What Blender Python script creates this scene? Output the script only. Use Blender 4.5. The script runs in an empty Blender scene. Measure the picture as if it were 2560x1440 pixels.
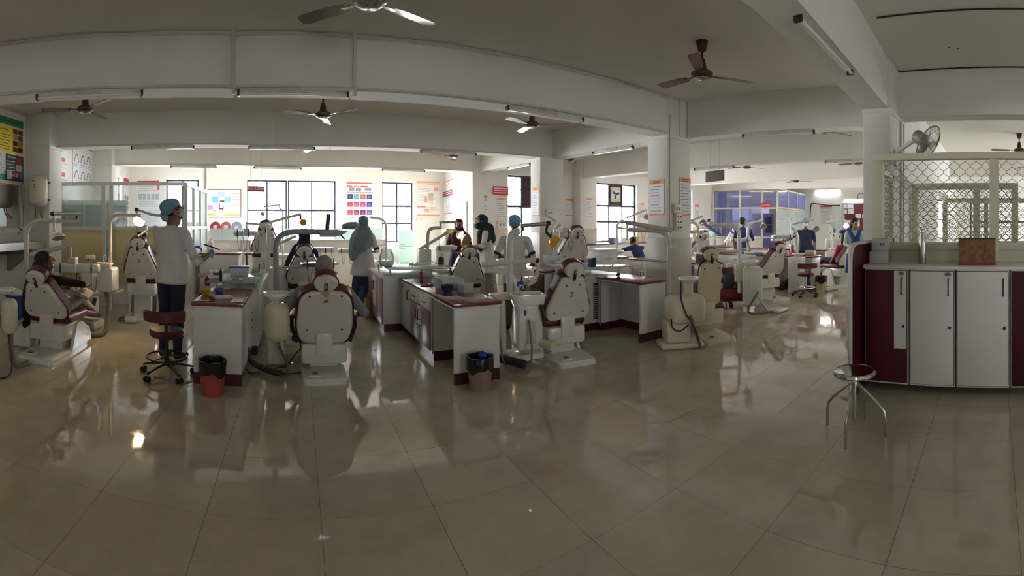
import bpy, bmesh, math, random
from math import sin, cos, tan, pi, atan2, sqrt, radians
from mathutils import Vector, Matrix
random.seed(7)
S = bpy.context.scene
COL = S.collection
# ------------------------------------------------------------------ camera (a level 133-degree cylindrical panorama), world, exposure
F, X0, Y0, H = 1110.0, 744.0, 561.0, 1.52
cam = bpy.data.cameras.new('camera'); camo = bpy.data.objects.new('camera', cam); COL.objects.link(camo)
cam.type = 'PANO'; cam.panorama_type = 'CENTRAL_CYLINDRICAL'
cam.central_cylindrical_range_u_min = -1280 / F; cam.central_cylindrical_range_u_max = 1280 / F
cam.central_cylindrical_range_v_min = -(1440 - Y0) / F; cam.central_cylindrical_range_v_max = Y0 / F
cam.central_cylindrical_radius = 1.0
cam.clip_start = 0.02; cam.clip_end = 200
camo.location = (0, 0, H); camo.rotation_euler = (pi / 2, 0, -(1280 - X0) / F)
S.camera = camo
S.view_settings.view_transform = 'Standard'; S.view_settings.look = 'None'
S.view_settings.gamma = 1.0; S.view_settings.use_curve_mapping = False
S.view_settings.exposure = 1.24
w = bpy.data.worlds.new('overcast_sky'); S.world = w; w.use_nodes = True
bg = w.node_tree.nodes['Background']; bg.inputs[0].default_value = (0.975, 0.985, 1.0, 1); bg.inputs[1].default_value = 15.0
S.cycles.max_bounces = 6; S.cycles.diffuse_bounces = 4; S.cycles.glossy_bounces = 3; S.cycles.transmission_bounces = 3
S.cycles.use_adaptive_sampling = True; S.cycles.adaptive_threshold = 0.15; S.cycles.adaptive_min_samples = 16
S.cycles.transparent_max_bounces = 10; S.cycles.caustics_reflective = False; S.cycles.caustics_refractive = False
S.cycles.sample_clamp_indirect = 6.0
S.cycles.use_denoising = True
ZC, ZB = 3.47, 2.89            # ceiling, underside of the beams

def portal(a, b, z0, z1, inward):
    """daylight portal in a window opening between plan points a and b"""
    a = Vector((a[0], a[1], 0)); b = Vector((b[0], b[1], 0))
    L = bpy.data.lights.new('window_daylight', 'AREA'); L.shape = 'RECTANGLE'
    L.size = (b - a).length; L.size_y = z1 - z0; L.cycles.is_portal = True
    o = bpy.data.objects.new('window_daylight', L); COL.objects.link(o)
    m = (a + b) / 2; o.location = (m.x + inward[0] * 0.0, m.y + inward[1] * 0.0, (z0 + z1) / 2)
    o.rotation_euler = Vector((inward[0], inward[1], 0)).to_track_quat('-Z', 'Z').to_euler()
    o['kind'] = 'helper'
    return o

# ------------------------------------------------------------------ where a sight line of the level panorama meets the place
def pxr(x, r, z=0.0):
    t = (x - X0) / F
    return Vector((r * sin(t), r * cos(t), z))
def W(x, y, r):
    return pxr(x, r, H - (y - Y0) / F * r)
def FL(x, y, z=0.0):
    r = (H - z) * F / (y - Y0) if y > Y0 else (z - H) * F / (Y0 - y)
    return pxr(x, r, z)
def rfl(y, z=0.0):
    return (H - z) * F / (y - Y0)
def zat(y, r):
    return H - (y - Y0) / F * r

# ------------------------------------------------------------------ materials
M = {}
def mat(name, col, rough=0.5, metal=0.0, var=0.06, scale=8.0, bump=0.0, bscale=60.0, spec=0.5, coat=0.0, sheen=0.0):
    m = bpy.data.materials.new(name); m.use_nodes = True; nt = m.node_tree
    b = nt.nodes['Principled BSDF']
    b.inputs['Roughness'].default_value = rough; b.inputs['Metallic'].default_value = metal
    b.inputs['Specular IOR Level'].default_value = spec
    if coat: b.inputs['Coat Weight'].default_value = coat; b.inputs['Coat Roughness'].default_value = 0.06
    if sheen: b.inputs['Sheen Weight'].default_value = sheen
    tc = nt.nodes.new('ShaderNodeTexCoord')
    n = nt.nodes.new('ShaderNodeTexNoise'); n.inputs['Scale'].default_value = scale; n.inputs['Detail'].default_value = 4
    nt.links.new(tc.outputs['Object'], n.inputs['Vector'])
    r = nt.nodes.new('ShaderNodeValToRGB')
    c = Vector(col)
    r.color_ramp.elements[0].position = 0.3; r.color_ramp.elements[1].position = 0.7
    r.color_ramp.elements[0].color = tuple(max(0, v * (1 - var)) for v in col) + (1,)
    r.color_ramp.elements[1].color = tuple(min(1, v * (1 + var)) for v in col) + (1,)
    nt.links.new(n.outputs['Fac'], r.inputs['Fac']); nt.links.new(r.outputs['Color'], b.inputs['Base Color'])
    if bump:
        n2 = nt.nodes.new('ShaderNodeTexNoise'); n2.inputs['Scale'].default_value = bscale; n2.inputs['Detail'].default_value = 3
        nt.links.new(tc.outputs['Object'], n2.inputs['Vector'])
        bp = nt.nodes.new('ShaderNodeBump'); bp.inputs['Strength'].default_value = bump; bp.inputs['Distance'].default_value = 0.01
        nt.links.new(n2.outputs['Fac'], bp.inputs['Height']); nt.links.new(bp.outputs['Normal'], b.inputs['Normal'])
    M[name] = m
    return m
def srgb(r, g, b):
    f = lambda v: (v / 255 / 12.92) if v <= 10 else ((v / 255 + 0.055) / 1.055) ** 2.4
    return (f(r), f(g), f(b))
def flat(r, g, b, rough=0.6):
    k = 'print_%02x%02x%02x' % (r, g, b)
    return M.get(k) or mat(k, srgb(r, g, b), rough, var=0.04)
def emit(name, col, strength):
    m = bpy.data.materials.new(name); m.use_nodes = True; nt = m.node_tree
    b = nt.nodes['Principled BSDF']; b.inputs['Base Color'].default_value = (*col, 1)
    b.inputs['Emission Color'].default_value = (*col, 1); b.inputs['Emission Strength'].default_value = strength
    M[name] = m; return m
def pane(name, tint, alpha, rough=0.05):
    """thin glass sheet: mostly see-through, a little reflection, a little body colour"""
    m = bpy.data.materials.new(name); m.use_nodes = True; nt = m.node_tree
    for n in list(nt.nodes):
        if n.type != 'OUTPUT_MATERIAL': nt.nodes.remove(n)
    out = nt.nodes['Material Output']
    tr = nt.nodes.new('ShaderNodeBsdfTransparent'); tr.inputs[0].default_value = (*[0.6 + 0.4 * t for t in tint], 1)
    gl = nt.nodes.new('ShaderNodeBsdfPrincipled'); gl.inputs['Base Color'].default_value = (*tint, 1); gl.inputs['Roughness'].default_value = rough
    mx = nt.nodes.new('ShaderNodeMixShader'); mx.inputs[0].default_value = alpha
    lw = nt.nodes.new('ShaderNodeFresnel'); lw.inputs[0].default_value = 1.3
    ad = nt.nodes.new('ShaderNodeMath'); ad.operation = 'MAXIMUM'; ad.inputs[1].default_value = alpha
    nt.links.new(lw.outputs[0], ad.inputs[0]); nt.links.new(ad.outputs[0], mx.inputs[0])
    nt.links.new(tr.outputs[0], mx.inputs[1]); nt.links.new(gl.outputs[0], mx.inputs[2]); nt.links.new(mx.outputs[0], out.inputs[0])
    M[name] = m; return m

def wall_material():
    """distemper: broad faint mottling, scuffs and hairline unevenness"""
    mat('wall_paint', srgb(235, 232, 225), 0.75, var=0.035, scale=1.3, bump=0.05, bscale=30)
    mat('ceiling_paint', srgb(229, 224, 213), 0.85, var=0.03, scale=0.7, bump=0.03, bscale=20)
    mat('beam_paint', srgb(229, 225, 217), 0.8, var=0.04, scale=1.1, bump=0.05, bscale=25)
wall_material()
mat('grout', srgb(96, 86, 72), 0.9)
def floor_material():
    m = bpy.data.materials.new('vitrified_tile'); m.use_nodes = True; nt = m.node_tree; b = nt.nodes['Principled BSDF']
    b.inputs['Roughness'].default_value = 0.07; b.inputs['Specular IOR Level'].default_value = 1.0
    geo = nt.nodes.new('ShaderNodeNewGeometry'); oi = nt.nodes.new('ShaderNodeObjectInfo')
    n = nt.nodes.new('ShaderNodeTexNoise'); n.inputs['Scale'].default_value = 2.3; n.inputs['Detail'].default_value = 6; n.inputs['Roughness'].default_value = 0.65
    nt.links.new(geo.outputs['Position'], n.inputs['Vector'])
    rp = nt.nodes.new('ShaderNodeValToRGB'); rp.color_ramp.elements[0].position = 0.32; rp.color_ramp.elements[1].position = 0.72
    rp.color_ramp.elements[0].color = (*srgb(178, 166, 142), 1); rp.color_ramp.elements[1].color = (*srgb(197, 186, 162), 1)
    nt.links.new(n.outputs['Fac'], rp.inputs['Fac'])
    hs = nt.nodes.new('ShaderNodeHueSaturation')
    mr = nt.nodes.new('ShaderNodeMapRange'); mr.inputs[3].default_value = 0.94; mr.inputs[4].default_value = 1.05
    nt.links.new(oi.outputs['Random'], mr.inputs[0]); nt.links.new(mr.outputs[0], hs.inputs['Value']); nt.links.new(rp.outputs[0], hs.inputs['Color'])
    nt.links.new(hs.outputs[0], b.inputs['Base Color'])
    n2 = nt.nodes.new('ShaderNodeTexNoise'); n2.inputs['Scale'].default_value = 9; n2.inputs['Detail'].default_value = 5
    nt.links.new(geo.outputs['Position'], n2.inputs['Vector'])
    m2 = nt.nodes.new('ShaderNodeMapRange'); m2.inputs[1].default_value = 0.4; m2.inputs[2].default_value = 0.75; m2.inputs[3].default_value = 0.025; m2.inputs[4].default_value = 0.085
    nt.links.new(n2.outputs['Fac'], m2.inputs[0]); nt.links.new(m2.outputs[0], b.inputs['Roughness'])
    n3 = nt.nodes.new('ShaderNodeTexNoise'); n3.inputs['Scale'].default_value = 3.0
    nt.links.new(geo.outputs['Position'], n3.inputs['Vector'])
    bp = nt.nodes.new('ShaderNodeBump'); bp.inputs['Strength'].default_value = 0.02; bp.inputs['Distance'].default_value = 0.02
    nt.links.new(n3.outputs['Fac'], bp.inputs['Height']); nt.links.new(bp.outputs['Normal'], b.inputs['Normal'])
    M['tile'] = m
floor_material()
mat('dado_tile', srgb(205, 190, 165), 0.35, var=0.05, scale=3)
mat('dado_grey', srgb(190, 181, 166), 0.35, var=0.05, scale=3)
mat('white_lam', srgb(222, 219, 212), 0.35, var=0.03, scale=3)
mat('maroon_lam', srgb(74, 14, 24), 0.35, var=0.08, scale=4)
mat('mauve_lam', srgb(142, 108, 122), 0.3, var=0.08, scale=3)
mat('maroon_top', srgb(120, 52, 56), 0.16, var=0.18, scale=9, coat=0.3)
mat('vinyl', srgb(92, 26, 36), 0.4, var=0.1, scale=6, bump=0.05, bscale=40)
mat('unit_white', srgb(222, 219, 210), 0.32, var=0.04, scale=4, coat=0.25)
mat('unit_cream', srgb(216, 206, 178), 0.38, var=0.06, scale=4, coat=0.15)
mat('arm_grey', srgb(196, 192, 180), 0.35, var=0.04)
mat('ceramic', srgb(236, 234, 226), 0.12, var=0.02, coat=0.5)
mat('alu', srgb(190, 190, 190), 0.3, 0.9, var=0.05)
mat('chrome', srgb(225, 225, 225), 0.09, 1.0, var=0.02)
mat('steel', srgb(185, 183, 178), 0.25, 1.0, var=0.08, scale=12)
mat('dark_metal', srgb(52, 50, 50), 0.45, 0.3)
mat('black', srgb(24, 24, 26), 0.5)
mat('black_shiny', srgb(20, 20, 24), 0.18)
mat('rubber_hose', srgb(120, 112, 98), 0.6, var=0.1)
mat('cream_frame', srgb(214, 208, 182), 0.5, var=0.05, scale=5)
mat('white_frame', srgb(208, 205, 196), 0.45, var=0.04)
mat('yellow_panel', srgb(218, 196, 142), 0.5, var=0.05, scale=2)
mat('window_frame', srgb(64, 66, 84), 0.5)
mat('fan_brown', srgb(78, 48, 42), 0.3, 0.2, var=0.1)
mat('fan_blade', srgb(118, 92, 84), 0.25, 0.35, var=0.08)
mat('fan_silver', srgb(196, 194, 190), 0.14, 0.85, var=0.04)
mat('wire', srgb(150, 142, 126), 0.4, 0.5)
mat('lamp_glow_orange', srgb(226, 150, 84), 0.5)  # arm parts by lit lamps, the lamp's orange glow put into the colour
mat('paper', srgb(238, 236, 232), 0.7, var=0.02)
mat('brass', srgb(180, 140, 70), 0.3, 0.8)
pane('window_pane', (0.9, 0.95, 1.0), 0.04, 0.02)
pane('partition_glass', (0.85, 0.92, 0.92), 0.10, 0.03)
pane('green_glass', (0.72, 0.85, 0.80), 0.30, 0.04)
pane('frost_glass', (0.80, 0.90, 0.90), 0.55, 0.35)
pane('blue_glass', (0.50, 0.50, 0.80), 0.26, 0.05)
pane('pale_glass', (0.86, 0.95, 0.93), 0.14, 0.04)
pane('tinted_pane', (0.35, 0.38, 0.62), 0.86, 0.2)
pane('lamp_cover', (0.95, 0.9, 0.75), 0.25, 0.05)
pane('clear_plastic', (0.85, 0.9, 0.92), 0.38, 0.12)
pane('clear_jar', (0.88, 0.92, 0.9), 0.22, 0.04)
emit('tube_on', (0.95, 0.98, 1.0), 26.0)
emit('lamp_warm', (1.0, 0.72, 0.34), 14.0)
mat('tube_off', srgb(232, 230, 224), 0.2, var=0.02)
mat('amber', srgb(232, 170, 52), 0.25, var=0.1)

# ------------------------------------------------------------------ mesh building
class MB:
    def __init__(s): s.v = []; s.f = []; s.m = []; s.sm = []
    def add(s, vs, fs, mi=0, smooth=False):
        o = len(s.v); s.v += [Vector(v) for v in vs]
        for f in fs: s.f.append([o + i for i in f]); s.m.append(mi); s.sm.append(smooth)
        return s
    def box(s, c, d, mi=0, R=None, bev=0.0, seg=2):
        """box centred at c with size d, optional rotation matrix R and rounded edges"""
        c = Vector(c)
        if bev > 0:
            bm = bmesh.new(); bmesh.ops.create_cube(bm, size=1.0)
            for v in bm.verts: v.co = Vector((v.co.x * d[0], v.co.y * d[1], v.co.z * d[2]))
            bmesh.ops.bevel(bm, geom=list(bm.edges), offset=min(bev, min(d) * 0.48), segments=seg, affect='EDGES', profile=0.5)
            bm.verts.index_update()
            vs = [v.co.copy() for v in bm.verts]; fs = [[v.index for v in f.verts] for f in bm.faces]; bm.free()
            sm = True
        else:
            x, y, z = d[0] / 2, d[1] / 2, d[2] / 2
            vs = [Vector(p) for p in ((-x, -y, -z), (x, -y, -z), (x, y, -z), (-x, y, -z), (-x, -y, z), (x, -y, z), (x, y, z), (-x, y, z))]
            fs = [(0, 3, 2, 1), (4, 5, 6, 7), (0, 1, 5, 4), (1, 2, 6, 5), (2, 3, 7, 6), (3, 0, 4, 7)]; sm = False
        if R is not None: vs = [R @ v for v in vs]
        return s.add([v + c for v in vs], fs, mi, sm)
    def box2(s, lo, hi, mi=0, bev=0.0):
        lo = Vector(lo); hi = Vector(hi)
        return s.box((lo + hi) / 2, [abs(hi[i] - lo[i]) for i in range(3)], mi, None, bev)
    def cyl(s, a, b, r0, r1=None, n=16, mi=0, caps=True):
        r1 = r0 if r1 is None else r1
        a = Vector(a); b = Vector(b); q = (b - a).to_track_quat('Z', 'Y'); u = q @ Vector((1, 0, 0)); v = q @ Vector((0, 1, 0))
        o = len(s.v); vs = []
        for (p, r) in ((a, r0), (b, r1)):
            for i in range(n): t = 2 * pi * i / n; vs.append(p + u * (r * cos(t)) + v * (r * sin(t)))
        s.add(vs, [(i, (i + 1) % n, n + (i + 1) % n, n + i) for i in range(n)], mi, True)
        if caps:
            s.f.append([o + i for i in reversed(range(n))]); s.m.append(mi); s.sm.append(False)
            s.f.append([o + n + i for i in range(n)]); s.m.append(mi); s.sm.append(False)
        return s
    def tube(s, path, r, n=10, mi=0, caps=True, flat=None):
        P = [Vector(p) for p in path]; rs = r if isinstance(r, (list, tuple)) else [r] * len(P)
        T = []
        for i in range(len(P)):
            d = (P[min(i + 1, len(P) - 1)] - P[max(i - 1, 0)])
            T.append(d.normalized() if d.length > 1e-9 else Vector((0, 0, 1)))
        up = Vector((0, 0, 1)) if abs(T[0].z) < 0.9 else Vector((1, 0, 0))
        u = T[0].cross(up).normalized(); vs = []
        for i, p in enumerate(P):
            u = (u - T[i] * u.dot(T[i])); u = u.normalized() if u.length > 1e-6 else T[i].orthogonal().normalized()
            v = T[i].cross(u)
            for k in range(n):
                t = 2 * pi * k / n; e = flat or 1.0
                vs.append(p + u * (rs[i] * cos(t)) + v * (rs[i] * e * sin(t)))
        fs = [(i * n + k, i * n + (k + 1) % n, (i + 1) * n + (k + 1) % n, (i + 1) * n + k) for i in range(len(P) - 1) for k in range(n)]
        o = len(s.v); s.add(vs, fs, mi, True)
        if caps:
            s.f.append([o + k for k in reversed(range(n))]); s.m.append(mi); s.sm.append(False)
            s.f.append([o + (len(P) - 1) * n + k for k in range(n)]); s.m.append(mi); s.sm.append(False)
        return s
    def lathe(s, prof, c=(0, 0, 0), n=24, mi=0, R=None, sx=1.0, sy=1.0, close=True):
        c = Vector(c); vs = []
        for (r, z) in prof:
            for i in range(n):
                t = 2 * pi * i / n; p = Vector((r * cos(t) * sx, r * sin(t) * sy, z)); vs.append(c + (R @ p if R is not None else p))
        fs = [(j * n + i, j * n + (i + 1) % n, (j + 1) * n + (i + 1) % n, (j + 1) * n + i) for j in range(len(prof) - 1) for i in range(n)]
        o = len(s.v); s.add(vs, fs, mi, True)
        if close:
            if prof[0][0] > 1e-6: s.f.append([o + i for i in reversed(range(n))]); s.m.append(mi); s.sm.append(False)
            if prof[-1][0] > 1e-6: s.f.append([o + (len(prof) - 1) * n + i for i in range(n)]); s.m.append(mi); s.sm.append(False)
        return s
    def ell(s, c, d, mi=0, R=None, nu=16, nv=10):
        prof = [(max(1e-7, sin(pi * j / nv)), -cos(pi * j / nv)) for j in range(nv + 1)]
        c = Vector(c); vs = []
        for (r, z) in prof:
            for i in range(nu):
                t = 2 * pi * i / nu; p = Vector((r * cos(t) * d[0], r * sin(t) * d[1], z * d[2])); vs.append(c + (R @ p if R is not None else p))
        fs = [(j * nu + i, j * nu + (i + 1) % nu, (j + 1) * nu + (i + 1) % nu, (j + 1) * nu + i) for j in range(nv) for i in range(nu)]
        return s.add(vs, fs, mi, True)
    def prism(s, pts, o, u, v, t, mi=0, smooth=False, inset=0.0):
        """outline pts (2-D) in the plane o,u,v, thickness t along u x v; inset chamfers the far face"""
        o, u, v = Vector(o), Vector(u), Vector(v); n = u.cross(v).normalized(); N = len(pts)
        cx = sum(p[0] for p in pts) / N; cy = sum(p[1] for p in pts) / N
        A = [o + u * p[0] + v * p[1] for p in pts]
        if inset:
            k = 1 - inset
            B = [o + u * p[0] + v * p[1] + n * (t * 0.6) for p in pts]
            C = [o + u * (cx + (p[0] - cx) * k) + v * (cy + (p[1] - cy) * k) + n * t for p in pts]
            s.add(A + B + C, [list(reversed(range(N)))] + [(i, (i + 1) % N, N + (i + 1) % N, N + i) for i in range(N)] + [(N + i, N + (i + 1) % N, 2 * N + (i + 1) % N, 2 * N + i) for i in range(N)] + [[2 * N + i for i in range(N)]], mi, smooth)
        else:
            B = [p + n * t for p in A]
            s.add(A + B, [list(reversed(range(N)))] + [(i, (i + 1) % N, N + (i + 1) % N, N + i) for i in range(N)] + [[N + i for i in range(N)]], mi, smooth)
        return s
    def mesh(s, name, mats, ang=35):
        me = bpy.data.meshes.new(name); me.from_pydata([tuple(v) for v in s.v], [], s.f)
        for m in (mats if isinstance(mats, (list, tuple)) else [mats]): me.materials.append(M[m] if isinstance(m, str) else m)
        me.polygons.foreach_set('material_index', s.m); me.polygons.foreach_set('use_smooth', [bool(x) for x in s.sm])
        me.update()
        if any(s.sm): me.set_sharp_from_angle(angle=radians(ang))
        return me
    def build(s, name, mats, parent=None, **kw):
        o = bpy.data.objects.new(name, s.mesh(name, mats)); COL.objects.link(o)
        if parent is not None: o.parent = parent
        for k, v in kw.items(): o[k] = v
        return o
def T(name, label, cat, loc=(0, 0, 0), rz=0.0, group=None):
    o = bpy.data.objects.new(name, None); COL.objects.link(o); o.location = loc; o.rotation_euler = (0, 0, rz)
    o['label'] = label; o['category'] = cat; o.empty_display_size = 0.1
    if group: o['group'] = group
    return o
def tag(o, label, cat, group=None, kind=None):
    o['label'] = label; o['category'] = cat
    if group: o['group'] = group
    if kind: o['kind'] = kind
    return o
def structure(o, label, cat='structure'):
    o['kind'] = 'structure'; o['label'] = label; o['category'] = cat
    return o
def copy_tree(o, parent=None):
    c = o.copy(); COL.objects.link(c)
    if parent is not None: c.parent = parent
    for ch in o.children: copy_tree(ch, c)
    return c
def yaw_of(a, b):
    return atan2(b[1] - a[1], b[0] - a[0])
def arc(c, r, a0, a1, u, v, n=8):
    c, u, v = Vector(c), Vector(u), Vector(v)
    return [c + u * (r * cos(a0 + (a1 - a0) * i / n)) + v * (r * sin(a0 + (a1 - a0) * i / n)) for i in range(n + 1)]
def smooth_path(pts, n=6):
    """Catmull-Rom through the points"""
    P = [Vector(p) for p in pts]; P = [P[0] * 2 - P[1]] + P + [P[-1] * 2 - P[-2]]; out = []
    for i in range(1, len(P) - 2):
        for k in range(n):
            t = k / n; a, b, c, d = P[i - 1], P[i], P[i + 1], P[i + 2]
            out.append(0.5 * ((2 * b) + (c - a) * t + (2 * a - 5 * b + 4 * c - d) * t * t + (3 * b - a - 3 * c + d) * t ** 3))
    out.append(P[-2]); return out
def round_poly(pts, r, n=4):
    """round the corners of a 2-D polygon"""
    out = []; N = len(pts)
    for i in range(N):
        p = Vector(pts[i]).to_2d(); a = Vector(pts[i - 1]).to_2d(); b = Vector(pts[(i + 1) % N]).to_2d()
        rr = r[i] if isinstance(r, (list, tuple)) else r
        da = (a - p); db = (b - p); k = min(rr, da.length * 0.45, db.length * 0.45)
        A = p + da.normalized() * k; B = p + db.normalized() * k
        for j in range(n + 1):
            t = j / n; out.append(((1 - t) ** 2 * A + 2 * t * (1 - t) * p + t * t * B)[:])
    return out
_font_cache = {}
def text_mesh(txt, size, thick=0.0006, bold=True):
    k = (txt, size)
    if k in _font_cache: return _font_cache[k]
    cu = bpy.data.curves.new('lettering', 'FONT'); cu.body = txt; cu.size = size; cu.extrude = thick; cu.align_x = 'CENTER'; cu.align_y = 'CENTER'
    cu.resolution_u = 2
    if bold: cu.offset = size * 0.012
    o = bpy.data.objects.new('lettering', cu); COL.objects.link(o)
    bpy.context.view_layer.update()
    me = bpy.data.meshes.new_from_object(o.evaluated_get(bpy.context.evaluated_depsgraph_get()))
    bpy.data.objects.remove(o); bpy.data.curves.remove(cu); _font_cache[k] = me
    return me
def lettering(txt, size, material, parent, o, u, v, wmax=None, name='lettering'):
    """text centred at o reading along u, up v (parent space)"""
    me = text_mesh(txt, size).copy(); me.materials.clear(); me.materials.append(M[material] if isinstance(material, str) else material)
    ob = bpy.data.objects.new(name, me); COL.objects.link(ob); ob.parent = parent
    u, v = Vector(u).normalized(), Vector(v).normalized(); n = u.cross(v)
    k = 1.0
    if wmax:
        xs = [p.co.x for p in me.vertices]
        if xs: k = min(1.0, wmax / max(1e-6, max(xs) - min(xs)))
    R = Matrix((u * k, v, n)).transposed().to_4x4(); R.translation = Vector(o)
    ob.matrix_local = R
    ob['kind'] = 'stuff'
    return ob
# ================================================================== THE SETTING
# ------------------------------------------------------------------ floor: bed + polished tiles 0.6 m
TS, OX, OY = 0.6, -2.799 * 0.6, 3.806 * 0.6
FX0, FX1, FY0, FY1 = -6.0, 20.4, -5.2, 14.6
mb = MB(); mb.box2((FX0, FY0, -0.12), (FX1, FY1, -0.004))
floor = mb.build('floor', 'grout'); structure(floor, 'polished beige tile floor of the whole clinic hall', 'floor')
mb = MB(); mb.box((0, 0, -0.004), (TS - 0.0022, TS - 0.0022, 0.008), bev=0.0)
tile_me = mb.mesh('tile', 'tile')
cells = []
i0, i1 = int((FX0 - OX) // TS), int((FX1 - OX) // TS) + 1
j0, j1 = int((FY0 - OY) // TS), int((FY1 - OY) // TS) + 1
for i in range(i0, i1):
    for j in range(j0, j1):
        cx, cy = OX + (i + 0.5) * TS, OY + (j + 0.5) * TS
        if not (FX0 + 0.2 < cx < FX1 - 0.2 and FY0 + 0.2 < cy < FY1 - 0.2): continue
        d = sqrt(cx * cx + cy * cy); az = atan2(cx, cy)
        inview = -0.85 < az < 1.8 and d > 1.2
        cells.append((0 if inview else 1, d, cx, cy))
cells.sort()
rest = MB()
for k, (q, d, cx, cy) in enumerate(cells):
    if k < 300 and q == 0:
        o = bpy.data.objects.new('tile', tile_me); COL.objects.link(o); o.parent = floor; o.location = (cx, cy, 0)
        o.rotation_euler = (random.uniform(-1, 1) * 0.0007, random.uniform(-1, 1) * 0.0007, 0)
    else:
        h = (TS - 0.0022) / 2
        rest.add([(cx - h, cy - h, 0), (cx + h, cy - h, 0), (cx + h, cy + h, 0), (cx - h, cy + h, 0)], [(0, 1, 2, 3)])
o = rest.build('distant_tiles', 'tile', floor); o['kind'] = 'stuff'
# ------------------------------------------------------------------ ceiling
mb = MB(); mb.box2((FX0, FY0, ZC), (FX1, FY1, ZC + 0.15))
ceil = mb.build('ceiling', 'ceiling_paint'); structure(ceil, 'plain off-white plastered ceiling slab over the hall', 'ceiling')

def strip(mb, a, b, z0, z1, th, side, mi=0):
    """upright slab between plan points a,b; thickness th to the left (side=1) or right (-1) of a->b"""
    a = Vector((a[0], a[1], 0)); b = Vector((b[0], b[1], 0)); d = (b - a).normalized(); n = Vector((-d.y, d.x, 0)) * side * th
    P = [a, b, b + n, a + n]
    vs = [p + Vector((0, 0, z0)) for p in P] + [p + Vector((0, 0, z1)) for p in P]
    fs = [(0, 1, 5, 4), (1, 2, 6, 5), (2, 3, 7, 6), (3, 0, 4, 7), (4, 5, 6, 7), (3, 2, 1, 0)]
    if side < 0: fs = [tuple(reversed(f)) for f in fs]
    mb.add(vs, fs, mi)
def lerp(a, b, t): return (a[0] + (b[0] - a[0]) * t, a[1] + (b[1] - a[1]) * t)
def wall(name, label, pts, side, opens=(), th=0.23, z0=0.0, z1=ZC, dado=None, material='wall_paint'):
    """opens: (segment, s0, s1, za, zb) in metres along the segment; dado: height of the tiled dado"""
    mb = MB()
    for k in range(len(pts) - 1):
        a, b = pts[k], pts[k + 1]; L = sqrt((b[0] - a[0]) ** 2 + (b[1] - a[1]) ** 2)
        cuts = sorted([o for o in opens if o[0] == k], key=lambda o: o[1]); s = 0.0
        for (_, s0, s1, za, zb) in cuts:
            if s0 > s: strip(mb, lerp(a, b, s / L), lerp(a, b, s0 / L), z0, z1, th, side)
            p, q = lerp(a, b, s0 / L), lerp(a, b, s1 / L)
            if za > z0: strip(mb, p, q, z0, za, th, side)
            if zb < z1: strip(mb, p, q, zb, z1, th, side)
            s = s1
        if s < L: strip(mb, lerp(a, b, s / L), b, z0, z1, th, side)
        if dado:
            for (p, q) in [(0, 1)]:
                segs = []; s = 0.0
                for (_, s0, s1, za, zb) in cuts:
                    if za < dado: segs.append((s, s0)); s = s1
                segs.append((s, L))
                for (p_, q_) in segs:
                    if q_ - p_ > 0.02: strip(mb, lerp(a, b, p_ / L), lerp(a, b, q_ / L), 0.0, dado, 0.012, -side, 1)
    o = mb.build(name, [material, 'dado_tile']); structure(o, label, 'wall'); return o
NWIN = [0]
def window(label, a, b, z0, z1, cols, rows, inward, material='window_frame', open_light=True, solid=(), glass='window_pane', bars=0, deep=0.12):
    """metal window: outer frame, mullions, panes each on their own; solid = cells closed by a board"""
    NWIN[0] += 1
    e = T('window_%d' % NWIN[0], label, 'window', ((a[0] + b[0]) / 2 - inward[0] * deep, (a[1] + b[1]) / 2 - inward[1] * deep, 0), yaw_of(a, b)); e['kind'] = 'structure'
    Wd = sqrt((b[0] - a[0]) ** 2 + (b[1] - a[1]) ** 2); t = 0.048
    mb = MB()
    for x in (-Wd / 2 + t / 2, Wd / 2 - t / 2): mb.box((x, 0, (z0 + z1) / 2), (t, 0.05, z1 - z0))
    for z in (z0 + t / 2, z1 - t / 2): mb.box((0, 0, z), (Wd, 0.05, t))
    mb.build('window_frame', material, e)
    xs = [-Wd / 2 + Wd * c / cols for c in range(cols + 1)]
    zs = rows if isinstance(rows, (list, tuple)) else [z0 + (z1 - z0) * r / rows for r in range(rows + 1)]
    for c in range(1, cols): MB().box((xs[c], 0, (z0 + z1) / 2), (0.048, 0.04, z1 - z0 - 0.02)).build('mullion', material, e)
    for r in range(1, len(zs) - 1): MB().box((0, 0, zs[r]), (Wd - 0.02, 0.04, 0.065)).build('transom', material, e)
    for c in range(cols):
        for r in range(len(zs) - 1):
            p = MB().box(((xs[c] + xs[c + 1]) / 2, 0, (zs[r] + zs[r + 1]) / 2), (xs[c + 1] - xs[c] - 0.03, 0.005, zs[r + 1] - zs[r] - 0.04))
            if (c, r) in solid: p.build('board', 'maroon_lam', e)
            else: p.build('pane', glass, e)
    if bars:
        for k in range(1, bars):
            z = z0 + (z1 - z0) * k / bars
            MB().cyl((-Wd / 2, -0.05, z), (Wd / 2, -0.05, z), 0.006, n=6).build('guard_bar', 'dark_metal', e)
    if open_light: portal(a, b, z0, z1, inward)
    return e
def seglen(a, b): return sqrt((a[0] - b[0]) ** 2 + (a[1] - b[1]) ** 2)

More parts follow.
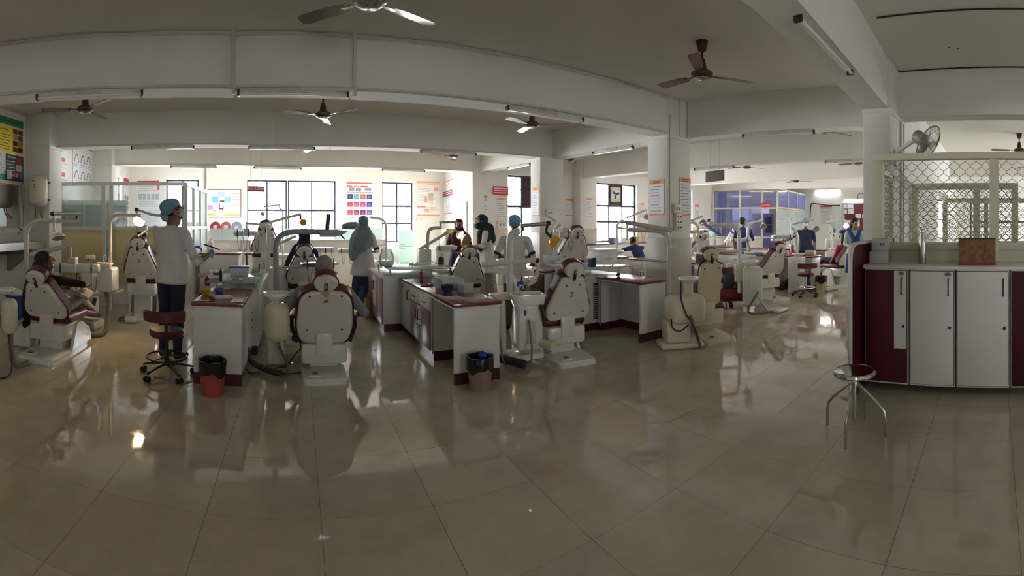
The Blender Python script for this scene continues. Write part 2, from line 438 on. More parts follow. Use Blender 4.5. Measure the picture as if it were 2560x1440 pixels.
# ------------------------------------------------------------------ back wall of the left bay (windows), left wall, notch wall
B0, B1, B2 = (-4.95, 12.45), (-0.3, 13.45), (4.75, 13.87)
def hit(x, a, b):
    """plan point where sight column x meets the line a-b"""
    t = (x - X0) / F; d = (sin(t), cos(t)); ex, ey = b[0] - a[0], b[1] - a[1]
    k = (a[0] * ey - a[1] * ex) / (d[0] * ey - d[1] * ex); return (d[0] * k, d[1] * k)
def span(x0, x1, a, b):
    p, q = hit(x0, a, b), hit(x1, a, b); return p, q, seglen(a, p), seglen(a, q)
wins = []
p, q, s0, s1 = span(415, 497, B0, B1); wins.append((0, s0, s1, 0.95, 2.86)); WA = (p, q)
p, q, s0, s1 = span(620, 840, B1, B2)
WBp, WBq = hit(618, B0, B1), hit(840, B1, B2)
# the wide window straddles the bend, so it sits wholly on the right-hand leg
WBp = (-1.55, 13.19); wide0 = 0.02
p3, q3, s30, s31 = span(955, 1033, B1, B2)
pw, qw, sw0, sw1 = span(719.6, 840, B1, B2)
pl, ql, sl0, sl1 = span(618, 718.9, B0, B1)
wins += [(0, sl0, sl1, 0.95, 2.86), (1, sw0, sw1, 0.95, 2.86), (1, s30, s31, 0.95, 2.86)]
wall('wall_back', 'white back wall with tall metal windows behind the left bay', [B0, B1, B2], 1, wins)
inw = (0.12, -0.99)
window('two-light metal window furthest left on the back wall behind the glazed cubicle', WA[0], WA[1], 0.95, 2.86, 2, [0.95, 2.0, 2.86], (0.21, -0.98))
window('wide metal window behind the P.G. ROOM sign, half nearer the framed chart', pl, ql, 0.95, 2.86, 2, [0.95, 1.95, 2.86], (0.21, -0.98))
window('wide metal window half nearer the poster of twelve pictures', pw, qw, 0.95, 2.86, 2, [0.95, 1.95, 2.86], (0.08, -1))
window('two-light metal window above the pale green refrigerator', p3, q3, 0.95, 2.86, 2, [0.95, 1.55, 2.1, 2.86], (0.08, -1))
LW = [(-4.6, -5.0), (-4.6, 9.3), (-4.95, 12.45)]
lw_s = lambda Y: Y + 5.0
pn, qn, sn0, sn1 = span(292, 304, LW[1], LW[2])
wall('wall_left', 'white left wall with the wash trough, mirror and waste poster', LW, 1,
     [(0, lw_s(-3.2), lw_s(-2.5), 1.1, 2.2), (1, sn0, sn1, 0.95, 2.86)])
window('narrow barred window on the left wall beside the red-headed chart', pn, qn, 0.95, 2.86, 1, [0.95, 1.7, 2.3, 2.86], (1, 0), bars=8)
window('unseen window on the left wall behind the viewer, sized for fill light', (-4.6, -3.2), (-4.6, -2.5), 1.1, 2.2, 2, 2, (1, 0))  # out of view, placed and sized to tune the foreground light
N0, N1 = (4.42, 10.72), (4.75, 13.87)
pd0, pd1, sd0, sd1 = span(1171, 1139, N0, N1)
wall('wall_side', 'short side wall with a bright doorway beside the white cupboards', [N0, N1], -1, [(0, sd0, sd1, 0.0, 2.14)])
portal(pd0, pd1, 0.0, 2.14, (-1, 0))
d = T('door_1', 'open doorway with a pale frame letting in bright daylight', 'door', (0, 0, 0)); d['kind'] = 'structure'
mb = MB()
for s in (sd0, sd1):
    c = lerp(N0, N1, s / seglen(N0, N1)); mb.box((c[0], c[1], 1.07), (0.14, 0.06, 2.14))
c = lerp(N0, N1, (sd0 + sd1) / 2 / seglen(N0, N1)); mb.box((c[0], c[1], 2.16), (0.14, sd1 - sd0, 0.05)); mb.build('door_frame', 'white_frame', d)
MB().box((c[0] - 0.02, c[1], 2.53), (0.06, (sd1 - sd0) * 0.9, 0.5), bev=0.004).build('transom_panel', 'cream_frame', d)
# ------------------------------------------------------------------ right bay back wall
R0, R1, R2 = (4.42, 10.72), (8.7, 10.95), (14.9, 10.75)
p5, q5, s50, s51 = span(1270, 1346, R0, R1); p6, q6, s60, s61 = span(1492, 1592, R1, R2); p7, q7, s70, s71 = span(1632, 1731, R1, R2)
rw = [(0, s50, s51, 0.95, 2.88), (1, s60, s61, 0.95, 2.85), (1, s70, s71, 0.95, 2.85)]
wall('wall_back_right', 'white back wall of the right bay with tiled dado', [R0, R1, R2], 1, rw, dado=1.42)
window('tall metal window behind the clinician in the blue cap', p5, q5, 0.95, 2.88, 2, [0.95, 2.02, 2.88], (0, -1), bars=5, solid={(1, 1)})
w6 = window('tall metal window with a maroon board holding a round exhaust opening', p6, q6, 0.95, 2.85, 3, [0.95, 1.6, 2.12, 2.85], (0, -1), bars=6, solid={(1, 2)})
ww = seglen(p6, q6)
mb = MB(); mb.box((0, -0.02, 2.50), (0.42, 0.02, 0.48)); mb.build('exhaust_frame', 'cream_frame', w6)
mb = MB(); mb.cyl((0, -0.034, 2.50), (0, -0.03, 2.50), 0.17, n=24); mb.build('exhaust_opening', 'paper', w6)
mb = MB()
for k in range(3):
    a = k * 2 * pi / 3 + 0.4; R = Matrix.Rotation(-a, 3, 'Y'); mb.box(Vector((0, -0.04, 2.5)) + R @ Vector((0.08, 0, 0)), (0.12, 0.006, 0.07), R=R)
mb.build('exhaust_blades', 'dark_metal', w6)
window('tall metal window half hidden behind the nearest round-cornered column', p7, q7, 0.95, 2.85, 4, [0.95, 2.02, 2.85], (0, -1), bars=6)  # widened out of sight behind the column for more daylight in the bay
# ------------------------------------------------------------------ far right: head's room glazing, end wall
HA, HB, HC = (14.55, 10.7), (15.6, 8.32), (19.7, 9.0)
E0, E1 = (19.7, 14.4), (19.7, -5.0)
wall('wall_right', 'pale end wall with the notice board and clock', [E0, E1], 1, [(0, 1.0, 3.4, 0.9, 2.5), (0, 9.6, 12.6, 0.9, 2.6)])
window('added fill window on the end wall, hidden past the fan column', (19.7, 4.8), (19.7, 1.8), 0.9, 2.6, 4, 2, (-1, 0))  # out of sight, added to bring daylight into the right bay
window('side window of the glazed H.O.D. room on the end wall', (19.7, 13.4), (19.7, 11.0), 0.9, 2.5, 2, 2, (-1, 0), glass='tinted_pane', open_light=False)
wall('wall_room_back', 'blue-tinted outer wall of the glazed room', [(14.9, 10.75), (14.9, 13.6), (19.7, 13.6)], 1, [(1, 0.3, 1.9, 0.9, 2.6), (1, 2.3, 3.8, 0.9, 2.6)])
window('barred window inside the glazed H.O.D. room, nearer the blue curtain', (15.2, 13.6), (16.8, 13.6), 0.9, 2.6, 2, 2, (0, -1), bars=6, glass='tinted_pane', open_light=False)
window('barred window inside the glazed H.O.D. room, further from the blue curtain', (17.2, 13.6), (18.7, 13.6), 0.9, 2.6, 2, 2, (0, -1), bars=6, glass='tinted_pane', open_light=False)
# ------------------------------------------------------------------ behind the camera and the corridor beyond the grille
wall('wall_front', 'white wall behind the viewer with windows added for light', [(19.9, -5.0), (-4.6, -5.0)], 1,
     [(0, 2.0, 4.5, 0.9, 2.4), (0, 6.5, 9.0, 0.9, 2.4), (0, 17.6, 18.4, 1.1, 2.2)])
for k, (xa, xb) in enumerate(((17.9, 15.4), (13.4, 10.9), (2.3, 1.5))):  # unseen windows, put in to light the foreground and corridor
    window('unseen window added for light on the wall behind the viewer, number %s from the corridor end' % ('one', 'two', 'three', 'four', 'five')[k], (xa, -5.0), (xb, -5.0), (0.9, 0.9, 1.1)[k], (2.4, 2.4, 2.2)[k], 3, 2, (0, 1))
wall('wall_corridor', 'white corridor wall running away behind the wire grille', [(5.75, 1.3), (15.0, 1.3)], 1, [(0, 4.4, 6.4, 0.95, 2.3)], th=0.15)
wall('wall_corridor_end', 'dim corridor end wall with a wide window', [(15.0, 1.45), (15.0, -5.0)], 1, [(0, 0.6, 4.6, 0.9, 2.3)], th=0.2)
window('wide barred window closing the corridor beyond the grille', (15.0, 0.85), (15.0, -3.15), 0.9, 2.3, 5, 2, (-1, 0), open_light=False, bars=5)

# ------------------------------------------------------------------ beams and columns
NB = [0]
def beam(label, pts, width, side, z0=ZB, z1=ZC, lip=True):
    NB[0] += 1; mb = MB()
    for k in range(len(pts) - 1):
        a, b = pts[k], pts[k + 1]; strip(mb, a, b, z0, z1 + 0.02, width, side)
    o = mb.build('beam_%d' % NB[0], 'beam_paint'); structure(o, label, 'beam')
    return o
BM1 = [(-4.7, 3.2), (-2.94, 3.75), (-1.58, 4.22), (-0.62, 4.45), (0.58, 4.53), (4.98, 4.53)]
BM2 = [(-4.7, 6.6), (-2.75, 7.2), (-0.4, 7.72), (0.6, 7.78), (4.75, 7.73)]
BM3 = [(-4.75, 9.3), (-2.94, 9.78), (-0.79, 10.4), (0.2, 10.58), (4.45, 10.62)]
b1 = beam('deep white ceiling beam nearest the viewer above the two front dental chairs', BM1, 0.32, 1)
b2 = beam('white ceiling beam above the glazed cubicle front, second from the viewer', BM2, 0.32, 1)
b3 = beam('white ceiling beam furthest back, just before the windows', BM3, 0.32, 1)
beam('heavy beam passing overhead towards the column beside the wall fan', [(-4.7, 1.05), (1.0, 1.12), (5.05, 1.25)], 0.3, 1)
beam('beam running from the nearest column to the column beside the wall fan', [(5.42, 4.5), (5.95, 1.75)], 0.3, 1)
beam('beam running back from the nearest column to the second column', [(5.25, 4.5), (5.0, 7.8)], 0.3, -1)
beam('beam running back from the second column to the side wall', [(4.95, 7.8), (4.62, 10.7)], 0.3, -1)
beam('beam over the grille towards the viewer right of the column', [(5.55, 1.3), (5.45, -5.0)], 0.3, 1)
beam('second cross beam of the right bay over the dental units', [(7.85, 10.9), (8.95, 1.5)], 0.3, 1)
beam('third cross beam of the right bay, further away', [(11.8, 10.8), (12.4, 1.5)], 0.3, 1)
beam('fourth cross beam of the right bay above the glazed room', [(14.6, 10.8), (16.2, 1.5)], 0.3, 1)
beam('cross beam inside the corridor beyond the grille', [(12.6, 1.3), (12.6, -5.0)], 0.3, 1)
NC = [0]
def column(label, x0, y0, x1, y1, dado=None, trim=True, bev=0.012):
    NC[0] += 1
    mb = MB(); mb.box2((x0, y0, 0), (x1, y1, ZC), bev=bev)
    o = mb.build('column_%d' % NC[0], 'beam_paint'); structure(o, label, 'column')
    if dado: MB().box2((x0 - 0.02, y0 - 0.02, 0), (x1 + 0.02, y1 + 0.02, dado), bev=0.01).build('dado_cladding', 'dado_grey', o)
    if trim: MB().box2((x0 - 0.012, y0 - 0.012, ZB - 0.05), (x1 + 0.012, y1 + 0.012, ZB - 0.005)).build('column_collar', 'beam_paint', o)
    return o
col1 = column('square white column with tiled lower half nearest the viewer', 4.98, 4.53, 5.52, 4.95, dado=1.31)
col2 = column('square white column with tiled lower half further back in the hall', 4.70, 7.73, 5.26, 8.12, dado=1.36)
col3 = column('white corner pier at the end of the short side wall', 4.42, 10.62, 4.75, 10.95, trim=False)
col4 = column('white column behind the grille carrying the wall fan', 5.06, 1.22, 5.77, 1.55)
column('white pilaster on the left wall carrying the water heater', -4.75, 6.52, -4.08, 6.95)
column('white pilaster on the left wall past the jaw posters', -4.9, 9.25, -4.12, 9.65)
column('white pilaster beside the window with the exhaust opening', 7.8, 10.55, 8.35, 10.95, dado=1.38, trim=False)
# conduits and casing strips on the front beam
tr = T('trim_1', 'white conduit and casing strips fixed along the front ceiling beam', 'conduit'); tr['kind'] = 'structure'
def along(pts, off, z):
    return [(p[0], p[1] - off, z) for p in pts]
MB().tube(along(BM1, 0.02, ZC - 0.03), 0.012, 8).build('conduit', 'white_frame', tr)
MB().tube(along(BM1, 0.02, ZB + 0.02), 0.014, 8).build('conduit', 'white_frame', tr)
for x in (585, 887):
    t = hit(x, (-0.62, 4.45), (0.58, 4.53)); MB().box((t[0], t[1] - 0.02, (ZB + ZC) / 2 - 0.03), (0.035, 0.035, ZC - ZB + 0.06)).build('casing', 'white_frame', tr)
MB().box((-0.02, 4.47, ZB - 0.015), (1.25, 0.06, 0.03)).build('casing', 'white_frame', tr)
tr = T('trim_2', 'thin conduit running along the second ceiling beam', 'conduit'); tr['kind'] = 'structure'
MB().tube(along(BM2, 0.02, ZB + 0.01), 0.013, 8).build('conduit', 'white_frame', tr)
tr = T('trim_3', 'thin conduit running along the third ceiling beam', 'conduit'); tr['kind'] = 'structure'
MB().tube(along(BM3, 0.02, ZB + 0.01), 0.013, 8).build('conduit', 'white_frame', tr)
tr = T('trim_4', 'dark conduit line across the ceiling over the lockers', 'conduit'); tr['kind'] = 'structure'
MB().tube([(4.03, 1.1, ZC - 0.008), (3.95, -2.0, ZC - 0.008)], 0.008, 6).build('conduit', 'dark_metal', tr)
MB().tube([(5.52, 1.25, ZC - 0.008), (5.42, -2.0, ZC - 0.008)], 0.008, 6).build('conduit', 'dark_metal', tr)
for x, y in ((2372, 119), (2396, 121)):
    p = W(x, y, (ZC - H) * F / (Y0 - y)); MB().cyl((p.x, p.y, ZC - 0.004), (p.x, p.y, ZC), 0.012, n=10).build('fixing_hole', 'black', tr)
tr = T('trim_5', 'vertical conduits on the nearest column and the fan column', 'conduit'); tr['kind'] = 'structure'
MB().box((5.03, 4.52, 2.2), (0.025, 0.02, 2.0)).build('conduit', 'white_frame', tr)
MB().box((5.62, 1.205, 2.3), (0.025, 0.02, 2.2)).build('conduit', 'white_frame', tr)
MB().tube([(5.80, 1.21, 2.9), (5.80, 1.21, 1.25)], 0.012, 8).build('conduit', 'white_frame', tr)
# ================================================================== CEILING FANS
def make_fan(blade_m, hub_m):
    e = T('ceiling_fan', 'x', 'ceiling fan', group='ceiling fans')
    MB().lathe([(0.01, -0.12), (0.045, -0.10), (0.065, -0.01), (0.065, 0.0)], n=16).build('canopy', hub_m, e)
    MB().cyl((0, 0, -0.30), (0, 0, -0.08), 0.014, n=10).build('down_rod', hub_m, e)
    MB().lathe([(0.02, -0.405), (0.075, -0.40), (0.115, -0.375), (0.12, -0.345), (0.085, -0.315), (0.05, -0.30), (0.045, -0.25), (0.03, -0.19), (0.018, -0.18)], n=24).build('motor', hub_m, e)
    MB().lathe([(0.0, -0.412), (0.06, -0.408), (0.085, -0.395)], n=20).build('motor_cap', 'fan_silver', e)
    pts = [(0.20, -0.045), (0.30, -0.055), (0.56, -0.062), (0.60, -0.045), (0.60, 0.045), (0.56, 0.062), (0.30, 0.055), (0.20, 0.04)]
    for k in range(3):
        a = 2 * pi * k / 3; Rz = Matrix.Rotation(a, 3, 'Z'); Rt = Rz @ Matrix.Rotation(radians(10), 3, 'X')
        mb = MB(); mb.prism(pts, Rz @ Vector((0, 0, -0.362)), Rt @ Vector((1, 0, 0)), Rt @ Vector((0, 1, 0)), 0.006)
        b = mb.build('blade', blade_m, e)
        MB().box(Rz @ Vector((0.165, 0, -0.362)), (0.13, 0.035, 0.008), R=Rz).build('blade_bracket', hub_m, b)
    return e
fan_b = make_fan('fan_blade', 'fan_brown'); fan_s = make_fan('fan_silver', 'fan_silver')
used = set()
def fan(x, y, ang, label, silver=False, rod=None):
    src = fan_s if silver else fan_b
    o = src if id(src) not in used else copy_tree(src); used.add(id(src))
    r = (ZC - 0.36 - H) * F / (Y0 - y); p = pxr(x, r, ZC); o.location = p; o.rotation_euler = (0, 0, radians(ang)); o['label'] = label
fan(925, 4, 25, 'silver ceiling fan cut off by the top edge, nearest the viewer', True)
fan(1755, 188, 90, 'brown ceiling fan with its round mount showing, above the numbered 2 chair')
fan(213, 274, 88, 'brown ceiling fan above the glazed cubicle at the far left')
fan(808, 288, 80, 'brown ceiling fan in front of the middle of the second beam')
fan(1330, 312, 82, 'brown ceiling fan left of the nearest column, under the long tube fixture')
fan(770, 371, 95, 'silver ceiling fan half hidden by the second beam, over the wide window', True)
fan(1133, 391, 70, 'brown ceiling fan over the pale green refrigerator')
fan(1425, 400, 40, 'brown ceiling fan just right of the second column')
fan(752, 421, 85, 'silver ceiling fan furthest back, close to the back wall windows', True)
fan(2065, 327, 95, 'brown ceiling fan just left of the fan column, in the right bay')
fan(1867, 418, 100, 'small brown ceiling fan right of the hanging dark panel')
fan(2145, 408, 75, 'brown ceiling fan close beside the fan column edge, far in the right bay')
fan(1990, 453, 60, 'tiny brown ceiling fan furthest away in the right bay')
fan(2548, 376, 95, 'brown ceiling fan behind the grille, nearest of the corridor row')
fan(2532, 424, 80, 'brown ceiling fan behind the grille, middle of the corridor row')
fan(2520, 452, 90, 'brown ceiling fan behind the grille, furthest of the corridor row')

# ================================================================== TUBE LIGHTS
def tube_light(label, a, b, on=False, hang=0.0, front=0.03):
    a, b = Vector(a), Vector(b); c = (a + b) / 2; L = (b - a).length
    e = T('tube_light', label, 'tube light', c, yaw_of(a, b), 'tube light fixtures')
    MB().box((0, 0, -0.02), (L * 0.98, 0.05, 0.045), bev=0.004).build('batten', 'white_frame', e)
    MB().cyl((-L / 2, -front, -0.06), (L / 2, -front, -0.06), 0.015, n=10).build('tube', 'tube_on' if on else 'tube_off', e)
    for s in (-1, 1): MB().box((s * L / 2, -front / 2, -0.045), (0.025, 0.06, 0.06), bev=0.004).build('end_cap', 'dark_metal' if not on else 'white_frame', e)
    MB().box((0, -0.028, -0.02), (L * 0.25, 0.012, 0.04)).build('ballast_cover', 'arm_grey', e)
    return e
def on_beam(label, x0, x1, pts, on=False, dz=-0.005, off=0.02):
    P = []
    for x in (x0, x1):
        for k in range(len(pts) - 1):
            t = hit(x, pts[k], pts[k + 1]); lo, hi = sorted((pts[k][0], pts[k + 1][0]))
            if lo - 1e-3 <= t[0] <= hi + 1e-3 and t[1] > 0: break
        P.append((t[0], t[1] - off, ZB + dz))
    return tube_light(label, P[0], P[1], on)
on_beam('unlit tube light under the front beam at the far left', 97, 357, BM1)
on_beam('unlit tube light under the cased middle of the front beam', 597, 868, BM1)
on_beam('unlit tube light under the front beam left of the nearest column', 1265, 1452, BM1)
on_beam('unlit tube light under the second beam above the glazed cubicle', 331, 485, BM2)
on_beam('unlit tube light under the second beam above the P.G. ROOM sign', 623, 785, BM2)
on_beam('unlit tube light under the second beam above the pale green refrigerator', 1050, 1187, BM2)
on_beam('unlit tube light under the third beam behind the white post', 428, 540, BM3)
on_beam('unlit tube light under the third beam over the wide window', 635, 752, BM3)
on_beam('unlit tube light under the third beam over the twelve-picture poster', 955, 1060, BM3)
tube_light('unlit tube light under the overhead beam running towards the fan column', W(1990, 22, 2.92), W(2121, 172, 3.95))
def under(label, x0, x1, A, B, off=0.05):
    p, q = hit(x0, A, B), hit(x1, A, B); tube_light(label, (p[0] + off, p[1], ZB - 0.002), (q[0] + off, q[1], ZB - 0.002))
under('unlit tube light beside the fan left of the fan column', 1855, 2032, (5.42, 4.5), (5.95, 1.75))
under('unlit tube light on the beam behind the nearest column', 1480, 1578, (5.25, 4.5), (5.0, 7.8))
under('unlit tube light on the beam right of the second column', 1268, 1322, (4.95, 7.8), (4.62, 10.7))
under('unlit tube light beneath the hanging dark panel', 1735, 1832, (7.85, 10.9), (8.95, 1.5))
under('unlit tube light far right beside the fan column', 2062, 2168, (7.85, 10.9), (8.95, 1.5))
tube_light('lit tube light high on the end wall over the notice board', (19.64, 8.4, zat(472, 20.8)), (19.64, 7.2, zat(472, 20.8)), True)
tube_light('lit tube light low over the maroon notice board', (19.64, 6.95, zat(497, 20.6)), (19.64, 5.9, zat(497, 20.6)), True)
for k, (xa, ya, xb, yb) in enumerate(((8.96, 4.6, 8.82, 5.8), (8.66, 7.4, 8.52, 8.6), (12.70, 4.6, 12.62, 5.8), (12.46, 7.4, 12.38, 8.6))):  # tubes out of sight behind the beams, added to brighten the right bay
    tube_light('added fill tube light hidden on the far side of the %s cross beam, %s' % (('second', 'second', 'third', 'third')[k], ('nearer the lockers', 'nearer the back windows')[k % 2]), (xa, ya, 3.12), (xb, yb, 3.12), True, front=-0.03)
tube_light('lit tube light inside the glazed H.O.D. room', (15.8, 11.0, ZC), (16.9, 10.4, ZC), True)

# ================================================================== POSTERS, SIGNS
def poster(name, label, cat, A, B, x0, y0, x1, y1, base=(238, 236, 230), rects=(), lines=(), texts=(), off=0.012, thick=0.006, frame=None, group=None, zref=None):
    a, b = Vector(hit(x0, A, B)), Vector(hit(x1, A, B)); c = (a + b) / 2; r = c.length
    z0, z1 = zat(y1, r), zat(y0, r); Wd = (b - a).length; Hh = z1 - z0
    u = Vector(((b - a).x, (b - a).y, 0)).normalized(); n = u.cross(Vector((0, 0, 1)))
    e = T(name, label, cat, Vector((c.x, c.y, (z0 + z1) / 2)) + n * off, atan2(u.y, u.x), group)
    MB().box((0, thick / 2, 0), (Wd, thick, Hh)).build('sheet', flat(*base), e)
    P = {}
    for (u0, v0, u1, v1, c_) in rects: P.setdefault(c_, []).append((u0, v0, u1, v1))
    for (u0, u1, v, c_, t) in lines: P.setdefault(c_, []).append((u0, v - t / 2, u1, v + t / 2))
    if P:
        mb = MB(); ms = []
        for c_, R in P.items():
            ms.append(flat(*c_)); mi = len(ms) - 1
            for (u0, v0, u1, v1) in R:
                k = len(mb.f) * 1e-6
                mb.add([((u0 - .5) * Wd, -0.0012 - k, (v0 - .5) * Hh), ((u1 - .5) * Wd, -0.0012 - k, (v0 - .5) * Hh), ((u1 - .5) * Wd, -0.0012 - k, (v1 - .5) * Hh), ((u0 - .5) * Wd, -0.0012 - k, (v1 - .5) * Hh)], [(0, 1, 2, 3)], mi)
        mb.build('print', ms, e)['kind'] = 'stuff'
    for (t, uu, vv, h, c_, wm) in texts:
        lettering(t, h * Hh, flat(*c_), e, ((uu - .5) * Wd, -0.0025, (vv - .5) * Hh), (1, 0, 0), (0, 0, 1), wm * Wd)
    if frame:
        t = 0.02; mb = MB()
        for s in (-1, 1): mb.box((s * Wd / 2, 0, 0), (t, 0.02, Hh + t)); mb.box((0, 0, s * Hh / 2), (Wd + t, 0.02, t))
        mb.build('frame', flat(*frame), e)
    return e
def textlines(u0, u1, v0, v1, n, c=(120, 120, 128), jitter=0.25, t=None):
    out = []
    for k in range(n):
        v = v1 - (v1 - v0) * k / max(1, n - 1); out.append((u0, u1 - random.random() * jitter * (u1 - u0), v, c, t or (v1 - v0) / n * 0.28))
    return out
GRN, YEL, RED = (26, 140, 92), (232, 214, 62), (200, 48, 58)
LWA, LWB = (-4.6, 0.0), (-4.6, 9.3)
rects = [(0, .88, 1, 1, GRN), (0, 0, 1, .10, (90, 190, 160)), (.30, .45, 1, .86, YEL), (0, .45, .28, .86, (226, 92, 110)), (0.02, .66, .2, .84, (235, 230, 235)), (0.02, .5, .2, .64, (240, 215, 220)),
         (0, .11, .52, .43, (226, 228, 232)), (.54, .0, 1, .43, (70, 72, 80))]
for k in range(4):
    for q in range(2): rects.append((.72 + q * .14, .48 + k * .095, .84 + q * .14, .56 + k * .095, [(120, 40, 50), (60, 40, 50), (190, 110, 100), (90, 60, 110)][(k + q) % 4]))
for k in range(3): rects.append((.80, .06 + k * .12, .97, .16 + k * .12, [(70, 150, 200), (210, 215, 190), (170, 70, 90)][k]))
poster('waste_poster', 'large green, yellow and black waste segregation poster on the left wall', 'poster', LWA, LWB, -46, 290, 57, 452, (235, 235, 235), rects,
       textlines(.34, .68, .5, .72, 6, (90, 80, 20)) + textlines(.04, .5, .16, .34, 5, (150, 155, 165)) + textlines(.57, .78, .08, .32, 6, (215, 215, 215)),
       [('BIOMEDICAL WASTE MANAGEMENT', .5, .94, .055, (10, 60, 40), .94), ('YELLOW BAG', .5, .80, .04, (90, 60, 10), .36), ('WHITE CONTAINER', .26, .39, .04, (90, 95, 110), .46), ('BLACK BAG', .70, .385, .04, (235, 235, 235), .3)])
ws = T('water_sign', 'small projecting maroon WATER sign under the waste poster', 'sign', Vector((-4.57, 6.02, zat(437, 7.5))), radians(90))
MB().box((0.10, -0.02, 0), (0.34, 0.02, 0.15), bev=0.003).build('board', flat(140, 30, 44), ws)
MB().box((-0.08, -0.055, 0), (0.02, 0.09, 0.15), bev=0.003).build('flag_board', flat(232, 232, 235), ws)
lettering('WATER', 0.075, flat(240, 235, 235), ws, (0.12, -0.0315, 0), (1, 0, 0), (0, 0, 1), 0.2)
PK = (225, 120, 90); RL = (200, 205, 215)
jr = [(0, .93, 1, .97, PK)]
for q in range(2):
    v = .55 if q == 0 else .12; jr += [(.28, v, .72, v + .12, PK), (.34, v + .12, .66, v + .2, (236, 236, 240))]
poster('jaw_poster', 'narrow white poster with orange denture sketches on the left wall', 'poster', LWA, LWB, 145, 366, 167, 452, (236, 236, 240), jr, [(0, 1, .5, (150, 150, 175), .012), (0, 1, .38, (150, 150, 175), .008), (0, 1, .03, PK, .03)])
jb = [(0, .94, 1, .99, PK), (0, 0, 1, .03, PK)]
for q in range(2):
    for k in range(3):
        u, v = .08 + k * .31, .56 - q * .42
        for q_ in range(11):
            w_ = -1 + q_ * .2; au, av = u + .105 + w_ * .1, v + .18 * (1 - abs(w_) ** 2.2); jb.append((au - .014, av - .014, au + .014, av + .014 + .03 * abs(w_), (110, 80, 95) if abs(w_) > .5 else (160, 95, 105)))
poster('arch_poster', 'white poster with six dental arch outlines on the left wall', 'poster', LWA, LWB, 181, 366, 229, 462, (238, 238, 242), jb, [(0, 1, .49, (140, 140, 170), .01), (.34, .345, .5, (140, 140, 170), .9), (.66, .665, .5, (140, 140, 170), .9), (0, 1, .44, (190, 190, 205), .01), (0, 1, .08, (190, 190, 205), .01)])
LBa, LBb = LW[1], LW[2]
sq = [(.1 + q * .45, .08 + k * .15, .45 + q * .45, .2 + k * .15, [(200, 60, 70), (120, 170, 140), (90, 110, 160)][(k + q) % 3]) for k in range(3) for q in range(2)]
poster('red_chart', 'narrow red-headed chart with six photo squares left of the cubicle chart', 'poster', LBa, LBb, 309, 446, 321, 532, (238, 232, 230), [(0, .88, 1, 1, RED), (0, .78, 1, .86, (235, 190, 190))] + sq, [])
poster('cubicle_chart', 'large white chart with red heading seen through the cubicle glass', 'poster', B0, B1, 343, 452, 405, 570, (232, 234, 238), [(0, .92, .88, 1, RED), (.8, .8, .9, .92, RED)] + [(.06 + k * .17, .60, .19 + k * .17, .72, (170, 190, 190)) for k in range(5)] + [(.35, .1, .95, .38, (214, 218, 226))], textlines(.06, .9, .42, .56, 5, (170, 172, 180)) + textlines(.06, .32, .1, .38, 7, (170, 172, 180)) + textlines(.08, .8, .8, .88, 3, (190, 150, 150)))
ch = [(.03, .05, .28, .14, (176, 214, 96)), (.52, .05, .97, .11, (176, 214, 96)), (.03, .28, .19, .44, (214, 150, 210)), (.16, .52, .34, .74, (120, 196, 226)), (.53, .53, .72, .73, (150, 205, 232)), (.33, .74, .53, .92, (196, 208, 236)), (.36, .3, .39, .5, (80, 70, 90)), (.38, .28, .5, .33, (80, 70, 90)), (.39, .55, .52, .6, (80, 70, 90)), (.48, .3, .5, .4, (80, 70, 90)), (.56, .38, .72, .41, (226, 196, 110)), (.18, .22, .28, .25, (150, 180, 90))]
poster('framed_chart', 'wide framed chart with blue, pink and green boxes left of the wide window', 'framed chart', B0, B1, 516, 474, 602, 543, (236, 236, 240), ch, [(.1, .92, .95, (190, 160, 190), .015)] + textlines(.76, .97, .45, .85, 5, (190, 180, 190)), frame=(150, 90, 110), off=0.014)
def sign(label, A, B, x0, y0, x1, y1, base, txt=None, rows=0, off=0.05, tcol=(245, 235, 235), rods=()):
    e = poster('sign_board', label, 'sign', A, B, x0, y0, x1, y1, base, (), [(.06, .94, .5 - (k - (rows - 1) / 2) * (0.8 / max(1, rows)), tcol, .12) for k in range(rows)], [(txt, .5, .5, .62, tcol, .86)] if txt else (), off=off, thick=0.012)
    return e
e = sign('hanging maroon sign reading P.G. ROOM', BM3[1], BM3[2], 609, 470, 651, 483, (176, 36, 66), 'P.G. ROOM', off=0.5)
for s in (-1, 1): MB().cyl((s * 0.12, 0.006, 0.06), (s * 0.12, 0.006, ZC - zat(476, 9.9)), 0.004, n=6).build('hanger_rod', 'arm_grey', e)
e = sign('maroon two-line sign board high on the short side wall', N1, N0, 1111, 476, 1146, 488, (140, 40, 66), None, 2, off=0.06)
e = sign('bright red three-line sign board beside the tall window', R0, R1, 1231, 467, 1269, 487, (214, 40, 66), None, 3, off=0.05)
# back wall posters
tw = [(0, .95, 1, .985, (226, 90, 90)), (0, .86, .22, .89, (226, 90, 90)), (.28, .86, .48, .89, (236, 140, 130)), (.54, .86, .82, .89, (214, 60, 60)), (0, .70, 1, .725, (236, 150, 140)), (0, .01, 1, .03, (226, 110, 110)), (.1, .75, .3, .84, (150, 140, 165)), (.36, .74, .56, .83, (150, 120, 150)), (.7, .76, .95, .84, (130, 150, 190))]
pc = [(40, 52, 96), (52, 150, 214), (196, 90, 80), (44, 70, 140), (216, 50, 80), (200, 70, 90), (190, 60, 130), (60, 60, 170), (214, 60, 80), (140, 40, 90), (120, 30, 80), (96, 80, 180)]
for k in range(12):
    u, v = .04 + (k % 4) * .245, .53 - (k // 4) * .22; tw.append((u, v, u + .2, v + .13, pc[k])); tw.append((u + .05, v + .03, u + .15, v + .09, tuple(min(255, c_ + 60) for c_ in pc[k])))
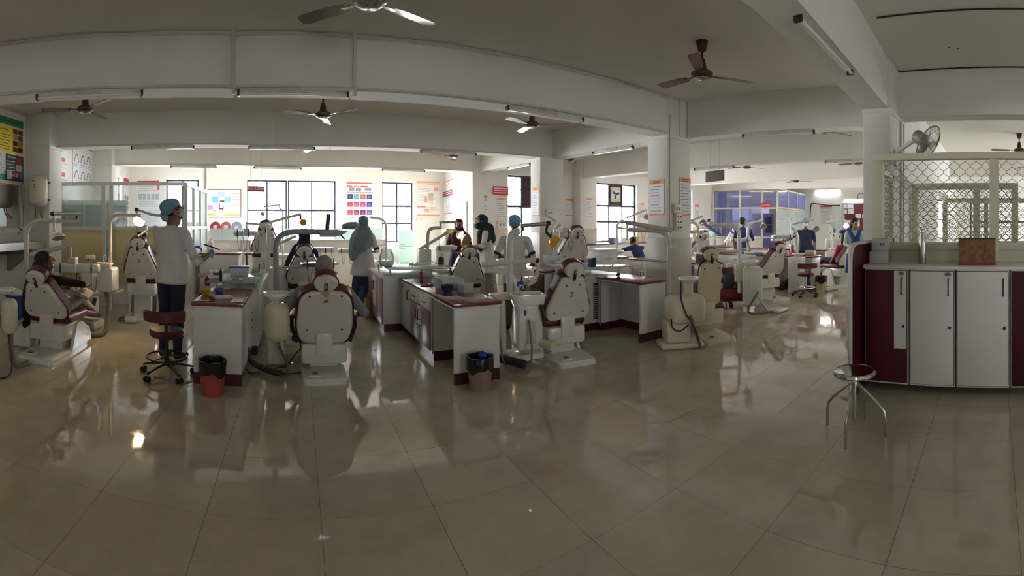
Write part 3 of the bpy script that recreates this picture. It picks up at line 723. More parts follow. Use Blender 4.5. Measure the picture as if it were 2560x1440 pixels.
poster('picture_poster', 'white poster with twelve coloured pictures between two back windows', 'poster', B1, B2, 866, 455, 931, 545, (240, 234, 236), tw, [(.05, .95, .67, (190, 190, 200), .008), (.05, .9, .47, (190, 190, 200), .008), (.05, .9, .25, (190, 190, 200), .008)])
op = [(0, .95, 1, .99, (240, 140, 110)), (.02, .9, .98, .94, (244, 190, 170)), (0, .01, 1, .04, (240, 140, 110)), (.76, .72, .96, .82, (236, 150, 130)), (.34, .4, .46, .56, (236, 130, 120)), (.52, .44, .72, .66, (190, 180, 150)), (.02, .22, .42, .28, (232, 120, 130)), (.34, .13, .54, .2, (236, 140, 130)), (.62, .18, .74, .26, (240, 210, 120))]
poster('orange_poster', 'white and orange text poster right of the refrigerator window', 'poster', B1, B2, 1041, 453, 1098, 540, (244, 238, 234), op, textlines(.05, .7, .7, .88, 5, (190, 180, 180)) + textlines(.05, .9, .06, .66, 14, (205, 196, 196)))
e = poster('slanting_poster', 'narrow orange-edged text poster on the short side wall', 'poster', N1, N0, 1111, 450, 1132, 536, (244, 238, 234), [(0, .95, 1, .99, (240, 140, 110)), (0, .01, 1, .05, (240, 140, 110))], textlines(.05, .95, .1, .9, 16, (190, 184, 190)), off=0.012)
NOT = (244, 168, 108)
def notice(label, A, B, x0, y0, x1, y1, n=9, off=0.012, head=.13):
    return poster('notice_sheet', label, 'notice', A, B, x0, y0, x1, y1, (236, 233, 234), [(0, 1 - head, 1, 1, NOT), (0, 0, 1, .045, (240, 150, 120)), (.2, 1 - head * .45, .8, 1 - head * .3, (150, 90, 60)), (.25, 1 - head * .8, .75, 1 - head * .65, (150, 90, 60))], textlines(.1, .92, .12, .8, n, (130, 130, 150), .35, .016), off=off, group='orange-headed notices')
notice('orange-headed notice sheet on the wall left of the red sign board', R0, R1, 1197, 488, 1218, 541, 11)
notice('orange-headed notice sheet directly under the bright red sign board', R0, R1, 1241, 495, 1263, 541, 8)
notice('orange-headed notice sheet on the side of the second column', (4.70, 8.12), (4.70, 7.73), 1331, 468, 1348, 540, 9)
notice('orange-headed notice sheet just right of the second column', R0, R1, 1413, 497, 1432, 539, 7)
notice('orange-headed notice sheet on the pilaster beside the exhaust window', (7.8, 10.55), (8.35, 10.55), 1464, 495, 1481, 541, 12)
notice('orange-headed notice sheet on the wall right of the exhaust window', R1, R2, 1598, 508, 1611, 543, 9)
notice('large orange-headed notice on the left face of the nearest column', (4.98, 4.95), (4.98, 4.53), 1625, 449, 1660, 538, 9)
notice('large orange-headed notice on the right face of the nearest column', (4.98, 4.53), (5.52, 4.53), 1698, 444, 1725, 539, 10)
poster('notice_sheet', 'small pink-headed notice on the wall just past the nearest column', 'notice', R1, R2, 1737, 512, 1747, 548, (232, 234, 240), [(0, .85, 1, 1, (232, 110, 110)), (.1, .1, .9, .6, (190, 205, 235))], [], group='orange-headed notices')
poster('notice_sheet', 'grey-lined notice on the wall beside the blue curtain', 'notice', R1, (14.6, 10.75), 1776, 514, 1783, 550, (225, 225, 232), [(0, .88, 1, 1, (214, 130, 90))], textlines(.1, .9, .1, .8, 9, (130, 130, 150)), group='orange-headed notices')
EA, EB = (19.7, 8.9), (19.7, 2.0)
poster('notice_sheet', 'tall red-headed lined notice left of the maroon notice board', 'notice', EA, EB, 2051, 515, 2080, 562, (222, 220, 222), [(0, .93, 1, 1, (214, 60, 80))], textlines(.08, .92, .06, .86, 13, (160, 158, 165)), group='orange-headed notices')
nb = T('notice_board', 'maroon notice board covered with white sheets on the end wall', 'notice board', Vector((19.68, 5.45, 0)), radians(-90))
zt, zb_ = zat(507, 20.2), zat(592, 20.2)
MB().box((0.0, 0, (zt + zb_) / 2), (3.1, 0.03, zt - zb_)).build('board', flat(112, 34, 52), nb)
mb = MB()
for s in (-1, 1): mb.box((s * 1.55, -0.01, (zt + zb_) / 2), (0.05, 0.05, zt - zb_ + 0.05)); mb.box((0, -0.01, zt if s > 0 else zb_), (3.1, 0.05, 0.05))
mb.build('frame', 'alu', nb)
for (x0, y0, x1, y1) in ((2087, 509, 2101, 520), (2102, 509, 2118, 520), (2119, 508, 2134, 520), (2087, 522, 2101, 534), (2102, 522, 2118, 534), (2120, 521, 2135, 534), (2139, 534, 2153, 545), (2156, 535, 2162, 545), (2087, 537, 2112, 575), (2113, 550, 2150, 566)):
    ya, yb = [hit(x, EA, EB)[1] for x in (x0, x1)]
    z0, z1 = zat(y1, 20.2), zat(y0, 20.2)
    MB().box((-( (ya + yb) / 2 - 5.45), -0.022, (z0 + z1) / 2), (abs(ya - yb), 0.006, z1 - z0), R=Matrix.Rotation(random.uniform(-.03, .03), 3, 'Y')).build('pinned_sheet', flat(222, 224, 232), nb)
ck = T('wall_clock', 'round white wall clock above the notice board', 'clock', (19.68, hit(2153, EA, EB)[1], zat(491, 20.3)), radians(-90))
MB().lathe([(0.0, 0.03), (0.15, 0.03), (0.17, 0.02), (0.17, -0.02)], R=Matrix.Rotation(pi / 2, 3, 'X'), n=28).build('face', flat(225, 225, 222), ck)
mb = MB(); mb.box((0, -0.036, 0.05), (0.014, 0.004, 0.1)); mb.box((0.04, -0.036, 0.0), (0.08, 0.004, 0.014)); mb.build('hands', 'black', ck)
MB().tube([Vector((0.16 * cos(t * pi / 14), -0.03, 0.16 * sin(t * pi / 14))) for t in range(29)], 0.012, 8).build('rim', 'dark_metal', ck)
hp = T('hanging_panel', 'dark brown panel hanging from the ceiling by two rods', 'panel', W(1787, 440, 9.6), yaw_of(W(1758, 440, 9.9), W(1816, 440, 9.4)))
MB().box((0, 0, 0), (0.55, 0.03, 0.23), bev=0.004).build('panel', flat(92, 80, 76), hp)
for s in (-1, 1): MB().cyl((s * 0.14, 0, 0.11), (s * 0.14, 0, ZC - hp.location.z), 0.004, n=6).build('hanger_rod', 'arm_grey', hp)
# switch boxes
def switchbox(label, loc, rz, w_, h_, n):
    e = T('switch_box', label, 'switch box', loc, rz, 'white switch boxes')
    MB().box((0, -0.03, 0), (w_, 0.06, h_), bev=0.006).build('box', 'unit_cream', e)
    for k in range(n):
        z = h_ / 2 - (k + .5) * h_ / n; MB().box((0, -0.063, z), (w_ * 0.8, 0.006, h_ / n * 0.8), bev=0.002).build('socket_plate', 'white_lam', e)
        for s in (-1, 1): MB().box((s * w_ * 0.2, -0.068, z), (w_ * 0.12, 0.006, h_ / n * 0.3)).build('switch', 'dark_metal', e)
    return e
def onwall(x, y, A, B):
    p = Vector(hit(x, A, B)); return Vector((p.x, p.y, zat(y, p.length)))
switchbox('small white switch box on the nearest column', onwall(1688, 522, (4.98, 4.53), (5.52, 4.53)), 0, 0.17, 0.14, 1)
switchbox('tall white socket box lower on the nearest column', onwall(1691, 555, (4.98, 4.53), (5.52, 4.53)), 0, 0.16, 0.25, 3)
switchbox('white switch box on the second column', onwall(1372, 532, (4.70, 7.73), (5.26, 7.73)), 0, 0.16, 0.14, 1)
switchbox('white switch box with a cable on the wall under the red sign board', onwall(1252, 562, R0, R1), 0.05, 0.26, 0.2, 1)
switchbox('white switch box below the orange poster on the back wall', onwall(1048, 548, B1, B2), 0.08, 0.2, 0.14, 1)

# ================================================================== GLAZED CUBICLE (left)
def glazed(name, label, A, B, zs, xs, fills, fm='white_frame', th=0.05, group=None, cat='partition', base=None):
    """xs: fractions along A-B of the posts; fills[c][r] = material or None"""
    e = T(name, label, cat, (A[0], A[1], 0), yaw_of(A, B), group); L = seglen(A, B)
    for f in xs: MB().box((f * L, 0, (zs[0] + zs[-1]) / 2), (th, th, zs[-1] - zs[0])).build('post', fm, e)
    for z in zs: MB().box((L / 2, 0, z), (L, th * 0.9, th * 0.9)).build('rail', fm, e)
    for c in range(len(xs) - 1):
        for r in range(len(zs) - 1):
            m = fills[c][r]
            if m: MB().box(((xs[c] + xs[c + 1]) / 2 * L, 0, (zs[r] + zs[r + 1]) / 2), ((xs[c + 1] - xs[c]) * L - th, 0.01, zs[r + 1] - zs[r] - th * 0.8)).build('pane' if 'glass' in m else 'panel', m, e)
    return e
CA, CB, CC = (-4.36, 7.28), (-2.12, 8.2), (-2.16, 10.3)
zc = [0.0, 0.36, 1.45, 2.29]
glazed('glazed_partition', 'aluminium cubicle front with clear glass over yellow panels', CA, CB, zc, [0, .02, .36, .42, 1.0], [[None] * 3, ['white_lam', 'yellow_panel', 'partition_glass'], [None, None, 'partition_glass'], ['white_lam', 'yellow_panel', 'partition_glass']], th=0.075)
glazed('glazed_partition', 'aluminium cubicle side with three tall panes beside the man in white', CB, CC, [0.0, 0.95, 1.45, 2.29], [0, .34, .67, 1.0], [['white_lam', 'frost_glass', 'partition_glass']] * 3, th=0.07)
MB().box2((-2.2, 10.26, 2.29), (-2.13, 10.33, ZC)).build('support_post', 'white_frame'); tag(bpy.data.objects['support_post'], 'slim white post rising from the cubicle corner to the ceiling', 'post')
# glass cupboard seen inside the cubicle
cb = T('glass_cupboard', 'pale green glass fronted cupboard inside the cubicle', 'cupboard', (-4.0, 8.15, 0), 0.4)
MB().box((0, 0.2, 1.02), (1.3, 0.02, 2.0)).build('back_panel', 'white_lam', cb)
for s in (-1, 1): MB().box((s * 0.65, 0, 1.02), (0.02, 0.4, 2.0)).build('side_panel', 'white_lam', cb)
for k in range(5): MB().box((0, 0, 0.1 + k * 0.45), (1.28, 0.38, 0.015)).build('shelf', 'pale_glass', cb)
for k in range(3):
    d_ = MB().box((-0.43 + k * 0.43, -0.2, 1.02), (0.42, 0.012, 1.95)).build('door', 'pale_glass', cb)
    MB().box((-0.43 + k * 0.43 - 0.2, -0.21, 1.02), (0.02, 0.02, 1.95)).build('door_edge', 'alu', d_)
# low counter with patterned glass before the back windows
lp = T('low_partition', 'low white counter wall topped with frosted glass before the windows', 'partition', (-2.2, 10.9, 0), yaw_of((-2.2, 10.9), (2.3, 11.52)))
Lp = seglen((-2.2, 10.9), (2.3, 11.52))
MB().box((Lp / 2, 0, 0.55), (Lp, 0.05, 1.1)).build('panel', 'white_lam', lp)
MB().box((Lp / 2, -0.01, 1.11), (Lp, 0.09, 0.03)).build('cap_rail', 'white_frame', lp)
MB().box((Lp / 2, -0.03, 0.9), (Lp, 0.012, 0.02)).build('moulding', 'white_frame', lp)
for k in range(4): MB().box((Lp * (k + .5) / 4, 0, 1.27), (Lp / 4 - 0.03, 0.01, 0.3)).build('glass_pane', 'frost_glass', lp)

# ================================================================== H.O.D. ROOM glazing
glazed('glazed_partition', 'glazed front of the H.O.D. room with blue-tinted panes', HA, HB, [0.0, 1.0, 2.17, 2.89], [0, .42, .76, 1.0], [['white_lam', 'blue_glass', 'blue_glass'], ['white_lam', 'blue_glass', 'blue_glass'], [None, None, 'blue_glass']], 'cream_frame', 0.07)
glazed('glazed_partition', 'glazed side of the H.O.D. room with grey panes and no sign', HB, HC, [0.0, 2.12, 2.2, 2.95], [0, .33, .66, 1.0], [['frost_glass', None, 'blue_glass']] * 3, 'cream_frame', 0.07)
e = poster('sign_board', 'red sign reading H.O.D. ROOM over the glazed door', 'sign', HA, HB, 1903, 508, 1926, 518, (206, 40, 50), (), (), [('H.O.D. ROOM', .5, .5, .6, (245, 200, 200), .9)], off=0.06, thick=0.02)
cu = T('curtain', 'deep blue curtain inside the glazed H.O.D. room', 'curtain', (15.42, 11.12, 0), -0.947)
mb = MB(); n = 24
for k in range(n):
    x0_, x1_ = -0.35 + k * 0.7 / n, -0.35 + (k + 1) * 0.7 / n; y0_, y1_ = 0.05 * sin(k * 1.7), 0.05 * sin((k + 1) * 1.7)
    mb.add([(x0_, y0_, 0.3), (x1_, y1_, 0.3), (x1_, y1_, 2.85), (x0_, y0_, 2.85)], [(0, 1, 2, 3)], 0, True)
mb.build('cloth', mat('curtain_blue', srgb(52, 52, 214), 0.7), cu)
MB().cyl((-0.4, 0, 2.87), (0.4, 0, 2.87), 0.015, n=8).build('rod', 'alu', cu)
ca = T('steel_cabinet', 'lilac cabinet with two glazed doors behind the H.O.D. doorway', 'cabinet', (16.9, 9.75, 0), radians(-55))
MB().box((0, 0, 1.0), (0.95, 0.45, 2.0), bev=0.01).build('body', mat('lilac', srgb(146, 132, 214), 0.5), ca)
for s in (-1, 1):
    d_ = MB().box((s * 0.235, -0.235, 1.45), (0.45, 0.02, 1.0), bev=0.004).build('door', 'lilac', ca)
    MB().box((s * 0.235, -0.248, 1.5), (0.28, 0.006, 0.7)).build('pane', mat('dark_pane', srgb(54, 44, 84), 0.15), d_)
    MB().box((s * 0.235, -0.252, 1.5), (0.28, 0.01, 0.03)).build('shelf_edge', flat(170, 150, 220), d_)
# ================================================================== LOCKERS, WORKTOP, GRILLE (right edge)
def BX(e, lo, hi, name, m, bev=0.0, parent=None):
    """box given in world coordinates, stored relative to the unrotated thing e"""
    o = e.location; return MB().box2(Vector(lo) - o, Vector(hi) - o, bev=bev).build(name, m, parent or e)
LX = 3.86   # front plane of the lockers
def locker(label, ya, yb, m, tagtxt=None, strip_=False):
    e = T('locker', label, 'locker', (LX + 0.2, (ya + yb) / 2, 0), 0, 'lockers under the grille')
    BX(e, (LX + 0.02, ya, 0.10), (LX + 0.44, yb, 1.125), 'body', 'white_lam')
    for y in (ya + 0.06, yb - 0.06): BX(e, (LX + 0.30, y - 0.02, 0), (LX + 0.34, y + 0.02, 0.10), 'foot', 'dark_metal')
    BX(e, (LX - 0.002, ya + 0.004, 0.10), (LX + 0.022, yb - 0.004, 1.125), 'carcass_edge', 'white_lam')
    BX(e, (LX - 0.006, ya + 0.008, 0.113), (LX + 0.01, yb - 0.008, 1.113), 'door_gap', 'black')
    d_ = BX(e, (LX - 0.014, ya + 0.013, 0.118), (LX + 0.006, yb - 0.013, 1.108), 'door', m, 0.002)
    yh = ya + 0.055      # handle towards the viewer's right
    if strip_: BX(e, (LX - 0.0165, ya + 0.013, 0.42), (LX - 0.01, ya + 0.125, 1.108), 'door_strip', 'white_lam', 0, d_)
    o = e.location; mb = MB()
    mb.tube([Vector((LX - 0.014, yh, 0.90)) - o, Vector((LX - 0.045, yh, 0.90)) - o, Vector((LX - 0.045, yh, 1.05)) - o, Vector((LX - 0.014, yh, 1.05)) - o], 0.006, 8); mb.build('handle', 'dark_metal', d_)
    MB().cyl(Vector((LX - 0.024, yh - 0.012, 0.62)) - o, Vector((LX - 0.012, yh - 0.012, 0.62)) - o, 0.013, n=14).build('lock', 'dark_metal', d_)
    if tagtxt:
        MB().prism(round_poly([(-.028, -.014), (.028, -.014), (.028, .010), (.012, .018), (-.012, .018), (-.028, .010)], .006, 3), Vector((LX - 0.0145, yh + 0.005, 1.085)) - o, (0, -1, 0), (0, 0, 1), 0.003).build('number_plate', 'steel', d_)
        lettering(tagtxt, 0.024, 'black', d_, Vector((LX - 0.021, yh + 0.005, 1.085)) - o, (0, -1, 0), (0, 0, 1))
    return e
locker('dark maroon locker with a white handle strip marked L1', 0.765, 1.165, 'maroon_lam', 'L1', True)
locker('white locker door marked L2', 0.35, 0.755, 'white_lam', 'L2')
locker('white locker door right of the one marked L2, with no number', -0.125, 0.34, 'white_lam')
locker('dark maroon locker at the right edge of the picture', -0.56, -0.135, 'maroon_lam')
wt = T('locker_worktop', 'grey-white worktop over the row of lockers', 'worktop', (LX + 0.2, 0.30, 1.14))
MB().box((0.03, 0, -0.001), (0.5, 1.76, 0.028), bev=0.004).build('slab', 'white_lam', wt)
ep = T('end_panel', 'maroon end panel with rounded white-edged top beside the lockers', 'panel', (3.95, 1.225, 0))
prof = round_poly([(-0.33, 0.0), (0.42, 0.0), (0.42, 1.345), (-0.33, 1.345)], [0.001, 0.001, 0.001, 0.16], 6)
mb = MB(); mb.prism(prof, (0, 0.018, 0), (1, 0, 0), (0, 0, 1), 0.036); mb.build('panel_face', 'maroon_lam', ep)
k0 = [i for i, p in enumerate(prof) if p[0] < -0.1 or p[1] > 1.3]
edge = [(p[0], 0.0, p[1]) for p in prof if (p[0] < 0.0 and p[1] > 0.0) or p[1] > 1.3]
edge = [(-0.33, 0, 0.0)] + [(p[0], 0, p[1]) for p in reversed(prof) if p[1] > 0.1 and p[0] < 0.41] + [(0.42, 0, 1.345)]
MB().tube(edge, 0.021, 8).build('edge_band', 'white_frame', ep)
# grille partition over the ledge
GX = 4.42
gp = T('grille_partition', 'cream framed wire grille partition above the lockers', 'grille', (GX, 0.0, 0))
def gbox(lo, hi, n, m='cream_frame', bev=0.003): return BX(gp, lo, hi, n, m, bev)
GZ0, GZ1 = 1.34, 2.17
gbox((GX - 0.03, -1.4, 0.0), (GX + 0.05, 1.24, 1.27), 'dado_panel', 'cream_frame')
for (ya, yb) in ((1.135, 1.24), (-0.035, 0.055), (-1.10, -1.0)):
    gbox((GX - 0.053, ya, 1.155), (GX + 0.053, yb, 2.168), 'post')
gbox((GX - 0.055, -1.4, 2.17), (GX + 0.055, 1.24, 2.235), 'rail'); gbox((GX - 0.05, -1.4, 1.27), (GX + 0.05, 1.24, 1.34), 'rail')
gbox((GX - 0.02, -1.4, 1.19), (GX + 0.03, 1.24, 1.27), 'ledge')
def mesh_wires(parent, ya, yb, z0, z1, pos, pitch=0.075, axis='y', r=0.0026, thin=False):
    """diamond mesh: vertical zigzag wires, each its own piece"""
    n = int((yb - ya) / (pitch / 2)); o = parent.location
    for k in range(n + 1):
        y = ya + (yb - ya) * k / n; pts = []; j = 0; z = z0
        while z < z1 + 1e-6:
            s = 1 if (j % 2) == 0 else -1
            a = pitch * 0.25 * s * (1 if k % 2 == 0 else -1)
            for (dz, f) in ((0, 1.0), (pitch * 0.18, 1.0)):
                zz = min(z + dz, z1); q = min(max(y + a * f, ya), yb)
                pts.append(Vector((pos, q, zz)) - o if axis == 'y' else Vector((q, pos, zz)) - o)
            z += pitch * 0.55; j += 1
        MB().tube(pts, r, 4, caps=False).build('wire', 'wire', parent)
mesh_wires(gp, 0.055, 1.135, GZ0, GZ1, GX, 0.105)
mesh_wires(gp, -1.0, -0.035, GZ0, GZ1, GX, 0.105)
gs = T('grille_partition', 'wire grille return panel between the lockers and the fan column', 'grille', (4.75, 1.2, 0))
for (xa, xb) in ((4.47, 4.53), (5.0, 5.06)): BX(gs, (xa, 1.17, 0), (xb, 1.23, 2.1), 'post', 'cream_frame', 0.003)
for (za, zb_) in ((2.05, 2.11), (1.3, 1.36), (0.0, 0.1)): BX(gs, (4.47, 1.17, za), (5.06, 1.23, zb_), 'rail', 'cream_frame', 0.003)
BX(gs, (4.5, 1.18, 0.1), (5.03, 1.22, 1.3), 'panel', 'white_lam')
mesh_wires(gs, 4.53, 5.0, 1.36, 2.05, 1.2, 0.075, 'x')
def corridor_grille(label, X, ya, yb, posts, z0, z1, pitch):
    e = T('grille_partition', label, 'grille', (X, (ya + yb) / 2, 0))
    for y in posts: BX(e, (X - 0.043, y - 0.05, 0), (X + 0.043, y + 0.05, z1 - 0.051), 'post', 'cream_frame', 0.003)
    for z in (z0, z1): BX(e, (X - 0.04, ya, z - 0.05), (X + 0.04, yb, z + 0.05), 'rail', 'cream_frame', 0.003)
    BX(e, (X - 0.02, ya, 0.02), (X + 0.02, yb, z0), 'panel', 'cream_frame')
    for a, b in zip(posts[:-1], posts[1:]): mesh_wires(e, a + 0.05, b - 0.05, z0 + 0.05, z1 - 0.05, X, pitch, r=0.005)
    return e
corridor_grille('cream grille partition second in the corridor behind the wire grille', 6.75, -0.35, 1.28, (-0.3, 0.28, 1.23), 1.02, 2.1, 0.11)
corridor_grille('cream grille partition furthest along the corridor', 9.8, -2.2, 1.1, (-2.0, -0.9, 0.2, 1.1), 0.95, 2.05, 0.14)
# wall fan on the column
wf = T('wall_fan', 'grey wall fan tilted on its bracket above the grille', 'wall fan', W(2320, 357, 4.75))
o = wf.location
Rf = Vector((-0.25, -0.78, -0.5)).to_track_quat('Z', 'Y').to_matrix()
MB().tube([Vector((5.3, 1.21, 2.33)) - o, Vector((5.0, 1.12, 2.36)) - o, Rf @ Vector((0, 0, -0.13))], 0.025, 8).build('bracket_arm', 'arm_grey', wf)
MB().box(Vector((5.3, 1.205, 2.33)) - o, (0.1, 0.03, 0.2), bev=0.005).build('wall_plate', 'arm_grey', wf)
MB().lathe([(0.05, -0.19), (0.07, -0.17), (0.075, -0.05), (0.06, -0.03)], R=Rf, n=18).build('motor', mat('fan_grey', srgb(150, 146, 136), 0.4), wf)
for k in range(3):
    a = k * 2 * pi / 3; Rb = Rf @ Matrix.Rotation(a, 3, 'Z') @ Matrix.Rotation(0.4, 3, 'X')
    MB().ell(Rf @ Matrix.Rotation(a, 3, 'Z') @ Vector((0.09, 0, 0)), (0.075, 0.05, 0.004), R=Rb, nu=14, nv=6).build('blade', 'fan_grey', wf)
for k in range(10):
    rr = 0.03 + k * 0.0165; dz = 0.05 - 0.03 * (rr / 0.19) ** 2
    MB().tube([Rf @ Vector((rr * cos(t * pi / 14), rr * sin(t * pi / 14), dz)) for t in range(29)], 0.0022, 4, caps=False).build('guard_ring', 'alu', wf)
for k in range(18):
    a = k * pi / 9; MB().tube([Rf @ Vector((rr * cos(a), rr * sin(a), 0.05 - 0.03 * (rr / 0.19) ** 2)) for rr in (0.03, 0.11, 0.19)] + [Rf @ Vector((0.19 * cos(a), 0.19 * sin(a), -0.02)), Rf @ Vector((0.07 * cos(a), 0.07 * sin(a), -0.05))], 0.002, 4, caps=False).build('guard_wire', 'alu', wf)
MB().tube([Rf @ Vector((0.195 * cos(t * pi / 16), 0.195 * sin(t * pi / 16), 0.005)) for t in range(33)], 0.008, 6, caps=False).build('guard_rim', 'fan_grey', wf)
MB().cyl(Rf @ Vector((0, 0, 0.05)), Rf @ Vector((0, 0, 0.06)), 0.05, n=18).build('badge', flat(190, 186, 150), wf)
# things on the worktop
bt = T('steel_bottle', 'brushed steel water bottle standing on the locker worktop', 'bottle', W(2306, 660, 4.14)); bt.location.z = 1.153
MB().lathe([(0.0, 0.0), (0.034, 0.0), (0.036, 0.008), (0.036, 0.19), (0.030, 0.235), (0.021, 0.27), (0.020, 0.285)], n=28).build('body', mat('brushed', srgb(176, 172, 166), 0.32, 1.0, var=0.05, scale=30), bt)
MB().lathe([(0.0215, 0.285), (0.0235, 0.288), (0.0235, 0.318), (0.019, 0.325), (0.0, 0.326)], n=24).build('cap', 'chrome', bt)
bm_ = T('paper_bag', 'patterned brown gift bag lying on the locker worktop', 'bag', W(2443, 663, 4.12), radians(-88)); bm_.location.z = 1.153
mb = MB(); pr = [(-0.165, 0.006), (0.165, 0.006), (0.165, 0.235), (-0.165, 0.235)]
mb.prism(round_poly(pr, 0.006, 2), (0, 0.0, 0), (1, 0, 0), (0, 0, 1), 0.13); mb.build('body', mat('brown_print', srgb(124, 88, 48), 0.6, var=0.35, scale=26), bm_)
MB().box((0, -0.065, 0.012), (0.334, 0.134, 0.022)).build('base_band', flat(150, 50, 44), bm_)
MB().box((0, -0.065, 0.238), (0.336, 0.132, 0.01)).build('folded_top', flat(70, 52, 40), bm_)
MB().tube(smooth_path([(-0.16, -0.03, 0.235), (-0.172, -0.06, 0.2), (-0.174, -0.07, 0.17)]), 0.003, 6).build('handle_cord', 'black', bm_)
for k, (dz, lab) in enumerate(((0, 'lower grey carton of two on the worktop end'), (0.118, 'upper grey carton of two, with printed side'))):
    cbx = T('small_carton', lab, 'carton', (4.14 + k * 0.01, 1.10 - k * 0.01, 1.153 + dz), radians(-86 + k * 5), 'cartons on the worktop')
    MB().box((0, 0, 0.057), (0.16, 0.20, 0.112), bev=0.003).build('carton_body', flat(176, 174, 172), cbx)
    MB().box((0, 0, 0.1145), (0.02, 0.2, 0.002)).build('tape', flat(150, 146, 140), cbx)
    if k: lettering('4.0', 0.04, 'dark_metal', cbx, (0.02, -0.1012, 0.06), (1, 0, 0), (0, 0, 1))
sw = switchbox('grey switch panel with a black plug seen through the grille', Vector((5.9, 1.3, zat(570, 6.1))), 0, 0.1, 0.2, 1)
# ------------------------------------------------------------------ chrome stool
st = T('steel_stool', 'round stainless steel stool with four splayed legs beside the lockers', 'stool', (3.08, 1.01, 0))
MB().lathe([(0.0, 0.452), (0.125, 0.452), (0.142, 0.458), (0.155, 0.452), (0.158, 0.438), (0.150, 0.426), (0.10, 0.424), (0.0, 0.424)], n=40).build('seat', 'chrome', st)
MB().cyl((0, 0, 0.10), (0, 0, 0.43), 0.017, n=14).build('spindle', 'steel', st)
MB().cyl((0, 0, 0.345), (0, 0, 0.43), 0.024, n=14).build('collar', 'chrome', st)
for (x, y) in ((2067, 1062), (2117, 1115), (2215, 1092), (2164, 1048)):
    p = FL(x, y); q = (p - st.location); q.z = 0; q = q.normalized() * 0.235
    MB().tube(smooth_path([(q.x * 0.08, q.y * 0.08, 0.37), (q.x * 0.5, q.y * 0.5, 0.285), (q.x * 0.88, q.y * 0.88, 0.20), (q.x * 0.98, q.y * 0.98, 0.15), (q.x, q.y, 0.08), (q.x, q.y, 0.0)], 5), 0.0105, 10).build('leg', 'steel', st)

# ================================================================== LEFT WALL: MIRROR, WASH TROUGH, WATER HEATER, BUCKET
mi = T('wall_mirror', 'wide framed mirror above the wash trough at the left edge', 'mirror', (-4.56, 5.9, 0), radians(90))
m0, m1 = zat(578, 7.45), zat(455, 7.45)
mat('mirror', (0.8, 0.82, 0.84), 0.03, 1.0, var=0.01)
MB().box((-0.1, 0.0, (m0 + m1) / 2), (1.0, 0.012, m1 - m0 - 0.1)).build('mirror_glass', 'mirror', mi)
for s in (-1, 1):
    MB().box((-0.1 + s * 0.52, -0.005, (m0 + m1) / 2), (0.06, 0.04, m1 - m0)).build('frame_side', 'cream_frame', mi)
    MB().box((-0.1, -0.005, (m0 + m1) / 2 + s * (m1 - m0) / 2), (1.1, 0.04, 0.06)).build('frame_side', 'cream_frame', mi)
sk = T('wash_trough', 'stainless steel wash trough on brackets along the left wall', 'sink', (-4.58, 5.55, 0))
zs_ = zat(607, 6.9)
mb = MB(); mb.box((0.27, -0.1, zs_ - 0.005), (0.54, 1.8, 0.012)); mb.build('rim', 'steel', sk)
mb = MB(); mb.box((0.53, -0.1, zs_ - 0.06), (0.014, 1.8, 0.11)); mb.build('apron', 'steel', sk)
mb = MB(); mb.add([(0.04, -1.0, zs_ + 0.002), (0.5, -1.0, zs_ + 0.002), (0.5, 0.6, zs_ + 0.002), (0.04, 0.6, zs_ + 0.002), (0.1, -0.95, zs_ - 0.18), (0.42, -0.95, zs_ - 0.18), (0.42, 0.5, zs_ - 0.18), (0.1, 0.5, zs_ - 0.18)], [(0, 1, 5, 4), (1, 2, 6, 5), (2, 3, 7, 6), (3, 0, 4, 7), (4, 5, 6, 7)]); mb.build('basin', mat('dull_steel', srgb(96, 94, 90), 0.4, 0.8), sk)
MB().box((0.012, -0.1, zs_ + 0.08), (0.02, 1.9, 0.15)).build('splashback', flat(200, 196, 186), sk)
for y in (-0.55, 0.45):
    mb = MB(); mb.prism([(0.0, zs_ - 0.1), (0.5, zs_ - 0.1), (0.5, zs_ - 0.16), (0.06, zs_ - 0.5), (0.0, zs_ - 0.5)], (0, y, 0), (1, 0, 0), (0, 0, 1), 0.03); mb.build('bracket', flat(150, 142, 128), sk)
for k, y in enumerate((-0.5, -0.22, 0.1)):
    t_ = MB().tube(smooth_path([(0.0, y, zs_ + 0.22), (0.1, y, zs_ + 0.22), (0.14, y + 0.03, zs_ + 0.2), (0.15, y + 0.03, zs_ + 0.16)]), 0.012, 8).build('tap', 'chrome', sk)
    MB().tube([(0.06, y, zs_ + 0.23), (0.06, y, zs_ + 0.27), (0.13, y - 0.05, zs_ + 0.285)], 0.008, 8).build('tap_lever', 'chrome', t_)
MB().tube([(0.03, 0.7, zs_ + 0.12), (0.03, 0.86, zs_ + 0.28), (0.03, 0.86, zs_ + 0.6)], 0.01, 8).build('supply_pipe', 'steel', sk)
wh = T('water_heater', 'white wall-mounted water heater on the left pilaster', 'water heater', W(94, 478, 7.6), 0.45)
prof = round_poly([(-0.17, -0.25), (0.17, -0.25), (0.17, 0.25), (-0.17, 0.25)], 0.03, 3)
MB().lathe([(0.10, -0.27), (0.155, -0.235), (0.17, -0.20), (0.17, 0.20), (0.155, 0.24), (0.10, 0.262), (0.0, 0.265)], n=28, sy=0.85).build('body', 'unit_cream', wh)
MB().lathe([(0.02, -0.275), (0.11, -0.268), (0.158, -0.232), (0.172, -0.19)], n=28, sy=0.86).build('lower_cap', 'arm_grey', wh)
MB().lathe([(0.172, 0.195), (0.158, 0.235), (0.10, 0.266), (0.0, 0.27)], n=28, sy=0.86).build('upper_cap', 'arm_grey', wh)
MB().box((-0.05, -0.135, 0.165), (0.06, 0.03, 0.018)).build('logo_plate', flat(206, 60, 40), wh)
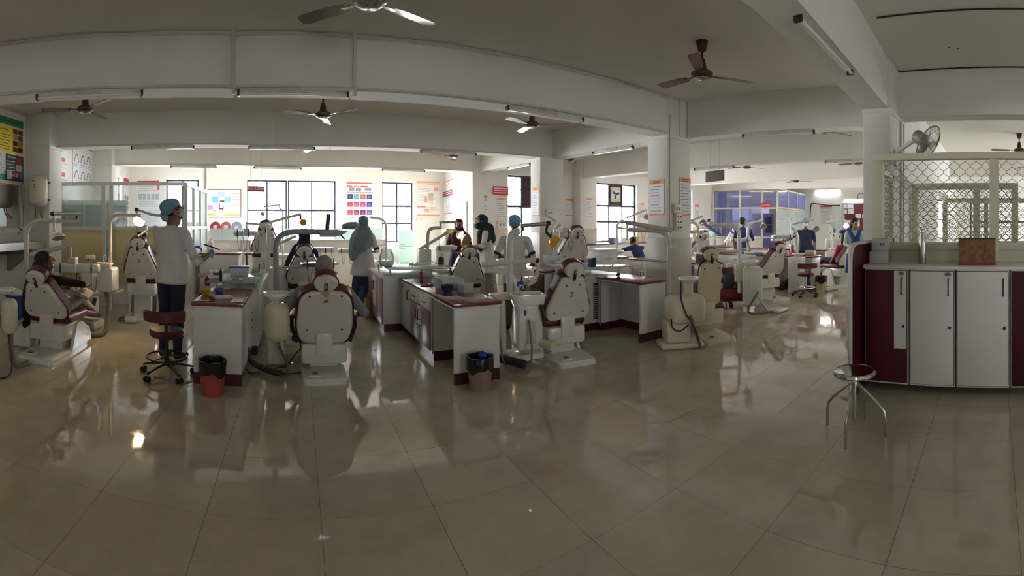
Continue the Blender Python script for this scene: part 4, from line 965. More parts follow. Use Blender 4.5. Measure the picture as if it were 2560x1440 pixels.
MB().tube([Vector((-0.035 + 0.022 * cos(t), -0.148, 0.085 + 0.022 * sin(t))) for t in [x_ * 0.5 + 0.6 for x_ in range(11)]], 0.004, 6).build('emblem', 'dark_metal', wh)
MB().box((-0.035, -0.146, 0.05), (0.03, 0.004, 0.008)).build('marking', 'dark_metal', wh)
MB().box((0.02, -0.146, -0.14), (0.1, 0.004, 0.012)).build('marking', 'arm_grey', wh)
for s in (-0.04, 0.04): MB().tube(smooth_path([(s, 0, -0.27), (s, 0.02, -0.36), (s * 1.5, 0.1, -0.46)]), 0.011, 8).build('pipe', 'brass', wh)
for z in (0.15, -0.15): MB().box((0.15, 0.1, z), (0.12, 0.03, 0.03)).build('bracket', 'dark_metal', wh)
bk = T('plastic_bucket', 'blue plastic bucket with papers at the left edge', 'bucket', (-4.22, 5.72, 0))
MB().lathe([(0.0, 0.0), (0.12, 0.0), (0.155, 0.36), (0.175, 0.40), (0.165, 0.40), (0.15, 0.36), (0.11, 0.02), (0.0, 0.02)], n=28).build('body', mat('blue_plastic', srgb(34, 74, 168), 0.35), bk)
MB().tube([Vector((0.172 * cos(t * pi / 14), 0.172 * sin(t * pi / 14), 0.395)) for t in range(29)], 0.012, 8).build('rim', 'blue_plastic', bk)
MB().box((0.0, 0.0, 0.42), (0.2, 0.2, 0.1), R=Matrix.Rotation(0.5, 3, 'Y') @ Matrix.Rotation(0.7, 3, 'Z'), bev=0.02).build('crumpled_paper', 'paper', bk)

# ================================================================== DESKS
def handle(e, parent, p, axis, L=0.12):
    """U handle at world point p on a face whose outward normal is axis"""
    o = e.location; n = Vector(axis); a = Vector(p) - o; z = Vector((0, 0, L / 2))
    MB().tube([a - z, a - z + n * 0.03, a + z + n * 0.03, a + z], 0.006, 8).build('handle', 'dark_metal', parent)
def hhandle(e, parent, p, axis, along_, L=0.09):
    o = e.location; n = Vector(axis); a = Vector(p) - o; z = Vector(along_) * (L / 2)
    MB().tube([a - z, a - z + n * 0.022, a + z + n * 0.022, a + z], 0.005, 8).build('handle', 'dark_metal', parent)
def desk(label, x0, x1, y0, yk, y1, zt=0.78, knee=True, top='maroon_top', units=(), plinth=0.11, right=True):
    """long work desk along Y: end panel and knee hole near, cabinet beyond; units = list of (ya, yb, kind)"""
    e = T('work_desk', label, 'desk', ((x0 + x1) / 2, (y0 + y1) / 2, 0), 0, 'clinic work desks')
    BX(e, (x0 - 0.02, y0 - 0.02, zt - 0.035), (x1 + 0.02, y1, zt), 'worktop', top, 0.004)
    BX(e, (x0 - 0.012, y0 - 0.012, zt - 0.05), (x1 + 0.012, y1, zt - 0.034), 'top_edging', 'white_lam')
    ep_ = BX(e, (x0, y0, plinth), (x1, y0 + 0.028, zt - 0.05), 'end_panel', 'white_lam', 0.002)
    BX(e, (x0 - 0.002, y0 - 0.002, 0), (x1 + 0.002, y0 + 0.03, plinth), 'plinth', 'maroon_lam')
    if knee:
        BX(e, (x1 - 0.03, y0 + 0.03, plinth), (x1 - 0.01, yk, zt - 0.05), 'back_panel', 'white_lam')
        BX(e, (x1 - 0.035, y0 + 0.03, 0), (x1 - 0.005, yk, plinth), 'plinth', 'maroon_lam')
    BX(e, (x0 + 0.02, yk, plinth), (x1, y1, zt - 0.05), 'carcass', 'white_lam')
    BX(e, (x0 + 0.04, yk + 0.005, 0), (x1 - 0.02, y1, plinth), 'plinth', 'maroon_lam')
    BX(e, (x0 + 0.018, yk - 0.004, 0.08), (x0 + 0.036, yk + 0.016, zt - 0.05), 'edge_strip', 'alu')
    for (ya, yb, kind) in units:
        f = x0 + 0.02
        if kind == 'door':
            d_ = BX(e, (f - 0.018, ya + 0.006, plinth), (f, yb - 0.006, zt - 0.06), 'door', 'white_lam', 0.002); handle(e, d_, (f - 0.018, ya + 0.06, zt - 0.18), (-1, 0, 0))
            BX(e, (f - 0.021, yb - 0.09, zt - 0.14), (f - 0.017, yb - 0.05, zt - 0.08), 'door_label', flat(190, 70, 60), 0, d_)
        elif kind == 'red':
            d_ = BX(e, (f - 0.018, ya + 0.006, plinth), (f, yb - 0.006, zt - 0.06), 'door', 'maroon_lam', 0.002); handle(e, d_, (f - 0.018, yb - 0.05, zt - 0.2), (-1, 0, 0))
        elif kind == 'drawers':
            ym = (ya + yb) / 2
            for (a_, b_, hs) in ((ya, ym, 1), (ym, yb, 0)):
                dr = BX(e, (f - 0.018, a_ + 0.005, zt - 0.21), (f, b_ - 0.005, zt - 0.06), 'drawer', 'white_lam', 0.002)
                hhandle(e, dr, (f - 0.018, (a_ + b_) / 2, zt - 0.15), (-1, 0, 0), (0, 1, 0))
                MB().cyl(Vector((f - 0.022, (a_ + b_) / 2, zt - 0.095)) - e.location, Vector((f - 0.016, (a_ + b_) / 2, zt - 0.095)) - e.location, 0.009, n=10).build('lock', 'alu', dr)
                d_ = BX(e, (f - 0.018, a_ + 0.005, plinth), (f, b_ - 0.005, zt - 0.225), 'door', 'mauve_lam', 0.002)
                ys = b_ - 0.1 if hs else a_
                BX(e, (f - 0.022, ys + 0.006, 0.30), (f - 0.015, ys + 0.1, zt - 0.23), 'door_strip', 'white_lam', 0, d_)
                handle(e, d_, (f - 0.022, ys + (0.05), zt - 0.33), (-1, 0, 0))
                MB().cyl(Vector((f - 0.03, ys + 0.05, zt - 0.46)) - e.location, Vector((f - 0.02, ys + 0.05, zt - 0.46)) - e.location, 0.009, n=10).build('lock', 'dark_metal', d_)
    return e
def glass_cabinet(label, x0, x1, y0, y1, zt, gz, glass, strips='mauve_lam', doors=2, vent=None, plinth=0.11, socket=None):
    e = T('glass_top_cabinet', label, 'cabinet', ((x0 + x1) / 2, (y0 + y1) / 2, 0), 0, 'clinic glass-topped cabinets')
    BX(e, (x0, y0, plinth), (x1, y1, zt - 0.03), 'carcass', 'white_lam', 0.002)
    BX(e, (x0 - 0.01, y0 - 0.01, zt - 0.03), (x1 + 0.01, y1 + 0.01, zt), 'top', 'white_lam', 0.003)
    BX(e, (x0 + 0.015, y0 + 0.012, 0), (x1 - 0.015, y1 - 0.01, plinth), 'plinth', 'maroon_lam')
    L = (y1 - y0) / doors
    for k in range(doors):
        ya, yb = y0 + k * L + 0.012, y0 + (k + 1) * L - 0.006
        d_ = BX(e, (x0 - 0.018, ya, plinth), (x0, yb, zt - 0.04), 'door', strips, 0.002)
        ys = yb - 0.11 if k % 2 == 0 else ya
        BX(e, (x0 - 0.022, ys, 0.28), (x0 - 0.016, ys + 0.1, zt - 0.04), 'door_strip', 'white_lam', 0, d_); handle(e, d_, (x0 - 0.022, ys + 0.05, zt - 0.2), (-1, 0, 0))
    gx0, gx1, gy0, gy1 = glass
    BX(e, (gx0, gy0, gz - 0.010), (gx1, gy1, gz), 'glass_shelf', 'green_glass', 0.002)
    for (x, y) in ((gx0 + 0.06, gy0 + 0.06), (gx1 - 0.06, gy0 + 0.06), (gx0 + 0.06, gy1 - 0.06), (gx1 - 0.06, gy1 - 0.06)):
        x = min(max(x, x0 + 0.03), x1 - 0.03); y = min(max(y, y0 + 0.03), y1 - 0.03)
        MB().cyl(Vector((x, y, zt)) - e.location, Vector((x, y, gz - 0.01)) - e.location, 0.016, n=12).build('spacer', 'alu', e)
    if vent:
        a, b = vent; v_ = BX(e, (a, y0 - 0.004, 0.16), (b, y0 + 0.001, zt - 0.1), 'vent_grille', 'dark_metal')
        n = 18
        for k in range(n): z = 0.18 + (zt - 0.3) * k / n; BX(e, (a + 0.01, y0 - 0.01, z), (b - 0.01, y0 - 0.002, z + 0.014), 'louvre', 'arm_grey', 0, v_)
    if socket:
        xs_, zs1, zs2 = socket; s_ = BX(e, (xs_ - 0.045, y0 - 0.012, zs1), (xs_ + 0.045, y0, zs2), 'socket_plate', 'unit_cream', 0.003)
        for k in range(3):
            z = zs2 - 0.06 - k * 0.085
            for dx in (-0.018, 0.018): BX(e, (xs_ + dx - 0.008, y0 - 0.015, z - 0.012), (xs_ + dx + 0.008, y0 - 0.01, z + 0.012), 'socket_hole', 'black', 0, s_)
    return e
# front left desk
d1 = desk('front desk with a maroon top beside the red bin', -0.985, -0.525, 4.13, 4.16, 5.08, 0.78, knee=False)
c1 = glass_cabinet('glass-topped cabinet with a socket plate behind the red bin', -0.98, -0.45, 5.12, 6.75, 0.78, 0.88, (-1.02, -0.43, 4.86, 6.4), socket=(-0.545, 0.28, 0.56))
# centre desk
d2 = desk('centre desk with drawers and knee hole beside the brown bin', 1.45, 1.92, 3.93, 4.70, 6.12, 0.77, units=[(4.74, 5.6, 'drawers'), (5.6, 6.1, 'door')])
c2 = glass_cabinet('glass-topped cabinet with mauve doors behind the centre desk', 1.20, 1.95, 6.15, 7.35, 0.79, 0.90, (1.25, 2.25, 5.95, 7.15))
# right desk
d3 = desk('right desk with knee hole in front of the nearest column', 3.97, 4.44, 4.07, 4.92, 4.96, 0.78, units=[])
c3 = glass_cabinet('glass-topped cabinet with a louvred end behind the right desk', 3.74, 4.46, 5.0, 5.75, 0.78, 0.90, (3.62, 4.62, 4.85, 5.85), strips='maroon_lam', doors=1, vent=(3.93, 4.12))
d3b = desk('maroon-topped desk with drawers behind the numbered 2 chair', 3.62, 4.1, 5.8, 5.83, 7.3, 0.80, knee=False, units=[(5.85, 6.3, 'red'), (6.3, 7.25, 'drawers')])
# far left desk beyond the man in white
d0 = desk('pale desk with a brown top beyond the man in white', -2.02, -1.2, 9.0, 9.03, 10.1, 0.93, knee=False)
# right bay desks
desk('work desk in the right bay beside the cream bin', 9.25, 9.75, 4.05, 5.0, 6.9, 0.79, units=[(5.05, 5.9, 'drawers'), (5.9, 6.8, 'drawers')])
desk('work desk furthest right under the notice board', 11.6, 12.0, 4.6, 5.3, 7.2, 0.80, units=[(5.35, 6.2, 'drawers')])
desk('work desk just right of the nearest column', 6.55, 7.1, 5.0, 5.5, 7.1, 0.79, units=[(5.55, 6.3, 'red'), (6.3, 7.0, 'drawers')])
desk('work desk behind the nearest column by the white cupboard', 6.25, 6.8, 7.3, 8.2, 9.5, 0.80, units=[(8.25, 9.3, 'drawers')])
desk('work desk in the right bay before the glazed room', 11.0, 11.6, 7.6, 8.5, 10.1, 0.85, units=[(8.6, 9.6, 'drawers')])
def counter(label, x0, x1, y0, y1, zt, m='white_lam', n=4, top='white_lam'):
    e = T('wall_counter', label, 'counter', ((x0 + x1) / 2, (y0 + y1) / 2, 0))
    BX(e, (x0, y0, 0.0), (x1, y1, zt - 0.03), 'carcass', m, 0.002); BX(e, (x0 - 0.02, y0 - 0.02, zt - 0.03), (x1 + 0.02, y1, zt), 'worktop', top, 0.004)
    for k in range(n):
        a, b = x0 + (x1 - x0) * k / n, x0 + (x1 - x0) * (k + 1) / n
        d_ = BX(e, (a + 0.01, y0 - 0.016, 0.1), (b - 0.01, y0, zt - 0.06), 'door', m, 0.002); handle(e, d_, (b - 0.06, y0 - 0.016, zt - 0.2), (0, -1, 0))
    return e
counter('long white counter below the tall windows of the right bay', 5.9, 10.4, 10.1, 10.62, 0.95, n=7, top='maroon_top')
counter('white counter between the short side wall and the second column', 4.9, 5.85, 10.1, 10.6, 0.98, n=2)
counter('pale counter inside the left bay before the bright doorway', 3.1, 4.35, 9.6, 10.1, 0.95, n=3)
counter('white counter under the far window beside the glazed room', 11.9, 14.3, 10.0, 10.5, 1.05, n=4)
cw = T('white_cupboard', 'small white cupboard standing behind the numbered 2 chair', 'cupboard', (5.55, 6.85, 0), 0.1)
MB().box((0, 0, 0.51), (0.5, 0.45, 1.0), bev=0.006).build('body', 'white_lam', cw)
for s in (-1, 1):
    d_ = MB().box((s * 0.125, -0.232, 0.5), (0.24, 0.016, 0.92), bev=0.002).build('door', 'white_lam', cw); MB().box((s * 0.05, -0.245, 0.85), (0.08, 0.012, 0.012)).build('handle', 'dark_metal', d_)
MB().box((0, -0.02, 1.02), (0.54, 0.5, 0.025), bev=0.003).build('top', 'white_lam', cw)
fr = T('refrigerator', 'pale green two-door refrigerator below the back window', 'refrigerator', FL(1016, 688), -0.25)
mat('aqua', srgb(178, 214, 206), 0.3)
MB().box((0, 0.25, 0.68), (0.46, 0.5, 1.33), bev=0.02).build('body', 'aqua', fr)
for (z0, z1) in ((0.06, 0.86), (0.88, 1.33)):
    d_ = MB().box((0, -0.02, (z0 + z1) / 2), (0.46, 0.05, z1 - z0), bev=0.012).build('door', 'aqua', fr); MB().box((-0.12, -0.05, z1 - 0.06 if z0 < .5 else z0 + 0.04), (0.14, 0.02, 0.018)).build('handle', 'alu', d_)
MB().box((0, 0.2, 0.02), (0.4, 0.4, 0.05)).build('base', 'dark_metal', fr)
# ================================================================== DENTAL CHAIRS
def dental_chair(label, loc, rz, seat_z=0.5, ang=28, shell='taper', number=None, legs=0.62, arms=False, white='unit_white', pedal=True, fin=True, plate=0.6, emblem=False, blen=0.56, knob=False):
    e = T('dental_chair', label, 'dental chair', (loc[0], loc[1], 0), rz, 'dental chairs')
    a = radians(ang); U = Vector((0, -sin(a), cos(a))); N = Vector((0, -cos(a), -sin(a))); P = Vector((0, -0.20, seat_z))
    # base plate and lift
    pts = round_poly([(-0.22, -plate), (0.22, -plate), (0.24, -0.1), (0.24, 0.45), (-0.24, 0.45), (-0.24, -0.1)], 0.07, 4)
    MB().prism(pts, (0, 0, 0.0), (1, 0, 0), (0, 1, 0), 0.06, inset=0.04).build('base_plate', white, e)
    MB().box((0, 0.08, 0.05 + (seat_z - 0.22) / 2), (0.30, 0.46, max(0.06, seat_z - 0.2)), bev=0.03).build('lift_column', white, e)
    if fin:
        for s in (-1, 1):
            pr = [(-0.08, 0.05), (0.50, 0.05), (0.50, 0.09), (0.44, 0.22), (0.34, seat_z - 0.20), (0.22, seat_z - 0.12), (0.06, seat_z - 0.12)]
            MB().prism(round_poly(pr, [.005, .005, .03, .08, .08, .06, .03], 5), (s * 0.235 - 0.02, 0, 0), (0, 1, 0), (0, 0, 1), 0.04).build('lift_cover', white, e)
    MB().box((0, -0.06, seat_z - 0.19), (0.46, 0.40, 0.2), bev=0.03).build('under_frame', white, e)
    # seat, leg rest
    MB().box((0, 0.10, seat_z - 0.045), (0.52, 0.58, 0.10), bev=0.035, seg=3).build('seat', 'vinyl', e)
    if legs:
        R = Matrix.Rotation(radians(-14), 3, 'X'); c = Vector((0, 0.36 + legs / 2, seat_z - 0.05 - legs * 0.12))
        MB().box(c, (0.44, legs, 0.08), R=R, bev=0.035, seg=3).build('leg_rest', 'vinyl', e)
        MB().box(c + Vector((0, -0.02, -0.055)), (0.40, legs * 0.95, 0.03), R=R, bev=0.012).build('leg_rest_shell', white, e)
    # backrest
    if shell == 'taper': out = [(-0.245, 0.0), (0.245, 0.0), (0.275, 0.12), (0.135, blen), (-0.135, blen), (-0.275, 0.12)]; rr = [0.12, 0.12, 0.10, 0.035, 0.035, 0.10]
    elif shell == 'round': out = [(-0.24, -0.08), (0.24, -0.08), (0.285, 0.12), (0.25, blen - 0.06), (-0.25, blen - 0.06), (-0.285, 0.12)]; rr = [0.14, 0.14, 0.14, 0.18, 0.18, 0.14]
    else: out = [(-0.17, -0.02), (0.17, -0.02), (0.17, blen), (-0.17, blen)]; rr = [0.07, 0.07, 0.15, 0.15]
    sh = round_poly(out, rr, 6); cu_ = round_poly([(x * 1.07, y * 1.03) for x, y in out], rr, 6)
    MB().prism(cu_, P - N * 0.10, (1, 0, 0), U, 0.105, smooth=True).build('backrest', 'vinyl', e)
    s_ = MB().prism(sh, P + N * 0.004, (1, 0, 0), U, 0.05, inset=0.05).build('back_shell', white, e)
    for (x, y) in ((out[1][0] * 0.72, 0.10), (-out[1][0] * 0.72, 0.10), (out[3][0] * 0.62, blen * 0.84), (-out[3][0] * 0.62, blen * 0.84)):
        q = P + Vector((x, 0, 0)) + U * y + N * 0.054; MB().cyl(q, q + N * 0.004, 0.011, n=10).build('screw', 'dark_metal', s_)
    if number: lettering(number, 0.085, 'black', s_, P + U * blen * 0.62 + N * 0.0565, (1, 0, 0), U, name='number')
    if emblem:
        MB().prism([(-0.03, 0), (0.03, 0), (0.028, 0.035), (-0.005, 0.03)], P + U * (blen * 0.72) + N * 0.0545, (1, 0, 0), U, 0.003).build('emblem', 'rubber_hose', s_)
    MB().box(P + Vector((0, -0.055, -0.09)), (0.17, 0.04, 0.24), bev=0.012).build('hinge_bracket', white, e)
    # headrest
    Hc = P + U * (blen + (0.085 if shell != 'round' else 0.03)); ho = [(0.115 * cos(t * pi / 10), 0.088 * sin(t * pi / 10)) for t in range(20)]
    MB().prism([(x * 1.12, y * 1.12) for x, y in ho], Hc - N * 0.085, (1, 0, 0), U, 0.085, smooth=True, inset=-0.0).build('headrest', 'vinyl', e)
    h_ = MB().prism(ho, Hc, (1, 0, 0), U, 0.05, inset=0.12).build('headrest_shell', white, e)
    MB().box(Hc - U * 0.045 + N * 0.052, (0.035, 0.02, 0.13), R=Matrix.Rotation(a, 3, 'X'), bev=0.004).build('headrest_bar', 'dark_metal', h_)
    MB().box(Hc - U * 0.01 + N * 0.062, (0.022, 0.014, 0.05), R=Matrix.Rotation(a, 3, 'X'), bev=0.004).build('headrest_lever', 'chrome', h_)
    if knob:
        pts = [(0.036 * (1 if k % 2 else 0.86) * cos(k * pi / 8), 0.036 * (1 if k % 2 else 0.86) * sin(k * pi / 8)) for k in range(16)]
        MB().prism(pts, Hc - U * 0.085 + N * 0.06, (1, 0, 0), U, 0.02).build('clamp_knob', flat(186, 156, 118), h_)
    if arms:
        for s in (-1, 1):
            MB().tube([(s * 0.27, -0.12, seat_z - 0.1), (s * 0.33, -0.1, seat_z + 0.05), (s * 0.33, -0.1, seat_z + 0.14)], 0.02, 8).build('armrest_post', 'dark_metal', e)
            MB().box((s * 0.33, 0.04, seat_z + 0.16), (0.06, 0.34, 0.035), bev=0.015).build('armrest', 'vinyl', e)
    if pedal:
        pd = MB().box((-0.1, -plate - 0.0 + 0.12, 0.065), (0.13, 0.09, 0.02), bev=0.01).build('foot_switch', white, e)
        MB().cyl((-0.1, -plate + 0.12, 0.07), (-0.1, -plate + 0.12, 0.088), 0.03, n=14).build('foot_button', 'rubber_hose', pd)
    return e
ch1 = dental_chair('dental chair with the woman in black, nearest the left edge', (-2.78, 4.60), 0.08, 0.46, 32, 'taper', fin=True, plate=0.58, blen=0.48)
ch2 = dental_chair('dental chair numbered 5 before the cubicle', (-2.50, 6.95), 0.12, 0.66, 24, 'taper', number='5', blen=0.54, plate=0.5)
ch3 = dental_chair('large rounded dental chair with the grey-haired man, front centre', (0.27, 4.72), 0.0, 0.40, 26, 'round', arms=True, fin=False, plate=0.55, emblem=True, blen=0.60, knob=True)
ch4 = dental_chair('dental chair with the woman in navy, behind the front centre chair', (0.10, 7.05), 0.0, 0.62, 22, 'taper', blen=0.45)
ch5 = dental_chair('empty raised dental chair before the wide window', (-0.64, 8.75), 0.1, 0.98, 30, 'taper', blen=0.5, legs=0.4)
ch6 = dental_chair('dental chair with the bald man in blue', (2.86, 7.25), -0.2, 0.52, 26, 'taper', blen=0.52)
ch7 = dental_chair('empty dental chair numbered 2 beside the right desk', (2.90, 4.36), -0.16, 0.46, 20, 'taper', number='2', blen=0.52, plate=0.55)
ch8 = dental_chair('empty upright dental chair in front of the nearest column', (4.86, 3.80), -0.42, 0.46, 8, 'slim', legs=0.3, fin=False, white='unit_cream', blen=0.58, plate=0.62)
ch9 = dental_chair('empty reclined dental chair left of the maroon stool', (7.98, 4.58), -0.40, 0.52, 32, 'taper', blen=0.56)
ch10 = dental_chair('dental chair with the girl in pink', (10.3, 3.75), -0.5, 0.55, 30, 'taper', blen=0.54)
ch11 = dental_chair('empty raised dental chair behind the numbered 2 chair', (4.80, 6.85), -0.3, 0.88, 30, 'taper', blen=0.5, legs=0.4)
ch12 = dental_chair('empty dental chair in the second row of the right bay', (9.1, 7.3), -0.4, 0.75, 34, 'taper', blen=0.52)
ch13 = dental_chair('empty dental chair in front of the H.O.D. room', (12.6, 8.6), -0.5, 0.8, 34, 'taper', blen=0.52)

# ================================================================== DENTAL UNITS (pole, lamp, tray, spittoon)
def PW(pts, r): return [W(x, y, r) for (x, y) in pts]
class Unit:
    def __init__(s, label, base):
        s.e = T('dental_unit', label, 'dental unit', (base[0], base[1], 0), 0, 'dental units'); s.o = s.e.location
    def L(s, p): return Vector(p) - s.o
    def tube(s, name, pts, r, m='arm_grey', smooth=True, n=12, flat_=None):
        P = [s.L(p) for p in pts]; P = smooth_path(P, 5) if smooth and len(P) > 2 else P
        return MB().tube(P, r, n, flat=flat_).build(name, m, s.e)
    def body(s, c, w_, d_, z0, z1, m='unit_white', bev=0.04, name='body', rz=0.0):
        c = s.L((c[0], c[1], (z0 + z1) / 2))
        return MB().box(c, (w_, d_, z1 - z0), R=Matrix.Rotation(rz, 3, 'Z'), bev=bev, seg=3).build(name, m, s.e)
    def barrel(s, c, r, z0, z1, m='unit_cream'):
        h = z1 - z0
        return MB().lathe([(0.0, 0), (r * 0.55, 0.0), (r * 0.82, h * 0.06), (r, h * 0.16), (r * 1.02, h * 0.5), (r * 0.98, h * 0.85), (r * 0.8, h * 0.95), (r * 0.5, h)], s.L((c[0], c[1], z0)), n=28).build('body', m, s.e)
    def bowl(s, c, r, z):
        c = s.L((c[0], c[1], z)); h = r * 0.62
        b = MB().lathe([(0.0, -h), (r * 0.35, -h), (r * 0.7, -h * 0.8), (r * 0.98, -h * 0.35), (r, -h * 0.12), (r * 0.97, 0.0), (r * 0.86, -0.005), (r * 0.8, -h * 0.3), (r * 0.45, -h * 0.62), (0.0, -h * 0.68)], c, n=32).build('spittoon_bowl', 'ceramic', s.e)
        return b
    def lamp(s, p, direction, r=0.075, on=False, drop=None, amber=False):
        """lamp head at p facing direction"""
        R = Vector(direction).to_track_quat('Z', 'Y').to_matrix(); c = s.L(p)
        h = MB().lathe([(0.02, -0.05), (r * 0.6, -0.045), (r * 0.95, -0.015), (r, 0.01), (r * 0.95, 0.012), (r * 0.85, -0.01), (r * 0.3, -0.03), (0.0, -0.032)], c, n=24, R=R).build('lamp_head', 'unit_white' if not amber else 'amber', s.e)
        MB().cyl(c + R @ Vector((0, 0, 0.006)), c + R @ Vector((0, 0, 0.011)), r * 0.93, n=24).build('lamp_glass', 'lamp_warm' if on else ('amber' if amber else 'lamp_cover'), h)
        MB().cyl(c + R @ Vector((0, 0, -0.025)), c + R @ Vector((0, 0, 0.004)), r * 0.2, n=12).build('bulb_shield', 'dark_metal', h)
        if drop is not None: MB().tube([s.L(drop), (s.L(drop) + c) / 2 + Vector((0, 0, 0.01)), c - R @ Vector((0, 0, 0.03))], 0.012, 8).build('lamp_yoke', 'lamp_glow_orange' if on else 'arm_grey', s.e)
        if on:
            L_ = bpy.data.lights.new('lamp_beam', 'SPOT'); L_.energy = 12; L_.color = (1.0, 0.66, 0.32); L_.spot_size = 1.9; L_.spot_blend = 0.5; L_.shadow_soft_size = 0.05
            ob = bpy.data.objects.new('lamp_beam', L_); COL.objects.link(ob); ob.parent = s.e
            ob.location = c + R @ Vector((0, 0, 0.03)); ob.rotation_euler = Vector(direction).to_track_quat('-Z', 'Y').to_euler()
    def knob(s, p, r=0.03, m='dark_metal'): return MB().ell(s.L(p), (r, r, r), nu=14, nv=10).build('pivot_knob', m, s.e)
    def tray(s, c, rz, w_, d_, h=0.06, m='unit_white', inst=4):
        c = s.L(c); R = Matrix.Rotation(rz, 3, 'Z')
        t = MB().box(c, (w_, d_, h), R=R, bev=0.018, seg=3).build('instrument_tray', m, s.e)
        MB().box(c + Vector((0, 0, h / 2 + 0.002)), (w_ * 0.8, d_ * 0.7, 0.006), R=R).build('tray_mat', 'alu', t)
        for k in range(inst):
            q = c + R @ Vector((-w_ * 0.35 + k * w_ * 0.7 / max(1, inst - 1), -d_ / 2 - 0.015, 0.0))
            MB().tube([q + Vector((0, 0, 0.07)), q, q - Vector((0, 0, 0.05))], [0.006, 0.011, 0.009], 8).build('handpiece', 'alu' if k % 2 else 'dark_metal', t)
            MB().tube(smooth_path([q - Vector((0, 0, 0.05)), q - Vector((0, 0, 0.22)) + R @ Vector((0.02, -0.03, 0)), q - Vector((0, 0, 0.27)) + R @ Vector((0.05, 0.02, 0)), q - Vector((0, 0, 0.10)) + R @ Vector((0.06, 0.08, 0))], 5), 0.005, 6).build('handpiece_hose', 'rubber_hose', t)
        return t
    def hose(s, pts, r=0.02, m='rubber_hose'): return MB().tube(smooth_path([s.L(p) for p in pts], 6), r, 8).build('hose', m, s.e)
# ---- unit beside the woman in black
r = 5.6
u = Unit('dental unit with a bent grey pole left of the cubicle door', pxr(66, 5.65))
u.tube('pole', [pxr(66, r, 0.0), pxr(66, r, 0.7)] + PW([(66, 640), (66, 592), (73, 565), (92, 554), (120, 552)], r) + PW([(199, 553)], r), 0.029)
u.tube('lamp_arm', PW([(202, 534), (131, 534)], r - 0.05), 0.024, 'alu', False); u.knob(W(131, 534, r - 0.05), 0.03); u.tube('pivot', PW([(193, 536), (193, 552)], r), 0.014, 'dark_metal', False)
u.tube('lamp_drop', PW([(134, 540), (135, 558), (137, 580)], r - 0.06), 0.016, 'arm_grey')
u.lamp(W(146, 594, r - 0.06), (0.35, -0.25, -0.9), 0.085, amber=False)
u.tube('tray_arm', PW([(75, 637), (182, 611)], r), 0.030, 'arm_grey', False); u.tube('tray_drop', PW([(176, 618), (176, 650), (179, 668), (190, 676)], r), 0.020, 'arm_grey')
u.tray(W(193, 670, r), 0.32, 0.56, 0.22, 0.10, inst=3); u.body(W(182, 655, r), 0.11, 0.08, zat(662, r), zat(643, r), 'unit_cream', 0.012, 'control_box')
u.tube('hose', PW([(192, 675), (190, 720), (186, 748)], r), 0.006, 'dark_metal'); u.tube('hose', PW([(188, 672), (200, 700), (206, 735)], r), 0.006, 'dark_metal')
c = pxr(24, 4.62); u.barrel(c, 0.085, zat(832, 4.62), zat(746, 4.62)); u.bowl(pxr(14, 4.62), 0.105, zat(720, 4.62))
u.tube('support_arm', [pxr(66, r, 0.38), pxr(24, 4.7, 0.36)], 0.022, 'unit_cream', False)
u.body(pxr(66, r), 0.3, 0.3, 0.0, 0.30, 'unit_white')
u.hose([pxr(26, 4.62, 0.38), pxr(28, 4.62, 0.2), pxr(40, 4.6, 0.06), pxr(70, 4.7, 0.05)], 0.03)
u.hose([pxr(20, 4.6, 0.4), pxr(30, 4.5, 0.1), pxr(20, 4.35, 0.03), pxr(-15, 4.3, 0.02)], 0.008, 'dark_metal')
# ---- unit for chair 5
r = 6.35
u = Unit('dental unit with the glowing lamp beside chair 5', pxr(276, 6.4))
u.tube('pole', [pxr(275, r, 0.3)] + PW([(275, 650), (275, 590), (276, 556), (286, 542), (300, 538), (352, 540)], r), 0.026, 'arm_grey')
u.tube('lamp_arm', PW([(343, 524), (384, 537), (440, 541)], r), 0.018, 'arm_grey', True); u.knob(W(341, 524, r), 0.03)
u.tube('lamp_drop', PW([(342, 526), (341, 545)], r), 0.016, 'lamp_glow_orange', False)
u.lamp(W(347, 553, r), (-0.15, -0.8, -0.6), 0.09, on=True)
u.tube('tray_arm', PW([(345, 592), (378, 570), (392, 566)], r), 0.015, 'arm_grey')
u.body(pxr(270, r), 0.24, 0.26, zat(727, r), zat(668, r), 'unit_white', 0.03); u.bowl(pxr(262, r - 0.1), 0.12, zat(655, r))
u.tube('faucet', PW([(259, 655), (259, 640), (264, 638), (265, 650)], r - 0.1), 0.007, 'chrome')
u.body(pxr(225, r + 0.2), 0.22, 0.2, 0.12, zat(680, r), 'unit_white', 0.03, 'pedestal'); u.body(pxr(225, r + 0.2), 0.3, 0.36, 0.0, 0.12, 'unit_cream', 0.02, 'floor_box')
u.tube('support_arm', PW([(218, 738), (290, 732), (310, 726)], r), 0.022, 'arm_grey')
u.hose([W(265, 730, r), W(272, 765, r - 0.1), pxr(262, r - 0.3, 0.05), pxr(225, r - 0.4, 0.04)], 0.032, 'rubber_hose')
u.tube('cup_holder', PW([(220, 650), (223, 640)], r), 0.02, 'dark_metal', False); u.body(W(226, 644, r), 0.14, 0.05, zat(648, r), zat(638, r), 'unit_white', 0.01, 'viewer_box', 0.3)
